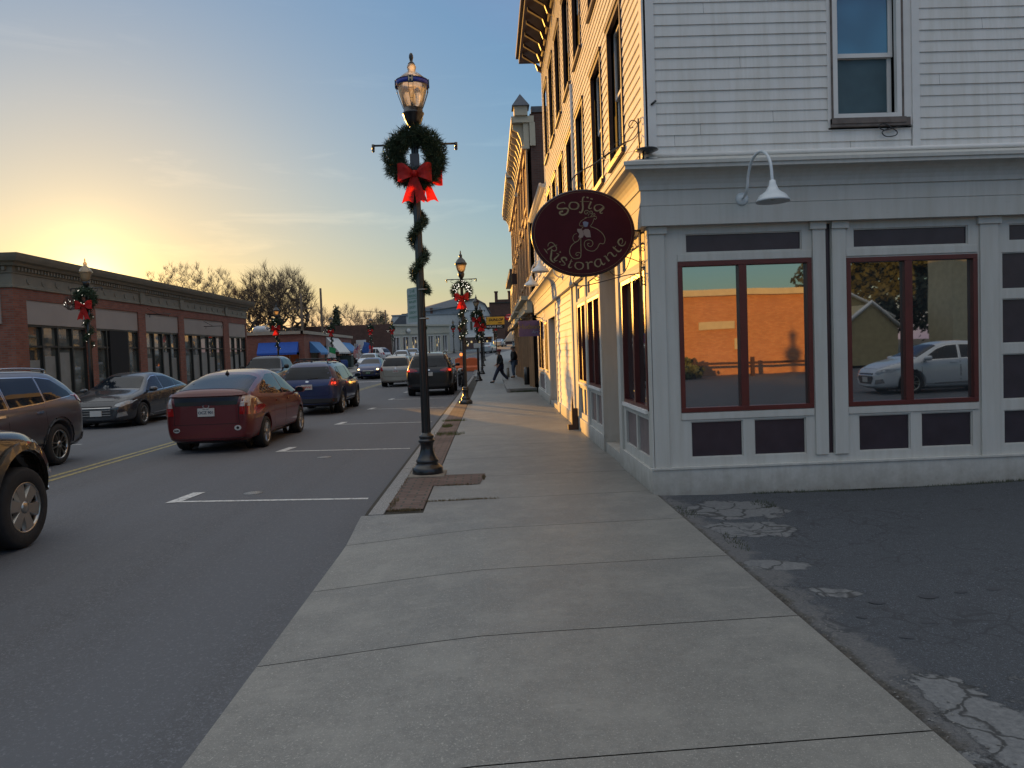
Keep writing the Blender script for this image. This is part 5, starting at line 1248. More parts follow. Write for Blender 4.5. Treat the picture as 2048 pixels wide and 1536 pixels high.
# ---- big red brick block closing the street
Rb = thing('brick_block', 'tall dark red brick block with two chimneys closing the street', 'building', (3, 178, 3.5))
mb = MB(); mb.box(-3.6,9,178,200,2,11.8); mb.box(.2,9,178,200,11.8,12.9); mb.box(2.2,9,178.0,200,12.9,13.6); mb.build('wall', m_brickd, Rb)
for x in (1.9,5.0): mb = MB(); mb.box(x-.35,x+.35,179,180,13,15.3); mb.box(x-.45,x+.45,178.9,180.1,15.3,15.6); mb.build('chimney', m_brickd, Rb)
mb = MB(); mb.box(-3.7,.2,177.8,178.1,11.7,11.95); mb.box(.2,9,177.8,178.1,12.8,13.0); mb.build('coping', m_black, Rb)
mb = MB()
for x in (-2.6,-1.4,.6): mb.box(x-.4,x+.4,177.9,178.0,6.2,8.0)
mb.box(-3.2,1.6,177.85,178,3.9,5.7); mb.build('window', m_glassd, Rb)
mb = MB(); mb.box(-3.4,-3.15,177.7,177.95,3.4,6.2); mb.box(.7,.95,177.7,177.95,3.4,6.2); mb.box(-3.4,.95,177.7,177.95,5.9,6.3); mb.build('shop_surround', m_trimw, Rb)
# ---- brick Victorian blocks on the right (x = 1.74 line), cream bracketed cornices
m_sandst = M('sandstone',(.46,.28,.16),.7,var=.1,spec=.2)
def vict(name, label, y0, y1, x, ztop, overh, cols, mat_front, sidevis=True, tz=None):
    V = thing('victorian_block', label, 'building', (x, y0, 0))
    P = lambda u, d, z: (x - d, u, z)
    w3 = (y1-y0)/cols; hs = []
    for k in range(cols):
        c = y0 + w3*(k+.5)
        for (a,b) in ((4.6,6.7),(7.4,9.2)): hs.append((c-w3*.24, c+w3*.24, a, b))
    mb = MB(); wallface(mb, P, y0, y1, 3.6, ztop-.5, hs, .14); mb.build('front_wall', mat_front, V)
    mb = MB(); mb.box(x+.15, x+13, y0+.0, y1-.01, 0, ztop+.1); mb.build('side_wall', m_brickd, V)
    mb = MB()
    for (a,b,c,d) in hs: pbox(mb, P, a, b, -.13, -.11, c, d)
    mb.build('pane', m_glass, V)
    mb = MB()
    for (a,b,c,d) in hs: frame(mb, P, a, b, c, d, .07, -.11, -.03); pbox(mb, P, a, b, -.11, -.05, (c+d)/2-.04, (c+d)/2+.04)
    mb.build('window_frame', m_brown, V)
    mb = MB()
    for (a,b,c,d) in hs: pbox(mb, P, a-.1, b+.1, -.02, .09, c-.14, c-.002); pbox(mb, P, a-.12, b+.12, -.02, .10, d+.002, d+.25)
    for k in range(cols+1): u = min(max(y0+w3*k, y0+.16), y1-.16); pbox(mb, P, u-.16, u+.16, 0, .07, 3.9, ztop-1.2)
    each(mb, 'stone_trim', m_sandst, V)
    mb = MB(); pbox(mb, P, y0-.05, y1+.0, -.2, overh, ztop-.25, ztop); pbox(mb, P, y0-.02, y1, -.1, .12, ztop-1.15, ztop-.25); pbox(mb, P, y0-.03, y1, -.1, .2, ztop-1.25, ztop-1.15)
    mb.box(x-.5, x+.30, y0-.10, y0-.0, ztop-.25, ztop); mb.box(x+.12, x+.34, y0-.09, y0-.0, ztop-1.15, ztop-.25); mb.build('cornice', m_cornice, V)
    mb = MB(); u = y0+.15
    while u < y1-.1:
        mb.prism([(.1,ztop-1.15),(.18,ztop-1.1),(.24,ztop-.8),(overh*.6,ztop-.55),(overh*.92,ztop-.45),(overh*.92,ztop-.26),(.1,ztop-.26)], lambda d,z: (x-d,u,z), lambda d,z: (x-d,u+.16,z)); u += .95
    each(mb, 'cornice_bracket', m_cornice, V)
    # ground floor shopfront
    gh = [(y0+.3+k*(y1-y0)/4, y0+.3+(k+.72)*(y1-y0)/4, .25, 2.8) for k in range(4)]
    mb = MB(); wallface(mb, P, y0, y1, 0, 3.1, gh, .3); pbox(mb, P, y0, y1, 0, .05, 2.9, 3.12); mb.build('shopfront', m_brown, V)
    mb = MB(); 
    for (a,b,c,d) in gh: pbox(mb, P, a, b, -.3, -.28, c, d)
    mb.build('shop_pane', m_glassd, V)
    mb = MB()
    for k in range(9): u = y0+.1+k*(y1-y0-.3)/8; pbox(mb, P, u, u+.10, .0, .14 if k % 2 else .09, 0, 3.1)
    each(mb, 'shopfront_post', m_sandst, V)
    mb = MB(); pbox(mb, P, y0-.1, y1, 0, .32, 3.1, 3.2); pbox(mb, P, y0-.05, y1, 0, .22, 3.2, 3.6); pbox(mb, P, y0-.1, y1, 0, .45, 3.6, 3.75); mb.build('shop_cornice', m_cornice, V)
    return V
m_cornice = M('cream_cornice', (.50,.44,.33), .6, var=.08)
V1 = vict('v', 'nearer tall brick block with cream bracketed cornice and small pyramid turret', 30.5, 38.8, 1.74, 10.75, .58, 3, m_bricko)
mb = MB(); mb.box(1.28,1.80,30.3,30.9,10.75,11.12); mb.build('turret', m_cornice, V1)
mb = MB(); mb.add([(1.20,30.2,11.1),(1.88,30.2,11.1),(1.88,31.0,11.1),(1.20,31.0,11.1),(1.54,30.6,11.66)], [(3,2,1,0),(0,1,4),(1,2,4),(2,3,4),(3,0,4)]); mb.build('turret_roof', m_slate, V1)
mb = MB(); mb.box(1.95,8,30.45,30.7,10.9,11.12); mb.build('side_coping', m_slate, V1)
V2 = vict('v', 'farther tall brick block with lower cream bracketed cornice', 40.6, 52.4, 1.78, 10.9, .62, 4, m_bricko)
mb = MB(); mb.box(1.78,8,38.8,40.6,0,8.8); mb.build('link_wall', m_bricko, V2)
mb = MB(); mb.box(.98,1.34,46.5,46.56,10.9,11.5) if 0 else mb.box(1.4,1.7,44,44.1,5.4,6.0); mb.build('small_sign', m_brown, V2)
C1 = thing('grey_shop', 'narrow pale grey wooden shop beyond the brick blocks', 'building', (1.95,54,0))
PG = lambda u, d, z: (1.95-d, u, z)
mb = MB(); mb.box(1.96,14,53.2,66,0,7.2); siding(mb, PG, 53.2, 66, .3, 6.9, e=.2); mb.build('wall', m_stucco, C1)
mb = MB(); pbox(mb, PG, 53.1, 66, 0, .4, 6.9, 7.25); pbox(mb, PG, 53.1, 66, 0, .35, 3.3, 3.6)
for k in range(5): pbox(mb, PG, 54.2+k*2.4, 55.4+k*2.4, 0, .05, 4.3, 6.2)
mb.build('trim', m_slate, C1)
mb = MB()
for k in range(4): pbox(mb, PG, 54+k*3, 56.2+k*3, 0, .03, .6, 3.0)
mb.build('shop_window', m_glassd, C1)
mb = MB(); mb.add([(1.75,60,7.25),(1.75,66,7.25),(3.2,60,8.6),(3.2,66,8.6)],[(0,1,3,2)]); mb.box(3.2,14,60,66,7.2,8.6); mb.build('roof', m_slate, C1)
D1 = thing('liquor_shop', 'low grey shop with slanting white awning beyond the walking people', 'building', (2.35,70,.3))
PD = lambda u, d, z: (2.4-d, u, z)
mb = MB(); mb.box(2.4,14,68,82,0,5.6); mb.build('wall', m_stucco, D1)
awning(D1, PD, 68.5, 74, 3.9, 2.5, 1.15, m_whitec)
mb = MB(); pbox(mb, PD, 69, 73.5, 0, .03, .8, 2.6); mb.build('shop_window', m_glassd, D1)
t = thing('shop_sign', 'dark projecting sign with red lettered panel beyond the slanting awning', 'sign', (2.2,79,3.0)); mb = MB(); mb.box(-.6,.75,-.06,.06,-.65,.75); mb.build('panel', M('dark_sign',(.04,.015,.015),.5), t, world=False)
mb = MB(); mb.box(-.45,.5,-.07,-.062,-.42,.12); mb.build('white_field', m_whitec, t, world=False)
mb = MB(); text_mb(mb, 'LIQUOR', .25, (.02,-.072,-.15), (1,0,0), (0,0,1), (0,-1,0), .004, bold=.008); mb.build('lettering', M('sign_red',(.5,.02,.02),.5), t, world=False)
t = thing('round_sign', 'red oval sign with white lettering above the dark projecting sign', 'sign', (2.35,84,5.3)); mb = MB(); mb.lathe([(0,-.05),(.62,-.05),(.62,.05),(0,.05)], (0,0,0), 20, 'y', M=Matrix.Diagonal((1,1,.6,1))); mb.build('panel', M('sign_red2',(.45,.02,.03),.5), t, world=False)
mb = MB(); text_mb(mb, 'VARIETY', .22, (0,-.055,0), (1,0,0), (0,0,1), (0,-1,0), .004, bold=.006); mb.build('lettering', m_whitec, t, world=False)
# yellow tyre sign
t = thing('tyre_shop_sign', 'yellow rectangular tyre shop sign over a black W.K.H.B. INC. board', 'sign', (.55,80,4.0))
mb = MB(); mb.box(-.85,1.05,-.08,.08,.42,1.22); mb.build('yellow_panel', M('sign_yellow',(.62,.32,.02),.5,var=.04), t, world=False)
mb = MB(); text_mb(mb, 'DUNLOP', .36, (.15,-.084,.90), (1,0,0), (0,0,1), (0,-1,0), .006, shear=.25, bold=.012); text_mb(mb, 'TIRES', .17, (.55,-.084,.58), (1,0,0), (0,0,1), (0,-1,0), .006, shear=.25, bold=.004); mb.build('black_lettering', m_core, t, world=False)
mb = MB(); mb.box(-1.05,1.05,-.07,.07,.0,.40); mb.tube([(-1.0,0,1.3),(2.4,0,1.3)], .04, 6); mb.build('black_panel', m_core, t, world=False)
mb = MB(); text_mb(mb, 'W.K.H.B. INC.', .27, (0,-.074,.2), (1,0,0), (0,0,1), (0,-1,0), .006, bold=.008); mb.build('white_lettering', m_whitec, t, world=False)
# purple hanging sign on the annex
t = thing('purple_sign', 'small purple hanging sign lettered Hudson on a black arm', 'sign', (1.35,26,2.08))
mb = MB(); mb.box(-.36,.36,-.02,.02,0,.53); mb.build('board', M('mauve_board',(.16,.10,.20),.55,var=.25,scale=5), t, world=False)
mb = MB(); mb.tube([(-.6,0,.62),(.42,0,.62)], .014, 6); mb.tube([(-.25,0,.53),(-.25,0,.62)], .008, 5); mb.tube([(.25,0,.53),(.25,0,.62)], .008, 5); mb.tube([(.1,0,.72),(.4,0,.80)], .008, 5); mb.build('arm', m_black, t, world=False)
mb = MB(); text_mb(mb, 'Hudson', .22, (-.0,-.024,.32), (1,0,0), (0,0,1), (0,-1,0), .004, bold=.006); mb.build('lettering', m_gold, t, world=False)
mb = MB(); text_mb(mb, 'Art', .15, (.18,-.024,.14), (1,0,0), (0,0,1), (0,-1,0), .004, shear=.3); mb.build('lettering', M('pale_blue',(.25,.35,.5),.5), t, world=False)
# raised step in front of the brick block
mb = MB(); mb.box(.64,1.78,30.0,43,-.02,.14); structure(mb, 'raised_step', m_walk)
mb = MB(); mb.box(.60,.74,29.95,36,-.02,.15); structure(mb, 'step_kerb', m_curb)
tufts('step_weeds', [(1.15,29.9,.45,.12),(1.5,29.9,.3,.1)], (.05,.07,.03), .10, 300)
t = thing('bollard', 'short weathered wooden stump by the shop step', 'bollard', (1.05,47,.0)); mb = MB(); mb.tube([(0,0,0),(0,0,.55)], [.1,.08], 8); mb.lathe([(.09,.55),(.06,.6),(0,.62)], (0,0,0), 8); mb.build('stump', m_foot, t, world=False)
# drainpipe + dark barrel by the block
mb = MB(); mb.tube([(1.55,33.2,.14),(1.55,33.2,.9)], .12, 10); tag(mb.build('dark_planter', m_black), 'dark cylindrical ash bin against the brown shopfront', 'bin')
# orange road barriers and a flashing drum
m_or = M('orange_plastic', (.65,.13,.03), .45, var=.1)
for i,(x,y) in enumerate(((-2.35,61.5),(-1.45,60.8))):
    t = thing('road_barrier', ['left orange plastic road barrier uphill of the dark parked estate','right orange plastic road barrier beside the kerb'][i], 'barrier', (x,y,RZ+gz(y)), 0, 'orange plastic barriers in the roadway')
    mb = MB(); mb.prism([(-.28,0),(.28,0),(.26,.3),(.14,.45),(.12,1.0),(-.12,1.0),(-.14,.45),(-.26,.3)], lambda a,b:(-.45,a,b), lambda a,b:(.45,a,b)); mb.box(-.3,.3,-.05,.05,1.0,1.06); mb.build('barrier_body', m_or, t, world=False, bevel=.02)
t = thing('warning_light', 'glowing orange warning light standing on the left barrier', 'warning light', (-2.3,61.4,RZ+gz(61)+1.06)); mb = MB(); mb.box(-.08,.08,-.05,.05,0,.14); mb.build('battery_box', m_or, t, world=False)
mb = MB(); mb.lathe([(0,-.05),(.13,-.05),(.13,.05),(0,.05)], (0,0,.27), 14, 'y'); mb.build('lens', M('amber_lens',(1,.25,.05),.3,emit=1.2), t, world=False)

# ================================================================== trees and poles
m_bark = M('bark', (.12,.088,.066), .9, var=.3, scale=4)
m_barkl = M('pale_bark', (.20,.15,.11), .9, var=.3, scale=4)
def tree(label, x, y, h, R_, seed, n=420, trunks=1, mat=None, r0=.22, low=.30, tw=5, wide=1.0):
    "branches reach out for points spread through a rounded crown, then split into twigs"
    rs = random.Random(seed); g = gz(y) - .2
    t = thing('bare_tree', label, 'tree', (x, y, g), 0, 'bare winter trees')
    T = MB(); C = MB(); zc = h*(1+low)/2; rz = h*(1-low)/2
    nodes = []; par = []
    def addn(p, k): nodes.append(p); par.append(k); return len(nodes)-1
    for q in range(trunks):
        a = 6.283*q/trunks + seed; k = addn(Vector((math.cos(a)*.35*(trunks>1), math.sin(a)*.35*(trunks>1), 0)), -1); ln = Vector((math.cos(a)*.22, math.sin(a)*.22, 1))*(trunks>1) + Vector((rs.uniform(-.05,.05),0,1))*(trunks==1)
        p = nodes[k].copy()
        for i in range(5): p = p + ln*h*low*.26 + Vector((rs.uniform(-.08,.08),rs.uniform(-.08,.08),0)); k = addn(p.copy(), k)
    pts = []
    while len(pts) < n:
        v = Vector((rs.uniform(-1,1),rs.uniform(-1,1),rs.uniform(-1,1)))
        if v.length > 1 or v.length < .25*rs.random(): continue
        if v.z < -.3 and rs.random() < .6: continue
        b = 1 + .16*math.sin(v.x*4.1+seed) + .10*math.sin(v.y*5.3+v.z*4+seed)
        pts.append(Vector((v.x*R_*b*wide, v.y*R_*b, zc + v.z*rz*b)))
    base_ = Vector((0,0,h*low)); pts.sort(key=lambda q: (q-base_).length)
    for p in pts:
        best = min(range(len(nodes)), key=lambda i: (nodes[i]-p).length + (0 if nodes[i].z < p.z else .9*(nodes[i].z-p.z)))
        a = nodes[best]; m_ = a.lerp(p, .5) + Vector((rs.uniform(-.1,.1),rs.uniform(-.1,.1),rs.uniform(-.12,.02)))*(p-a).length*1.2
        k = addn(m_, best); addn(p, k)
    cnt = [1]*len(nodes)
    for i in range(len(nodes)-1, -1, -1):
        if par[i] >= 0: cnt[par[i]] += cnt[i]
    rr = [max(.011, r0*(c/n)**.5) for c in cnt]
    for i, p in enumerate(nodes):
        if par[i] >= 0:
            r1 = min(rr[par[i]], rr[i]*1.5); (T if cnt[i] > n*.2 else C).tube([nodes[par[i]], p], [r1, rr[i]], 5 if cnt[i] > 20 else 3, False, False)
    for i in range(trunks*6, len(nodes)):
        if cnt[i] > 6: continue
        p = nodes[i]; o_ = (p - Vector((0,0,h*low*.8))).normalized()
        for q in range(tw):
            d = (o_ + Vector((rs.uniform(-1,1),rs.uniform(-1,1),rs.uniform(-.7,1)))*.8).normalized()*rs.uniform(.5,1.15)*min(h,12)*.08
            e = p + d; b2 = e + (d*.6 + Vector((rs.uniform(-1,1),rs.uniform(-1,1),rs.uniform(-.5,1)))*.14*h*.1); w_ = .0075 + .0004*h
            s_ = d.orthogonal().normalized()*w_
            C.add([p-s_, p+s_, e+s_*.7, e-s_*.7], [(0,1,2,3)]); C.add([e-s_*.7, e+s_*.7, b2], [(0,1,2)])
            s2 = d.cross(s_).normalized()*w_; e2 = p + d*.5 + s2*18
            C.add([p+d*.4-s2, p+d*.4+s2, e2+d*.5], [(0,1,2)])
    T.build('trunk', mat or m_bark, t, world=False); C.build('crown', mat or m_bark, t, world=False)
    return t
tree('tallest dark bare tree with dense rounded crown at the middle of the big clump', -25.8, 92, 10.9, 3.3, 3, 620, 2, r0=.26, tw=4)
tree('wide dark bare tree with rounded crown at the right of the big clump', -22.8, 90, 10.6, 3.0, 8, 620, 1, r0=.26, tw=4)
tree('reddish bare tree at the left edge of the big clump', -29.0, 94, 9.6, 2.6, 12, 420, 2, r0=.2, mat=M('red_bark',(.13,.07,.05),.9))
tree('pale bare tree beside the cornice end of the brick block', -61, 180, 18.5, 4.6, 21, 380, 1, mat=m_barkl, r0=.16)
tree('small pale bare tree behind the brick block roof, leftmost', -83.5, 202, 22.5, 5.2, 31, 300, 1, mat=m_barkl, r0=.14)
tree('taller pale bare tree behind the brick block roof, right of the leftmost', -73, 195, 22.5, 5.8, 35, 400, 1, mat=m_barkl, r0=.16)
tree('low pale bare tree just right of the utility poles', -22.0, 102, 7.2, 2.2, 41, 240, 2, mat=m_barkl, r0=.12, low=.2)
tree('low bare tree behind the low brick building, middle of the three', -18.9, 104, 6.9, 2.3, 45, 240, 2, mat=m_barkl, r0=.12, low=.2)
tree('low bare tree behind the bare brick side wall', -16.0, 106, 6.6, 2.3, 49, 240, 2, mat=m_barkl, r0=.12, low=.2)
def bushy(label, x, y, h, w_, c, n, cone=False, seed=1):
    rs = random.Random(seed); t = thing('evergreen_tree', label, 'tree', (x,y,gz(y)-.2 if y > 0 else -.2), 0, 'dark leafy trees')
    mb = MB(); mb.tube([(0,0,0),(0,0,h*.8)], [.16,.05], 6); mb.build('trunk', m_bark, t, world=False)
    mb = MB()
    cl_ = [(rs.uniform(0,6.28), rs.random(), rs.uniform(.25,1)) for i in range(60)]
    for i in range(n):
        a, q, zz = rs.choice(cl_); R_ = w_*(1-zz)*1.1 if cone else w_*math.sqrt(max(0,1-(2*zz-1.1)**2))
        c0 = Vector((math.cos(a)*R_*q**.5, math.sin(a)*R_*q**.5, h*zz)) + Vector((rs.gauss(0,w_*.13),rs.gauss(0,w_*.13),rs.gauss(0,h*.05)))
        u = Vector((rs.uniform(-1,1),rs.uniform(-1,1),rs.uniform(-1,1))).normalized()*.14*max(1,w_*.45); v = u.orthogonal().normalized()*.09*max(1,w_*.45)
        mb.add([c0-u, c0+v, c0+u, c0-v], [(0,1,2,3)])
    mb.build('crown', M('evergreen%g'%n, c, .8, var=.4, scale=1.2), t, world=False)
bushy('dark conifer behind the third left hand lamp', -19.0, 97, 6.3, 1.3, (.035,.045,.025), 2600, True, 3)
bushy('round dark tree beside the white building', -16.8, 118, 6.0, 2.2, (.05,.05,.028), 2600, False, 5)
for i in range(7): bushy(['dense dark scrub tree at the foot of the big clump, %s'%s for s in ('first from the left','second from the left','third from the left','fourth from the left','fifth from the left','sixth from the left','rightmost')][i], -37+i*2.5, 87+i%3, 4.6-(i>5)*.6-(i%2)*.5, 1.7, (.05,.035,.025), 1500, False, 20+i)
def upole(label, x, y, h, arm=True, lampo=0):
    t = thing('utility_pole', label, 'utility pole', (x,y,gz(y)-.1), 0, 'wooden utility poles'); mb = MB(); mb.tube([(0,0,0),(0,0,h)], [.16,.11], 8); mb.build('pole', m_bark, t, world=False)
    mb = MB()
    if arm: mb.box(-1.1,1.1,-.06,.06,h-1.6,h-1.45)
    if lampo: mb.tube([(0,0,h-.4),(lampo,0,h-.05),(lampo*1.4,0,h-.0)], .05, 5)
    if arm or lampo: mb.build('crossarm', m_bark, t, world=False)
upole('utility pole with crossarm left of the low bare trees', -19.2, 80, 7.6, True, .8)
upole('plain thick utility pole beside the low bare trees', -17.6, 82, 8.2, False)
upole('thin utility pole beside the white building with long lamp arm', -14.9, 112, 6.6, False, -3)

# ================================================================== what the shop windows mirror, behind the camera
RB = thing('brick_hall', 'long low brick hall with cream coping standing behind the viewpoint', 'building', (10,-21.5,0))
mb = MB(); mb.box(4.5,16.6,-32,-21.5,0,4.0); mb.build('wall', m_bricko, RB)
mb = MB(); mb.box(4.3,16.8,-32.2,-21.3,4.0,4.3); mb.build('coping', m_cream2, RB)
mb = MB(); mb.box(9.0,9.25,-21.49,-21.3,.0,2.6); mb.box(10.4,12.2,-21.49,-21.4,2.3,2.7); mb.box(12.2,12.6,-21.49,-21.45,1.3,1.8); mb.build('wall_sign', m_cream2, RB)
t = thing('rail_fence', 'low dark timber rail fence before the brick hall', 'fence', (12,-19,0))
mb = MB()
for x in (9.5,12.2,14.8): mb.box(x-.08,x+.08,-19.08,-18.92,0,.95)
mb.build('post', m_brown, t); mb = MB(); mb.box(9.3,15.2,-19.04,-18.96,.6,.72); mb.build('rail', m_brown, t)
bushy('grey green hedge before the brick hall', 8.6, -19.5, 1.1, 1.3, (.07,.09,.04), 1600, False, 51)
H2 = thing('gabled_house', 'yellow house with two white edged gables behind the viewpoint', 'building', (20,-30,0))
mb = MB(); mb.prism([(21.6,0),(21.6,2.2),(23.3,3.7),(25.0,2.2),(25.0,0)], lambda a,b:(a,-30,b), lambda a,b:(a,-38,b)); mb.prism([(20.6,0),(20.6,3.0),(23.6,4.7),(26.6,3.0),(26.6,0)], lambda a,b:(a,-34,b), lambda a,b:(a,-42,b)); mb.build('wall', M('yellow_siding',(.45,.36,.18),.6), H2)
mb = MB()
for (pts_,yy) in (([(21.3,2.1),(23.3,3.85),(25.3,2.1)],-29.9),([(20.3,2.9),(23.6,4.85),(26.9,2.9)],-33.9)): mb.tube([(a,yy,b) for a,b in pts_], .13, 6)
mb.build('bargeboard', m_trimw, H2)
H3 = thing('pale_house', 'tall pale house behind the viewpoint', 'building', (27,-28,0)); mb = MB(); mb.box(27.2,34,-30.5,-28,0,9); mb.build('wall', M('yellow_siding2',(.50,.44,.28),.6), H3); mb = MB(); mb.box(28.4,29.4,-28.02,-27.96,5.2,7.2); mb.build('window', m_glassd, H3)
for i,(x,y) in enumerate(((30,-47),(34,-48),(38,-47))): bushy(['brown wood behind the yellow house, %s tree'%s for s in ('first','second','third')][i], x, y, 11, 4.2, (.09,.07,.035), 2600, False, 61+i)
# ================================================================== people
def person(label, loc, rz, joints, cloth):
    t = thing('person', label, 'person', loc, rz); t.scale = (1.12, 1.12, 1.0)
    def skin(name, nodes, edges, mat, parent=t, sub=1):
        me = bpy.data.meshes.new(name); me.from_pydata([n[0] for n in nodes], edges, []); me.update()
        o = bpy.data.objects.new(name, me); col.objects.link(o)
        o.modifiers.new('s','SKIN'); sd_ = me.skin_vertices[0].data
        for i,n in enumerate(nodes): r = n[1]; sd_[i].radius = (r, r) if not isinstance(r, tuple) else r; sd_[i].use_root = (i == 0)
        m = o.modifiers.new('d','SUBSURF'); m.levels = m.render_levels = sub+1
        dg = bpy.context.evaluated_depsgraph_get(); ev = bpy.data.meshes.new_from_object(o.evaluated_get(dg))
        bpy.data.objects.remove(o); ev.name = name; ev.materials.clear(); ev.materials.append(mat)
        for p in ev.polygons: p.use_smooth = True
        o = bpy.data.objects.new(name, ev); col.objects.link(o); o.parent = parent; return o
    J = joints
    # one continuous body (skin), clothes as slightly larger shells
    nodes = [(J['pelvis'],.12),(J['waist'],.115),(J['chest'],.135),(J['neck'],.055),(J['head0'],.075),(J['head1'],.10),(J['crown'],.075)]
    ed = [(0,1),(1,2),(2,3),(3,4),(4,5),(5,6)]
    for s_ in ('l','r'):
        b = len(nodes); nodes += [(J['hip'+s_],.09),(J['knee'+s_],.06),(J['ankle'+s_],.04),(J['toe'+s_],.035)]; ed += [(0,b),(b,b+1),(b+1,b+2),(b+2,b+3)]
        b = len(nodes); nodes += [(J['sh'+s_],.06),(J['elbow'+s_],.045),(J['wrist'+s_],.03),(J['palm'+s_],.035)]; ed += [(2,b),(b,b+1),(b+1,b+2),(b+2,b+3)]
        pm = Vector(J['palm'+s_]); fd = (pm - Vector(J['wrist'+s_])).normalized(); sd2 = fd.orthogonal().normalized()
        for k in range(5):
            f = len(nodes); o_ = sd2*(k-2)*.017; ln = (.045,.075,.085,.078,.06)[k]
            nodes += [(tuple(pm+o_+fd*.03),.010),(tuple(pm+o_*(1.3 if k else 2.4)+fd*(.03+ln)+Vector((0,.01,0))),.008)]; ed += [(b+3,f),(f,f+1)]
    body = skin('body', nodes, ed, m_skin)
    jk = [(J['pelvis'],.175),(J['waist'],.165),(J['chest'],.185),(tuple(Vector(J['neck'])-Vector((0,0,.03))),.085)]
    e2 = [(0,1),(1,2),(2,3)]
    for s_ in ('l','r'):
        b = len(jk); jk += [(J['sh'+s_],.095),(J['elbow'+s_],.07),(J['wrist'+s_],.052)]; e2 += [(2,b),(b,b+1),(b+1,b+2)]
    skin('jacket', jk, e2, cloth[0])
    tr = [(tuple(Vector(J['pelvis'])-Vector((0,0,.02))),.15)]; e3 = []
    for s_ in ('l','r'):
        b = len(tr); tr += [(J['hip'+s_],.12),(J['knee'+s_],.085),(tuple(Vector(J['ankle'+s_])+Vector((0,0,.03))),.07)]; e3 += [(0,b),(b,b+1),(b+1,b+2)]
    skin('trousers', tr, e3, cloth[1])
    for s_ in ('l','r'):
        a = Vector(J['ankle'+s_]); b = Vector(J['toe'+s_]); d = (b-a); d.z = 0; d.normalize()
        skin('shoe', [(tuple(a-d*.05+Vector((0,0,-.03))),.05),(tuple(a+d*.06+Vector((0,0,-.035))),.05),(tuple(a+d*.17+Vector((0,0,-.045))),.038)], [(0,1),(1,2)], cloth[3])
    h = Vector(J['head1']); f = Vector(J['face'])
    o = f.cross(Vector((0,0,1)))
    mb = MB(); mb.lathe([(0,-.02),(.014,-.01),(.016,0),(0,.03)], h+f*.115, 6); mb.build('nose', m_skin, body, world=False)
    mb = MB()
    for s_ in (-1,1): mb.lathe([(0,-.012),(.012,0),(0,.012)], h+f*.098+o*s_*.035+Vector((0,0,.03)), 6)
    mb.build('eyes', m_core, body, world=False)
    mb = MB(); mb.lathe([(0,-.008),(.025,0),(0,.008)], h+f*.10-Vector((0,0,.05)), 6); mb.build('mouth', M('lips',(.3,.12,.1),.6), body, world=False)
    mb = MB()
    for s_ in (-1,1): mb.lathe([(0,-.03),(.018,0),(0,.03)], h+o*s_*.10, 6)
    mb.build('ears', m_skin, body, world=False)
    mb = MB(); mb.lathe([(.108,.0),(.112,.05),(.095,.09),(.05,.118),(0,.125)], h+Vector((0,0,.015))-f*.012, 16)
    if cloth[4]: mb.add([h+f*.10+o*.07+Vector((0,0,.055)), h+f*.20+o*.05+Vector((0,0,.045)), h+f*.20-o*.05+Vector((0,0,.045)), h+f*.10-o*.07+Vector((0,0,.055))], [(0,1,2,3)])
    mb.build('cap' if cloth[4] else 'hair', cloth[2], t, world=False)
    return t
m_skin = M('skin', (.42,.24,.17), .55, var=.08)
base = dict(pelvis=(0,0,.92), waist=(0,.01,1.06), chest=(0,.02,1.30), neck=(0,.03,1.46), head0=(0,.045,1.53), head1=(0,.05,1.60), crown=(0,.045,1.68), face=(0,1,0))
stride = dict(base, hipl=(-.09,.02,.86), kneel=(-.09,.20,.50), anklel=(-.09,.34,.09), toel=(-.09,.46,.05), hipr=(.09,-.02,.86), kneer=(.09,-.10,.48), ankler=(.09,-.36,.13), toer=(.09,-.25,.05),
   shl=(-.19,.02,1.38), elbowl=(-.25,-.08,1.12), wristl=(-.22,.08,.94), palml=(-.20,.13,.88), shr=(.19,.02,1.38), elbowr=(.25,-.02,1.12), wristr=(.20,.14,.98), palmr=(.17,.18,.93))
stand = dict(base, hipl=(-.09,0,.86), kneel=(-.10,.04,.48), anklel=(-.11,.0,.09), toel=(-.12,.12,.05), hipr=(.09,0,.86), kneer=(.10,.08,.49), ankler=(.11,.06,.09), toer=(.12,.18,.05),
   shl=(-.19,.02,1.38), elbowl=(-.24,-.06,1.12), wristl=(-.20,.10,.98), palml=(-.18,.15,.94), shr=(.19,.02,1.38), elbowr=(.25,-.08,1.12), wristr=(.21,.08,.96), palmr=(.19,.13,.92))
m_jk = M('dark_jacket', (.012,.014,.016), .7, var=.3); m_jn = M('navy_jeans', (.025,.03,.06), .8, var=.2); m_jn2 = M('blue_jeans', (.06,.09,.14), .8, var=.2)
person('person striding left in a dark jacket, red cap and dark jeans', (.50,39.6,0), rad(95), stride, (m_jk, m_jn, M('red_cap',(.16,.02,.03),.7), m_core, True))
person('person standing by the shopfront in a dark jacket and blue jeans', (1.30,42.2,.14), rad(75), stand, (m_jk, m_jn2, M('grey_hair',(.10,.09,.08),.8), M('tan_boots',(.15,.09,.04),.7), False))
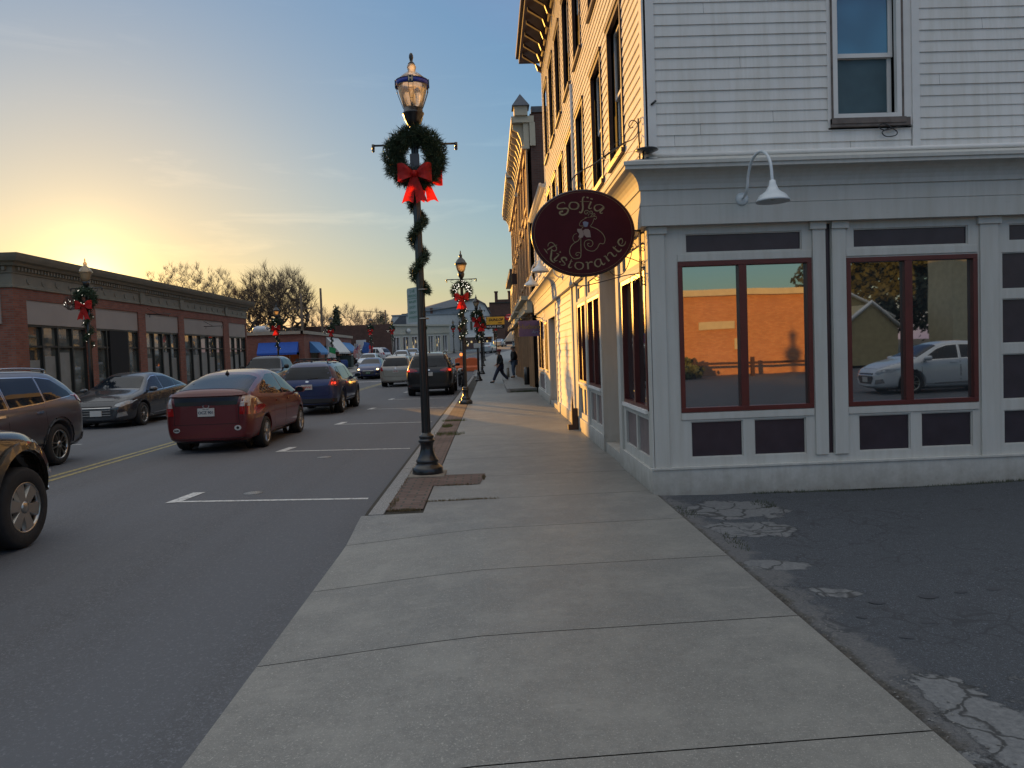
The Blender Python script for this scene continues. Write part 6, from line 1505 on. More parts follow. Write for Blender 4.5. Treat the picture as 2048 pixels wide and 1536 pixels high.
# ================================================================== vehicles
def paint(name, c, metal=.35, rough=.28):
    m, nt, b = newmat(name)
    tc = N(nt,'ShaderNodeTexCoord').outputs['Object']
    nt.links.new(mix(nt, ramp(nt, noise(nt,tc,1.5,4), .3,.7), sc3(c,.9), sc3(c,1.08)), b.inputs['Base Color'])
    b.inputs['Metallic'].default_value = metal; b.inputs['Roughness'].default_value = rough
    b.inputs['Coat Weight'].default_value = .85; b.inputs['Coat Roughness'].default_value = .02; b.inputs['Coat IOR'].default_value = 1.45
    return m
m_cglass = glassmat('car_glass', (.006,.009,.014), .01, 1.36, .0)
m_tyre = M('tyre', (.014,.014,.015), .8, var=.3, scale=12, bmp=.2)
m_rim = M('alloy', (.42,.40,.37), .28, 1, var=.1)
m_rimd = M('alloy_dark', (.10,.10,.10), .3, 1, var=.1)
m_plastic = M('black_plastic', (.018,.018,.02), .55, var=.2)
m_chrome = M('chrome', (.65,.65,.65), .12, 1, var=.03)
m_tail = M('tail_lens', (.30,.008,.008), .12, var=.15, coat=1)
m_tailon = M('tail_lens_lit', (.6,.02,.01), .15, emit=.9, ecol=(1,.06,.03))
m_tailw = M('tail_clear', (.40,.36,.35), .12, var=.15, coat=1)
m_head = M('head_lens', (.30,.33,.36), .08, var=.3, scale=12, coat=1)
m_headon = M('head_lamp_lit', (1,.75,.4), .2, emit=3.5, ecol=(1,.62,.28))
m_plate = M('number_plate', (.50,.50,.48), .45, var=.05)
m_pred = M('plate_red', (.45,.05,.04), .5); m_pgrn = M('plate_green', (.03,.14,.06), .5); m_pblk = M('plate_ink', (.05,.06,.09), .5)
def lerp(pts, y):
    if y <= pts[0][0]: return pts[0][1]
    for (a, u), (b, v) in zip(pts, pts[1:]):
        if y <= b: return u + (v-u)*(y-a)/(b-a)
    return pts[-1][1]
class Car:
    def __init__(s, P, label, cat='car', kindname='car'):
        s.P = P; s.t = thing(kindname, label, cat, (0,0,0)); s.body()
    def body(s):
        P = s.P; L = P['L']; y0, y1 = -L/2, L/2; W = P['W']/2; zb = P['zb']
        ys = {round(p[0],3) for p in P['top']} | {round(y0 + L*i/20, 3) for i in range(21)} | {y0+.04, y1-.04, y0+.14, y1-.14}
        ys = sorted(ys); out = [ys[0]]
        for y in ys[1:]:
            if y - out[-1] > .035: out.append(y)
        out[-1] = y1; ys = out
        plan = P.get('plan') or [(y0,.80),(y0+.06,.90),(y0+.25,.965),(y0+.8,1.0),(y1-1.0,1.0),(y1-.45,.955),(y1-.15,.86),(y1,.72)]
        rows = []
        for y in ys:
            top = lerp(P['top'], y); belt = min(lerp(P['belt'], y), top); hw = W*lerp(plan, y); h = max(0, top-belt)
            e = min(1, (min(y-y0, y1-y))/.12); zbb = zb + .06*(1-e)
            rw = hw*.94 - P.get('tumble',.42)*h; cr = P.get('crown',.03)
            r = [(0,zbb),(hw*.82,zbb),(hw*.955,zbb+.07),(hw*1.0,zbb+(belt-zbb)*.42),(hw*P.get('waist',.992),zbb+(belt-zbb)*.80),(hw*.965,belt-.015),
                 (hw*.945,belt+.02*min(1,h/.1)),(rw-.0,belt+h-.05*min(1,h/.2)),(rw-.10*min(1,h/.2)-.04,belt+h+cr*.35),(rw*.5,belt+h+cr*.85),(0,belt+h+cr)]
            rows.append([(x,y,z) for x,z in r])
        n = 11; vs = []; fs = []
        for r in rows: vs += r + [(-x,y,z) for x,y,z in r[1:-1]][::-1]
        k = 2*n-2
        for i in range(len(rows)-1):
            for j in range(k): fs.append((i*k+j, i*k+(j+1)%k, (i+1)*k+(j+1)%k, (i+1)*k+j))
        for i in (0, len(rows)-1):
            b = i*k
            for j in range(n-1):
                a1, a2 = j, j+1; c1, c2 = (k-j)%k, (k-j-1)
                q = [b+a1, b+a2, b+c2, b+c1]; q = [v for m_,v in enumerate(q) if v not in q[:m_]]
                if len(q) > 2: fs.append(tuple(q))
        me = bpy.data.meshes.new('body'); me.from_pydata(vs, [], fs)
        bm = bmesh.new(); bm.from_mesh(me); bmesh.ops.recalc_face_normals(bm, faces=bm.faces)
        bm.to_mesh(me); bm.free()
        o = bpy.data.objects.new('body', me); col.objects.link(o)
        m = o.modifiers.new('s','SUBSURF'); m.levels = m.render_levels = 2
        cut = MB()
        for y in P['wheels']:
            for sd_ in (-1,1):
                cut.lathe([(P['R']*P.get('arch',1.16), -.22),(P['R']*P.get('arch',1.16), .22)], (sd_*(W-.12),y,P['R']+P.get('archz',.01)), 28, 'x', False)
        co = cut.build('cut', m_plastic)
        b = o.modifiers.new('b','BOOLEAN'); b.operation = 'DIFFERENCE'; b.object = co; b.solver = 'EXACT'
        dg = bpy.context.evaluated_depsgraph_get(); ev = bpy.data.meshes.new_from_object(o.evaluated_get(dg))
        bpy.data.objects.remove(o); bpy.data.objects.remove(co)
        ev.name = 'body'; ev.materials.clear(); ev.materials.append(P['paint'])
        for p in ev.polygons: p.use_smooth = True; p.material_index = 0
        o = bpy.data.objects.new('body', ev); col.objects.link(o); o.parent = s.t; s.b = o
        try:
            w_ = o.modifiers.new('w','WEIGHTED_NORMAL')
        except Exception: pass
        bm = bmesh.new(); bm.from_mesh(ev); bmesh.ops.triangulate(bm, faces=bm.faces); s.bvh = BVHTree.FromBMesh(bm); bm.free()
        # dark inner arches
        mb = MB()
        for y in P['wheels']:
            for sd_ in (-1,1): mb.lathe([(P['R']*1.13,-.10),(P['R']*1.13,.0)], (sd_*(W-.28),y,P['R']+.01), 20, 'x', False, caps=False)
        mb.box(-W+.25,W-.25,y0+.35,y1-.35,zb-.03,zb+.1); mb.build('underbody', m_plastic, s.t, world=False)
    def cast(s, mode, a, b, sd_=1):
        if mode == 'side': o, d = Vector((3*sd_, a, b)), Vector((-sd_,0,0))
        elif mode == 'rear': o, d = Vector((a, -6, b)), Vector((0,1,0))
        elif mode == 'front': o, d = Vector((a, 6, b)), Vector((0,-1,0))
        else: o, d = Vector((a, b, 4)), Vector((0,0,-1))
        p, nn, i, _ = s.bvh.ray_cast(o, d)
        if p is None:
            p, nn, i, _ = s.bvh.find_nearest(Vector((o.x if mode != 'side' else sd_*s.P['W']/2, a if mode == 'side' else (b if mode == 'top' else (s.P['L']/2)*(1 if mode == 'front' else -1)), b if mode != 'top' else 1.4)))
        if nn.dot(d) > 0: nn = -nn
        return p, nn
    def decal(s, name, mode, polys, mat, off=.004, grid=.07, both=True, parent=None, rim=.02):
        "a skin-tight panel following the bodywork"
        out = []
        for sd_ in ((1,-1) if mode == 'side' and both else (1,)):
            bm = bmesh.new()
            for poly in polys:
                f = bm.faces.new([bm.verts.new((a,b,0)) for a,b in poly])
            for ax in (0,1):
                lo = min(v.co[ax] for v in bm.verts); hi = max(v.co[ax] for v in bm.verts); g = lo + grid
                while g < hi - .004:
                    no = Vector((1,0,0)) if ax == 0 else Vector((0,1,0)); co = Vector((g,0,0)) if ax == 0 else Vector((0,g,0))
                    bmesh.ops.bisect_plane(bm, geom=bm.verts[:]+bm.edges[:]+bm.faces[:], plane_co=co, plane_no=no); g += grid
            be = [e for e in bm.edges if e.is_boundary]; bv = {v.index for e in be for v in e.verts}
            bm.verts.index_update(); nor = {}
            for v in bm.verts:
                p, nn = s.cast(mode, v.co.x, v.co.y, sd_); v.co = p + nn*off; nor[v] = nn.copy()
            ex = bmesh.ops.extrude_edge_only(bm, edges=be)
            old = {v: nor[v] for v in nor}
            kd = [(v, v.co.copy()) for v in old]
            from mathutils.kdtree import KDTree
            kt = KDTree(len(kd))
            for i,(v,c) in enumerate(kd): kt.insert(c, i)
            kt.balance()
            for g_ in ex['geom']:
                if isinstance(g_, bmesh.types.BMVert):
                    _, i, _ = kt.find(g_.co); g_.co = g_.co - old[kd[i][0]]*(off+rim)
            bmesh.ops.recalc_face_normals(bm, faces=bm.faces)
            bad = sum(1 for v in nor if v.is_valid and v.normal.dot(nor[v]) < 0); bm.normal_update(); bad = sum(1 if v.normal.dot(nor[v]) < 0 else -1 for v in nor if v.is_valid)
            if bad > 0: bmesh.ops.reverse_faces(bm, faces=bm.faces)
            me = bpy.data.meshes.new(name); bm.to_mesh(me); bm.free(); me.materials.append(mat)
            # make sure the outer skin faces outwards
            for p in me.polygons: p.use_smooth = False
            o = bpy.data.objects.new(name, me); col.objects.link(o); o.parent = parent or s.t; out.append(o)
        return out
    def line(s, mode, pts, w=.008, **k):
        polys = []
        for (a,b),(c,d) in zip(pts, pts[1:]):
            l = math.hypot(c-a, d-b) or 1; nx, ny = -(d-b)/l*w/2, (c-a)/l*w/2
            polys.append([(a+nx,b+ny),(a-nx,b-ny),(c-nx,d-ny),(c+nx,d+ny)])
        return polys
    def gaps(s, lines, mode='side', w=.009):
        polys = []
        for l in lines: polys += s.line(mode, l, w)
        for o in s.decal('panel_gap', mode, polys, m_core, .0012, .12, rim=.004): pass
    def wheels(s, rim=None, spokes=5, dark=False, width=.21):
        P = s.P; R_ = P['R']; W = P['W']/2; rr = R_*P.get('rimk',.66); rim = rim or m_rim
        for y in P['wheels']:
            for sd_ in (-1,1):
                w_ = bpy.data.objects.new('wheel', None); col.objects.link(w_); w_.parent = s.t; w_.location = (sd_*(W-.015), y, R_); w_.rotation_euler.z = 0 if sd_ > 0 else math.pi
                mb = MB(); mb.lathe([(rr,-width+.0),(R_*.93,-width),(R_,-width*.82),(R_,-width*.2),(R_*.955,-.015),(R_*.9,-.004),(rr*1.04,0),(rr,-.012)], (0,0,0), 40, 'x', caps=False); mb.build('tyre', m_tyre, w_, world=False)
                mb = MB(); mb.lathe([(rr*1.0,-.02),(rr*1.015,-.005),(rr*.95,-.006),(rr*.92,-.04),(rr*.9,-.09)], (0,0,0), 36, 'x', caps=False)
                for k in range(spokes):
                    Mx = Matrix.Rotation(2*math.pi*k/spokes+.3,4,'X'); wd = P.get('spokew',.30)*rr
                    vs = [(-.018,-wd*.30,.0),(-.018,wd*.30,.0),(-.012,wd*.55,rr*.93),(-.012,-wd*.55,rr*.93),(-.06,-wd*.45,0),(-.06,wd*.45,0),(-.05,wd*.7,rr*.93),(-.05,-wd*.7,rr*.93)]
                    if P.get('split'):
                        for q in (-1,1):
                            a = [(-.018,q*wd*.05,.0),(-.018,q*wd*.3,.0),(-.012,q*wd*1.0,rr*.93),(-.012,q*wd*.62,rr*.93),(-.05,q*wd*.05,0),(-.05,q*wd*.35,0),(-.04,q*wd*1.05,rr*.93),(-.04,q*wd*.57,rr*.93)]
                            mb.add([Mx @ Vector(v) for v in a], [(0,1,2,3),(0,1,5,4),(1,2,6,5),(2,3,7,6),(3,0,4,7)])
                    else: mb.add([Mx @ Vector(v) for v in vs], [(0,1,2,3),(0,1,5,4),(1,2,6,5),(2,3,7,6),(3,0,4,7)])
                mb.lathe([(rr*.26,-.06),(rr*.24,-.012),(rr*.12,-.004),(0,-.004)], (0,0,0), 18, 'x'); mb.build('rim', rim, w_, world=False)
                mb = MB(); mb.lathe([(0,-.10),(rr*.93,-.10)], (0,0,0), 24, 'x'); mb.lathe([(0,-.065),(rr*.62,-.065),(rr*.62,-.09)], (0,0,0), 24, 'x'); mb.build('brake_disc', m_plastic, w_, world=False)
    def mirror(s, y, z, mat=None, w_=.21, h=.14):
        for sd_ in (1,-1):
            x0 = abs(s.cast('side', y, z-.05, 1)[0].x)
            mb = MB()
            Mx = Matrix.Translation((sd_*(x0+.14), y-.02, z+.02))
            rings = []
            for (yy,k) in ((-.07,.86),(-.055,.97),(0,1),(.05,.85),(.085,.45),(.095,.1)):
                rings.append([(math.copysign(abs(math.cos(a))**.7,math.cos(a))*w_/2*k, yy, math.copysign(abs(math.sin(a))**.7,math.sin(a))*h/2*k) for a in [2*math.pi*i/14 for i in range(14)]])
            vs = [Mx @ Vector(p) for r in rings for p in r]; fs = [(i*14+j,i*14+(j+1)%14,(i+1)*14+(j+1)%14,(i+1)*14+j) for i in range(5) for j in range(14)] + [tuple(range(14))]
            mb.add(vs, fs, True); mb.box(min(sd_*(x0-.04),sd_*(x0+.08)),max(sd_*(x0-.04),sd_*(x0+.08)),y-.02,y+.05,z-.05,z-.01)
            m_ = mb.build('mirror', mat or s.P['paint'], s.t, world=False)
            mb = MB(); mb.add([Mx @ Vector((math.cos(a)*w_*.40, -.0715, math.sin(a)*h*.38)) for a in [2*math.pi*i/14 for i in range(14)]], [tuple(range(14))]); mb.build('mirror_glass', m_cglass, m_, world=False)
    def plate(s, mode, z, text, ink, size=.085, w_=.305, h=.15, x=0, mat=None, top=None):
        p, nn = s.cast(mode, x, z); yy = p.y; sg_ = -1 if mode == 'rear' else 1
        a, b = sorted((yy+sg_*.004, yy+sg_*.024)); mb = MB(); mb.box(x-w_/2, x+w_/2, a, b, z-h/2, z+h/2); o = mb.build('number_plate', mat or m_plate, s.t, world=False)
        U = (1,0,0) if mode == 'rear' else (-1,0,0)
        if text:
            mb = MB(); text_mb(mb, text, size, (x, yy+sg_*.0245, z-.008), U, (0,0,1), (0,sg_,0), .002, bold=.002)
            if top: text_mb(mb, top, .022, (x, yy+sg_*.0245, z+.055), U, (0,0,1), (0,sg_,0), .002)
            mb.build('lettering', ink, o, world=False)
    def disc(s, name, mode, x, z, rx, rz, mat, parent=None, off=.005, n=18):
        return s.decal(name, mode, [[(x+rx*math.cos(2*math.pi*i/n), z+rz*math.sin(2*math.pi*i/n)) for i in range(n)]], mat, off, .2, parent=parent, rim=.006)
    def rails(s, y0, y1, inset=.10, cross=(), mat=None, z=None):
        for sd_ in (1,-1):
            x = sd_*(s.P['W']/2*.94 - s.P.get('tumble',.42)*(lerp(s.P['top'],(y0+y1)/2)-lerp(s.P['belt'],(y0+y1)/2)) - inset)
            zz = lambda y: s.cast('top', x, y)[0].z
            mb = MB(); mb.tube(ss([(x,y0,zz(y0)),(x,y0+.12,zz(y0+.12)+.055),(x,(y0+y1)/2,zz((y0+y1)/2)+.06),(x,y1-.12,zz(y1-.12)+.055),(x,y1,zz(y1))],5), .016, 8); mb.build('roof_rail', mat or m_plastic, s.t, world=False)
        for y in cross:
            mb = MB(); z_ = s.cast('top', 0, y)[0].z + .075; xa = abs(x)+.03
            mb.tube([(-xa,y,z_),(xa,y,z_)], .02, 8)
            for q in (-1,1): mb.box(q*xa-.035,q*xa+.035,y-.05,y+.05,z_-.06,z_+.03)
            mb.build('roof_bar', m_plastic, s.t, world=False)
    def place(s, x, y, rz=0, z=None):
        s.t.location = (x, y, (RZ + gz(y)) if z is None else z); s.t.rotation_euler.z = rad(rz); return s.t
def mir(poly): return [(-a,b) for a,b in poly][::-1]

# ---------------------------------------------------------------- the maroon hatchback
P = dict(L=4.45,W=1.725,zb=.20,R=.305,wheels=(-1.33,1.37),paint=paint('maroon_paint',(.095,.002,.005),.0,.4),tumble=.40,crown=.04,rimk=.68,spokew=.34,arch=1.14,
  top=[(-2.225,.92),(-2.19,1.05),(-2.10,1.14),(-1.85,1.20),(-1.3,1.345),(-.8,1.445),(-.2,1.50),(.2,1.50),(.6,1.43),(1.1,1.17),(1.5,.97),(1.85,.86),(2.1,.72),(2.225,.55)],
  belt=[(-2.225,.92),(-1.9,1.03),(-1.0,1.0),(.4,.94),(1.4,.90),(2.225,.60)], plan=[(-2.225,.78),(-2.18,.87),(-2.0,.945),(-1.5,.985),(-1.0,1),(1.2,1),(1.75,.95),(2.05,.84),(2.225,.66)])
c = Car(P, 'maroon hatchback car with white oval stickers on its rear bumper, in the right lane')
c.decal('rear_window','top',[[(-.70,-2.02),(.70,-2.02),(.60,-1.05),(-.60,-1.05)]],m_cglass,.005)
c.decal('windshield','top',[[(-.66,1.36),(.66,1.36),(.55,.64),(-.55,.64)]],m_cglass,.005)
c.decal('rear_quarter_glass','rear',[[(-.56,.90),(.56,.90),(.60,1.045),(-.60,1.045)]],m_cglass,.006)
c.decal('side_window','side',[[(-1.55,1.07),(-1.28,1.20),(-.90,1.31),(-.86,1.03)]],m_cglass); c.decal('side_window','side',[[(-.82,1.03),(-.86,1.32),(-.45,1.41),(-.02,1.42),(.06,1.00)]],m_cglass); c.decal('side_window','side',[[(.13,1.0),(.05,1.42),(.35,1.40),(.62,1.31),(1.12,1.02),(1.12,.97)]],m_cglass)
c.decal('spoiler','rear',[[(-.70,1.055),(.70,1.055),(.66,1.10),(-.66,1.10)]],P['paint'],.035,rim=.05)
for sg_ in (1,-1):
    f = (lambda q: q) if sg_ > 0 else mir
    tl = c.decal('taillight','rear',[f([(.60,.72),(.83,.70),(.845,.80),(.835,.86),(.615,.86)])],m_tail,.010)[0]
    c.decal('clear_lens','rear',[f([(.615,.865),(.833,.865),(.80,1.0),(.735,1.06),(.645,1.05)])],m_tailw,.010,parent=tl)
c.gaps([[( -.78,1.0),(-.80,.50),(-.72,.32),(.02,.30),(.08,.62),(.09,.98)],[(.10,.98),(.09,.5),(.1,.30),(1.0,.30),(1.08,.62),(1.12,.94)]])
c.gaps([[(-.60,1.02),(-.58,.70),(-.60,.55),(.60,.55),(.58,.70),(.60,1.02)]], 'rear'); c.gaps([[(-.82,.56),(-.62,.56)],[(.62,.56),(.82,.56)]], 'rear')
c.decal('bumper_trim','rear',[[(-.74,.22),(.74,.22),(.78,.29),(-.78,.29)]],m_plastic,.01)
c.plate('rear',.775,'OCZ 901',m_pblk,.072,top='NEW YORK'); c.disc('badge','rear',0,.885,.062,.040,m_chrome); c.disc('badge','rear',0,.885,.047,.028,P['paint'],off=.009)
c.disc('oval_sticker','rear',-.56,.45,.062,.042,m_plate); c.disc('oval_sticker','rear',.56,.47,.062,.048,m_plate); c.disc('sticker_print','rear',.56,.47,.026,.026,m_core,off=.009)
mb = MB(); text_mb(mb,'ADK',.045,(-.56,c.cast('rear',-.56,.45)[0].y-.008,.45),(1,0,0),(0,0,1),(0,-1,0),.003,bold=.002)
for x,s_ in ((-.50,'prius'),(.50,'hybrid')): pass
mb.build('sticker_lettering',m_core,c.t,world=False)
mb = MB(); mb.tube([(-.44,-2.03,1.12),(-.46,-1.92,1.19)],.014,6); mb.tube([(-.46,-1.95,1.17),(-.42,-1.62,1.29)],.010,6); mb.build('rear_wiper',m_plastic,c.t,world=False)
z_ = c.cast('top',0,-.95)[0].z; mb = MB(); mb.lathe([(.045,0),(.03,.03),(.012,.06),(0,.08)],(0,-.98,z_-.005),8); mb.build('aerial',m_plastic,c.t,world=False)
c.mirror(1.02,1.0); c.decal('door_handle','side',[[(-.66,.86),(-.46,.86),(-.46,.89),(-.66,.89)],[(.22,.85),(.42,.85),(.42,.88),(.22,.88)]],P['paint'],.022,.1)
c.decal('headlight','front',[[(.45,.58),(.70,.58),(.72,.74),(.55,.70)]],m_head,.006); c.wheels(spokes=7); c.place(-5.27,16.55,0)
prius = c

# ---------------------------------------------------------------- tall wagons (shared recipe)
def wagon(label, P, kind='car', cat='car', rails=None, cross=(), rearpoly=None, sidewins=None, tails='l', tailz=(.85,1.15), tailm=None, cladding=0, plate=('',m_pblk), chrome=False, platez=.82, wiper=True, lit=False, spokes=5, rim=None, railm=None, exhaust=False, headm=None, grille=None):
    c = Car(P, label, cat, kind); L = P['L']; y0, y1 = -L/2, L/2; H = max(z for _,z in P['top']); bz = lerp(P['belt'],-1); W = P['W']/2
    rp = rearpoly or [(-W*.76,bz+.06),(W*.76,bz+.06),(W*.66,H-.13),(-W*.66,H-.13)]
    c.decal('rear_window','rear',[rp],m_cglass,.006)
    ws = P['ws']; c.decal('windshield','front',[[(-W*.80,ws[0]),(W*.80,ws[0]),(W*.64,ws[1]),(-W*.64,ws[1])]],m_cglass,.006)
    for poly in sidewins: 
        if chrome: c.decal('window_trim','side',[[(a+(a-sum(p[0] for p in poly)/len(poly))*.035,b+(b-sum(p[1] for p in poly)/len(poly))*.09) for a,b in poly]],m_chrome,.002)
        c.decal('side_window','side',[poly],m_cglass,.006)
    t0, t1 = tailz
    for sg_ in (1,-1):
        f = (lambda q: q) if sg_ > 0 else mir
        if tails == 'l': pl = [(W*.72,t0),(W*.955,t0+.02),(W*.93,t1),(W*.80,t1)]
        elif tails == 'wide': pl = [(W*.45,t0+.05),(W*.93,t0),(W*.95,t1-.03),(W*.78,t1),(W*.5,t1-.06)]
        else: pl = [(W*.70,t0+.03),(W*.94,t0),(W*.955,t1-.05),(W*.80,t1)]
        tl = c.decal('taillight','rear',[f(pl)],tailm or m_tail,.012)[0]
        if lit: c.decal('brake_lamp','rear',[f([(W*.80,t0+.05),(W*.91,t0+.05),(W*.91,t0+.12),(W*.80,t0+.12)])],m_tailon,.016,parent=tl)
        c.decal('reflector','rear',[f([(W*.62,.42),(W*.84,.42),(W*.84,.46),(W*.62,.46)])],m_tail,.012)
        c.decal('headlight','front',[f([(W*.52,P['hl'][0]),(W*.90,P['hl'][0]+.03),(W*.88,P['hl'][1]),(W*.55,P['hl'][1]-.03)])],headm or m_head,.01)
    c.decal('rear_bumper','rear',[[(-W*.9,P['zb']+.04),(W*.9,P['zb']+.04),(W*.93,.50),(-W*.93,.50)]],m_plastic if cladding else P['paint'],.018)
    c.gaps([[(-W*.74,bz-.02),(-W*.72,.62),(-W*.66,.58),(W*.66,.58),(W*.72,.62),(W*.74,bz-.02)]],'rear')
    d = P['doors']; b_ = bz-.01
    c.gaps([[(d[0],b_),(d[0]-.02,.7),(d[0]+.16,.36),(d[1],.36),(d[1],b_)],[(d[1],b_),(d[1],.36),(d[2]-.12,.36),(d[2],.7),(d[2],b_)]])
    if cladding:
        for y in P['wheels']:
            R_ = P['R']; a0 = [(y+R_*(1.15+.0)*math.cos(t), R_+.01+R_*1.15*math.sin(t)) for t in [math.pi*i/12 for i in range(13)]]; a1 = [(y+R_*1.34*math.cos(t), R_+.01+R_*1.32*math.sin(t)) for t in [math.pi*i/12 for i in range(13)]]
            c.decal('arch_cladding','side',[[a0[i],a0[i+1],a1[i+1],a1[i]] for i in range(12)],m_plastic,.022,.3)
        c.decal('sill_cladding','side',[[(P['wheels'][0]+P['R']*1.3,P['zb']+.03),(P['wheels'][1]-P['R']*1.3,P['zb']+.03),(P['wheels'][1]-P['R']*1.3,P['zb']+.17),(P['wheels'][0]+P['R']*1.3,P['zb']+.17)]],m_plastic,.018,.3)
    c.decal('grille','front',[[(-W*.48,P['hl'][0]-.12),(W*.48,P['hl'][0]-.12),(W*.52,P['hl'][1]-.04),(-W*.52,P['hl'][1]-.04)]],m_plastic,.008)
    c.decal('lower_intake','front',[[(-W*.6,P['zb']+.05),(W*.6,P['zb']+.05),(W*.6,P['zb']+.16),(-W*.6,P['zb']+.16)]],m_plastic,.01)
    c.decal('door_handle','side',[[(d[0]+.08,bz-.12),(d[0]+.28,bz-.12),(d[0]+.28,bz-.085),(d[0]+.08,bz-.085)],[(d[1]+.08,bz-.12),(d[1]+.28,bz-.12),(d[1]+.28,bz-.085),(d[1]+.08,bz-.085)]],m_chrome if chrome else P['paint'],.02,.1)
    if plate[0] is not None: c.plate('rear',platez,plate[0],plate[1]); 
    c.disc('badge','rear',0,platez+.16,.05,.028,m_chrome)
    if wiper: z_ = bz+.07; p = c.cast('rear',0,z_)[0]; mb = MB(); mb.tube([(0,p.y-.02,z_),(.32,c.cast('rear',.32,z_+.03)[0].y-.02,z_+.03)],.009,5); mb.build('rear_wiper',m_plastic,c.t,world=False)
    if rails: c.rails(*rails, cross=cross, mat=railm)
    c.mirror(d[2]-.05, bz+.06); c.wheels(rim=rim, spokes=spokes)
    p = c.cast('top',0,-.9)[0]; mb = MB(); mb.lathe([(.04,0),(.028,.03),(.01,.07),(0,.08)],(0,y0+.75,c.cast('top',0,y0+.75)[0].z-.005),8); mb.build('aerial',m_plastic,c.t,world=False)
    if exhaust: mb = MB(); mb.tube([(.5,y0+.1,.27),(.5,y0-.02,.27)],.035,10); mb.build('exhaust',m_chrome,c.t,world=False)
    return c
def suvtop(L,H,hood=1.02,slope=.45,wsb=1.35,wst=.55,tail=.95):
    a = L/2
    return [(-a,tail-.12),(-a+.03,tail),(-a+.07,tail+.12),(-a+.07+slope*.45,H-.22),(-a+slope+.05,H-.045),(-a+slope+.5,H-.01),(-.3,H),(.2,H-.015),(wst,H-.07),(wsb,hood+.03),(wsb+.12,hood),(a-.35,hood-.09),(a-.1,hood-.19),(a,hood-.32)]
sw = lambda b,t,y0,y1,y2,y3: [[(y0,b),(y0+.10,b+.16),(y0+.34,t-.03),(y0+.50,t-.01),(y0+.46,b)],[(y0+.52,b),(y0+.56,t-.01),(y1-.06,t),(y1-.02,b-.01)],[(y1+.05,b-.01),(y1+.02,t),(y2-.2,t-.02),(y2+.32,b+.12),(y2+.42,b-.01)]]
P = dict(L=4.45,W=1.78,zb=.27,R=.345,wheels=(-1.25,1.38),paint=paint('slate_blue_paint',(.030,.042,.115),.4,.3),top=suvtop(4.45,1.58,1.0,.38,1.32,.6,.97),belt=[(-2.22,1.0),(-1,1.02),(1,.97),(1.5,.97),(2.22,.66)],ws=(1.08,1.42),hl=(.68,.86),doors=(-.85,.15,1.1),tumble=.40,rimk=.64)
c = wagon('slate blue crossover car with black roof bars, ahead of the maroon hatchback', P, rails=(-1.6,.35), cross=(-1.05,-.1), sidewins=sw(1.06,1.44,-1.65,.13,.62,1.2), tails='c', tailz=(.86,1.10), cladding=1, plate=('58PV90',m_pred), platez=.85, tailm=m_tailon if 0 else m_tail, lit=True, rearpoly=[(-.66,1.07),(.66,1.07),(.70,1.15),(.57,1.44),(-.57,1.44),(-.70,1.15)])
c.place(-5.45, 25.15, 0)
P = dict(L=4.6,W=1.80,zb=.25,R=.345,wheels=(-1.28,1.36),paint=paint('silver_beige_paint',(.36,.33,.29),.5,.32),top=suvtop(4.6,1.69,1.05,.42,1.35,.65,1.0),belt=[(-2.3,1.05),(-1,1.06),(1,1.0),(1.5,1.0),(2.3,.68)],ws=(1.12,1.54),hl=(.72,.9),doors=(-.85,.15,1.1),tumble=.34)
c = wagon('silver beige estate car seen from behind near the centre line', P, rails=(-1.7,.4), sidewins=sw(1.1,1.56,-1.75,.13,.66,1.2), tails='l', tailz=(.86,1.12), plate=('MR 8B',m_pred), platez=.86, exhaust=True, cladding=0)
c.place(-5.1, 43.75, 0)
P = dict(L=4.8,W=1.93,zb=.29,R=.375,wheels=(-1.42,1.48),paint=paint('dark_graphite_paint',(.012,.012,.014),.3,.3),top=suvtop(4.8,1.76,1.12,.50,1.35,.6,1.05),belt=[(-2.4,1.1),(-1,1.12),(1,1.06),(1.5,1.06),(2.4,.72)],ws=(1.18,1.6),hl=(.8,.95),doors=(-.9,.1,1.05),tumble=.36)
c = wagon('dark graphite estate car parked at the right kerb with one rear light glinting', P, rails=(-1.8,.5), sidewins=sw(1.17,1.62,-1.85,.08,.62,1.2), tails='wide', tailz=(.96,1.14), plate=('',m_pblk), platez=.90, lit=True, cladding=1, rim=m_rimd)
c.place(-2.50, 33.6, 0)
# oncoming compact estate on the far left, rear three quarter towards us
P = dict(L=4.6,W=1.855,zb=.26,R=.36,wheels=(-1.28,1.38),paint=paint('grey_lilac_paint',(.115,.11,.125),.5,.28),top=suvtop(4.6,1.66,1.06,.62,1.35,.55,1.0),belt=[(-2.3,1.10),(-1,1.06),(1,1.0),(1.5,1.0),(2.3,.70)],ws=(1.14,1.5),hl=(.74,.92),doors=(-.9,.12,1.08),tumble=.40,rimk=.70,split=1,spokew=.26,spokes=5)
c = wagon('grey sport utility car with chrome edged windows at the left edge', P, rails=(-1.6,.6), sidewins=[[(-1.86,1.19),(-1.80,1.27),(-1.45,1.49),(-1.06,1.535),(-1.0,1.13)],[(-.95,1.12),(-1.0,1.535),(-.05,1.55),(.0,1.08)],[(.07,1.08),(.03,1.55),(.5,1.51),(1.05,1.22),(1.12,1.08)]], tails='c', tailz=(1.02,1.22), cladding=1, plate=('7KX 30',m_pred), platez=.8, chrome=True, rim=m_rim, railm=m_chrome, tailm=m_tail)
for sg_ in (1,-1): pass
c.decal('taillight','side',[[(-2.27,1.0),(-2.0,1.10),(-2.0,1.19),(-2.2,1.22)]],m_tailon if 0 else m_tail,.014)
c.place(-8.47, 12.35, 180)
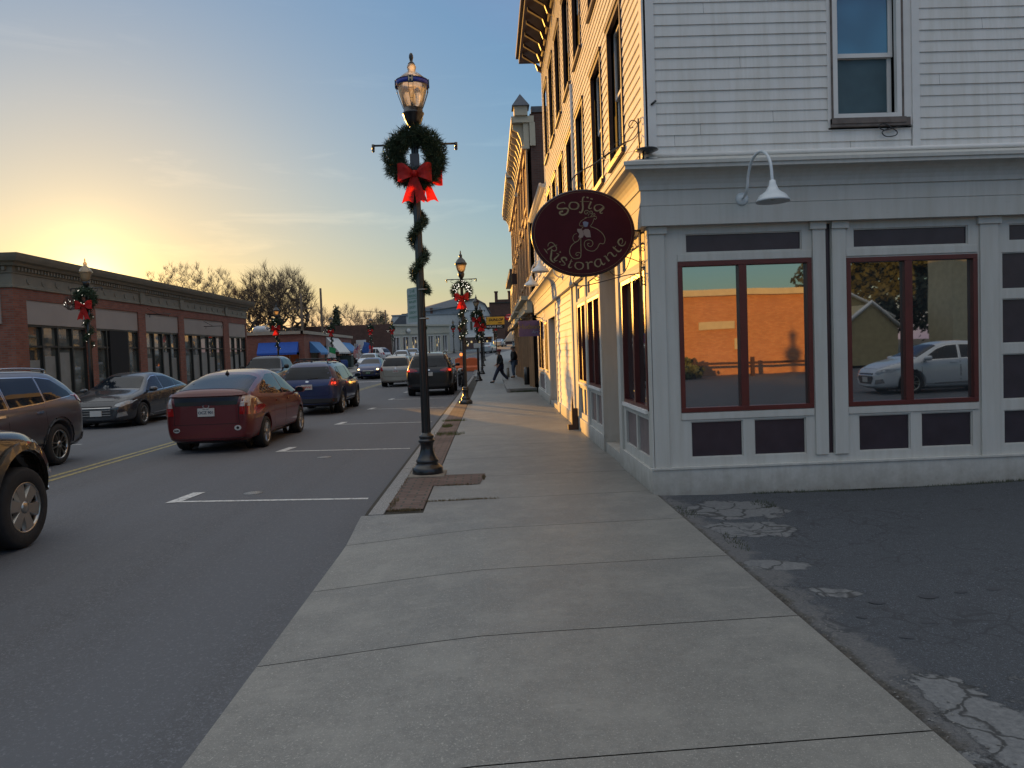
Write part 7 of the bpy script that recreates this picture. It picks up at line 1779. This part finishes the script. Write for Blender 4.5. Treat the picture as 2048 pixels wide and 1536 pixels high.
# ---------------------------------------------------------------- dark saloon parked facing us
P = dict(L=4.57,W=1.80,zb=.17,R=.325,wheels=(-1.33,1.37),paint=paint('gunmetal_paint',(.045,.05,.06),.5,.25),tumble=.50,crown=.03,rimk=.68,spokew=.24,split=1,
  top=[(-2.285,.86),(-2.24,.98),(-2.1,1.045),(-1.75,1.09),(-1.2,1.29),(-.7,1.43),(-.15,1.465),(.25,1.44),(.6,1.33),(1.25,.99),(1.4,.955),(1.85,.86),(2.15,.70),(2.285,.52)],
  belt=[(-2.285,.90),(-1.6,1.02),(-.8,.99),(.4,.93),(1.25,.89),(2.0,.75),(2.285,.56)], plan=[(-2.285,.80),(-2.2,.91),(-1.9,.97),(-1,1),(1.2,1),(1.8,.955),(2.1,.84),(2.285,.58)])
def saloon(c, lit=False, plate=('',m_pblk), platem=None):
    P = c.P
    c.decal('windshield','top',[[(-.70,1.16),(.70,1.16),(.55,.52),(-.55,.52)]],m_cglass,.005); c.decal('rear_window','top',[[(-.58,-1.68),(.58,-1.68),(.50,-1.0),(-.50,-1.0)]],m_cglass,.005)
    for poly in ([(-1.48,1.055),(-1.2,1.19),(-.98,1.25),(-.95,1.03)],[(-.9,1.03),(-.93,1.265),(-.55,1.345),(-.12,1.36),(-.05,.98)],[(.03,.975),(-.05,1.36),(.25,1.34),(.55,1.245),(1.02,.98),(1.02,.95)]):
        c.decal('window_trim','side',[[(a+(a-sum(p[0] for p in poly)/len(poly))*.03,b+(b-sum(p[1] for p in poly)/len(poly))*.10) for a,b in poly]],m_chrome if not lit else m_plastic,.002); c.decal('side_window','side',[poly],m_cglass,.006)
    for sg_ in (1,-1):
        f = (lambda q: q) if sg_ > 0 else mir
        h_ = c.decal('headlight','front',[f([(.47,.60),(.62,.575),(.80,.66),(.845,.75),(.72,.735),(.5,.655)])],m_head,.008)[0]
        if lit: c.disc('lamp','front',sg_*.66,.66,.075,.05,m_headon,parent=h_,off=.014)
        c.decal('taillight','rear',[f([(.5,.82),(.84,.82),(.83,.95),(.5,.9)])],m_tail,.008)
        c.decal('fog_lamp','front',[f([(.52,.30),(.74,.34),(.72,.45),(.56,.42)])],m_chrome,.006)
    c.decal('grille','front',[[(-.34,.30),(.34,.30),(.46,.46),(.40,.61),(-.40,.61),(-.46,.46)]],m_plastic,.006)
    for k in range(4): c.decal('grille_bar','front',[[(-.38,.36+k*.065),(.38,.36+k*.065),(.38,.372+k*.065),(-.38,.372+k*.065)]],m_chrome,.010,.2,rim=.005)
    c.gaps([[(-.95,1.0),(-.97,.65),(-.72,.30),(-.02,.29),(-.02,.96)],[(.0,.96),(.0,.29),(.98,.30),(1.08,.6),(1.1,.92)]]); c.gaps([[(-.72,1.2),(-.70,1.9),(-.4,2.12),(.4,2.12),(.70,1.9),(.72,1.2)]],'top')
    c.decal('door_handle','side',[[(-.86,.87),(-.66,.87),(-.66,.90),(-.86,.90)],[(.1,.85),(.3,.85),(.3,.88),(.1,.88)]],P['paint'],.02,.1)
    c.decal('sill_trim','side',[[(-.8,.33),(.75,.30),(.75,.325),(-.8,.36)]],m_chrome,.006)
    c.plate('front',.42,*plate,mat=platem) if plate[0] is not None else None; c.mirror(1.0,.98); c.wheels(spokes=5)
c = Car(P, 'dark gunmetal saloon car parked at the left kerb facing the viewer', 'car'); saloon(c, plate=('',m_pblk)); c.place(-10.62, 23.2, 180)
P2 = dict(P, paint=paint('navy_paint',(.02,.03,.10),.4,.3))
c = Car(P2, 'navy saloon car with lit yellow headlights driving towards the viewer', 'car'); saloon(c, True, ('KHP 42',m_plate), m_pgrn); c.place(-8.6, 56.5, 180)
P3 = dict(P, paint=paint('white_paint_car',(.60,.62,.64),.1,.3)); c3 = Car(P3, 'white saloon car parked at the left kerb before the white utility car', 'car'); saloon(c3, False); c3.place(-10.9, 70, 180)
P4 = dict(P, paint=paint('silver_paint_car',(.34,.37,.40),.5,.3)); c4 = Car(P4, 'pale silver car driving away near the top of the hill', 'car'); saloon(c4, False, (None,m_pblk)); c4.place(-.25, 108, -12)
def again(c, label, x, y, rz, z=None):
    t = copy_tree(c.t); t['label'] = label; t.location = (x,y,(RZ+gz(y)) if z is None else z); t.rotation_euler.z = rad(rz); return t
again(c4, 'farthest silver car, at the crest beneath the yellow sign', 2.0, 146, -14)
again(c, 'navy saloon partly hidden by the near lamp post, headlight glowing', -5.3, 53.5, 176)
again(c3, 'pale saloon behind the roof of the silver beige estate, left of a pair', -8.9, 78, 182); again(c4, 'grey saloon behind the silver beige estate, right of a pair', -8.6, 86, 180)
again(c3, 'white saloon standing in the car park behind the viewpoint, mirrored in the shop window', 13.2, -5.6, 90, -.02)
P = dict(L=4.7,W=1.88,zb=.27,R=.36,wheels=(-1.3,1.4),paint=paint('white_paint_suv',(.58,.6,.62),.1,.3),top=suvtop(4.7,1.70,1.08,.5,1.35,.6,1.0),belt=[(-2.35,1.08),(-1,1.08),(1,1.02),(1.5,1.02),(2.35,.7)],ws=(1.14,1.55),hl=(.74,.92),doors=(-.9,.12,1.08),tumble=.36)
c = wagon('white utility car standing in the side lot before the bare brick wall', P, rails=(-1.7,.4), sidewins=sw(1.12,1.57,-1.8,.1,.64,1.2), tails='l', tailz=(.9,1.15), plate=('',m_pblk), cladding=1); c.place(-13.3, 85, 70)
# ---------------------------------------------------------------- navy pickup parked facing us
P = dict(L=5.4,W=1.95,zb=.34,R=.39,wheels=(-1.75,1.65),paint=paint('pickup_paint',(.022,.03,.05),.4,.3),tumble=.36,
  top=[(-2.7,1.15),(-2.66,1.28),(-1.0,1.28),(-.95,1.32),(-.85,1.78),(-.3,1.86),(.45,1.84),(.6,1.80),(1.15,1.26),(1.3,1.22),(2.3,1.16),(2.55,1.08),(2.7,.86)],
  belt=[(-2.7,1.2),(-1,1.26),(.8,1.22),(1.3,1.18),(2.3,1.1),(2.7,.9)], plan=[(-2.7,.93),(-2.6,.98),(-1,1),(2.2,1),(2.55,.95),(2.7,.86)])
c = Car(P, 'dark navy pickup truck parked facing the viewer beyond the gunmetal saloon', 'pickup', 'pickup_truck')
c.decal('windshield','front',[[(-.80,1.30),(.80,1.30),(.66,1.76),(-.66,1.76)]],m_cglass,.006); c.decal('rear_window','rear',[[(-.6,1.38),(.6,1.38),(.55,1.72),(-.55,1.72)]],m_cglass,.006)
c.decal('side_window','side',[[(-.75,1.3),(-.78,1.7),(.0,1.76),(.0,1.3)]],m_cglass); c.decal('side_window','side',[[(.07,1.3),(.07,1.76),(.5,1.72),(.98,1.32),(.98,1.28)]],m_cglass)
c.decal('grille','front',[[(-.52,.62),(.52,.62),(.55,.98),(-.55,.98)]],m_plastic,.01); c.decal('bumper','front',[[(-.88,.42),(.88,.42),(.88,.60),(-.88,.60)]],m_chrome,.03,rim=.04)
for sg_ in (1,-1):
    f = (lambda q: q) if sg_ > 0 else mir
    c.decal('headlight','front',[f([(.58,.68),(.86,.70),(.84,.98),(.60,.98)])],m_head,.012); c.decal('taillight','rear',[f([(.82,.8),(.93,.8),(.93,1.15),(.82,1.15)])],m_tail,.01)
c.decal('hood_scoop','top',[[(-.42,1.45),(.42,1.45),(.36,2.3),(-.36,2.3)]],P['paint'],.04,.12,rim=.05)
c.gaps([[(-.9,1.25),(-.9,.5),(.02,.48),(.02,1.25)],[(.04,1.25),(.04,.48),(.98,.48),(1.05,.8),(1.05,1.2)]]); c.mirror(.92,1.36,w_=.22,h=.2,mat=m_plastic); c.wheels(spokes=6); c.place(-10.4, 36.6, 180)
# ---------------------------------------------------------------- the big off-roader at the left edge
P = dict(L=4.75,W=1.86,zb=.36,R=.385,wheels=(-1.05,1.70),paint=paint('bronze_black_paint',(.035,.028,.020),.5,.25),tumble=.30,arch=1.26,archz=.05,rimk=.62,spokew=.46,
  top=[(-2.375,1.05),(-2.33,1.2),(-2.2,1.75),(-1.6,1.86),(.2,1.85),(.45,1.80),(.95,1.20),(1.1,1.16),(1.9,1.10),(2.15,1.03),(2.3,.92),(2.375,.75)],
  belt=[(-2.375,1.1),(-1,1.14),(1,1.10),(1.9,1.0),(2.375,.78)], plan=[(-2.375,.9),(-2.2,.97),(-1,1),(1.7,1),(2.05,.965),(2.25,.86),(2.375,.70)])
c = Car(P, 'bronze black off roader with broad alloy wheel at the left edge of the photo', 'off roader', 'off_roader')
c.decal('windshield','front',[[(-.74,1.24),(.74,1.24),(.66,1.72),(-.66,1.72)]],m_cglass,.006)
for poly in ([(-2.0,1.2),(-1.9,1.68),(-1.0,1.72),(-1.0,1.2)],[(-.92,1.2),(-.92,1.72),(-.1,1.73),(-.1,1.2)],[(-.02,1.2),(-.02,1.73),(.38,1.68),(.78,1.22)]): c.decal('side_window','side',[poly],m_cglass)
hd = c.decal('headlight','side',[[(1.90,.90),(2.0,1.0),(2.17,.95),(2.27,.84),(2.26,.74),(2.1,.78)]],m_head,.010); c.decal('headlight','front',[[(.46,.70),(.74,.72),(.72,.92),(.5,.90)]],m_head,.01); c.decal('headlight','front',[mir([(.46,.70),(.74,.72),(.72,.92),(.5,.90)])],m_head,.01)
for y in P['wheels']:
    R_ = P['R']; e = .06; k0 = 1.26; a0 = [(y+R_*k0*math.cos(t), R_+e+R_*k0*math.sin(t)) for t in [math.pi*i/14 - .1 for i in range(16)]]; a1 = [(y+R_*1.52*math.cos(t), R_+e+R_*1.45*math.sin(t)) for t in [math.pi*i/14 - .1 for i in range(16)]]
    c.decal('wheel_flare','side',[[a0[i],a0[i+1],a1[i+1],a1[i]] for i in range(15)],paint('flare_paint%g'%y,(.05,.04,.03),.5,.3),.035,.3,rim=.04)
c.decal('bumper','front',[[(-.78,.38),(.78,.38),(.80,.62),(-.80,.62)]],m_plastic,.03,rim=.04); c.decal('grille','front',[[(-.42,.68),(.42,.68),(.44,.92),(-.44,.92)]],m_chrome,.012)
c.decal('bumper_corner','side',[[(2.0,.40),(2.30,.42),(2.31,.64),(2.06,.66)]],m_plastic,.03,rim=.04)
c.decal('indicator','side',[[(2.20,.645),(2.30,.645),(2.30,.675),(2.20,.675)]],m_chrome,.05); c.decal('fog_trim','side',[[(2.12,.47),(2.26,.49),(2.26,.51),(2.12,.495)]],m_chrome,.045)
c.gaps([[(1.0,1.1),(1.0,.5),(.1,.48),(.1,1.12)]]); c.mirror(.75,1.22,w_=.24,h=.19); c.wheels(spokes=6, width=.25); c.rails(-1.8,.1,mat=m_plastic)
c.place(-5.36, 5.68, 0)
# ---------------------------------------------------------------- motorcycle at the kerb in front of the estate
t = thing('motorcycle', 'dark low motorcycle at the right kerb just beyond the graphite estate', 'motorcycle', (-1.52, 38.8, RZ), rad(8))
for y in (-.70,.72):
    w_ = bpy.data.objects.new('wheel', None); col.objects.link(w_); w_.parent = t; w_.location = (0,y,.31)
    mb = MB(); mb.lathe([(.22,-.05),(.29,-.05),(.31,0),(.29,.05),(.22,.05),(.22,-.05)],(0,0,0),28,'x'); mb.build('tyre',m_tyre,w_,world=False)
    mb = MB(); mb.lathe([(.21,-.02),(.22,.02)],(0,0,0),24,'x',caps=False); 
    for k in range(8): mb.tube([(0,0,0),(0,.21*math.cos(k*.785),.21*math.sin(k*.785))],.006,4)
    mb.build('rim',m_chrome,w_,world=False)
mb = MB(); mb.tube([(0,-.7,.31),(0,-.3,.5),(0,.2,.55),(0,.5,.78)],.03,8); mb.tube([(-.07,.72,.31),(-.09,.52,.80)],.02,6); mb.tube([(.07,.72,.31),(.09,.52,.80)],.02,6); mb.box(-.13,.13,-.2,.22,.22,.5); mb.build('frame',m_plastic,t,world=False,bevel=.01)
mb = MB(); mb.tube([(0,-.12,.70),(0,.05,.76),(0,.22,.78),(0,.40,.74)],[.05,.14,.15,.06],12); mb.build('tank',P['paint'],t,world=False)
mb = MB(); mb.tube([(0,-.78,.66),(0,-.5,.66),(0,-.2,.62),(0,-.05,.68)],[.06,.12,.13,.07],10); mb.build('seat',m_core,t,world=False)
mb = MB(); mb.tube(ss([(-.33,.30,.92),(-.2,.45,.94),(0,.52,.88),(.2,.45,.94),(.33,.30,.92)],4),.014,6); mb.build('handlebar',m_chrome,t,world=False)
mb = MB(); mb.lathe([(0,-.06),(.06,-.05),(.08,0),(.08,.05),(0,.06)],(0,.60,.78),14,'y'); mb.build('headlight',m_chrome,t,world=False)
mb = MB(); mb.tube([(.12,.2,.25),(.14,-.3,.22),(.14,-.85,.28)],.035,8); mb.build('exhaust',m_chrome,t,world=False)
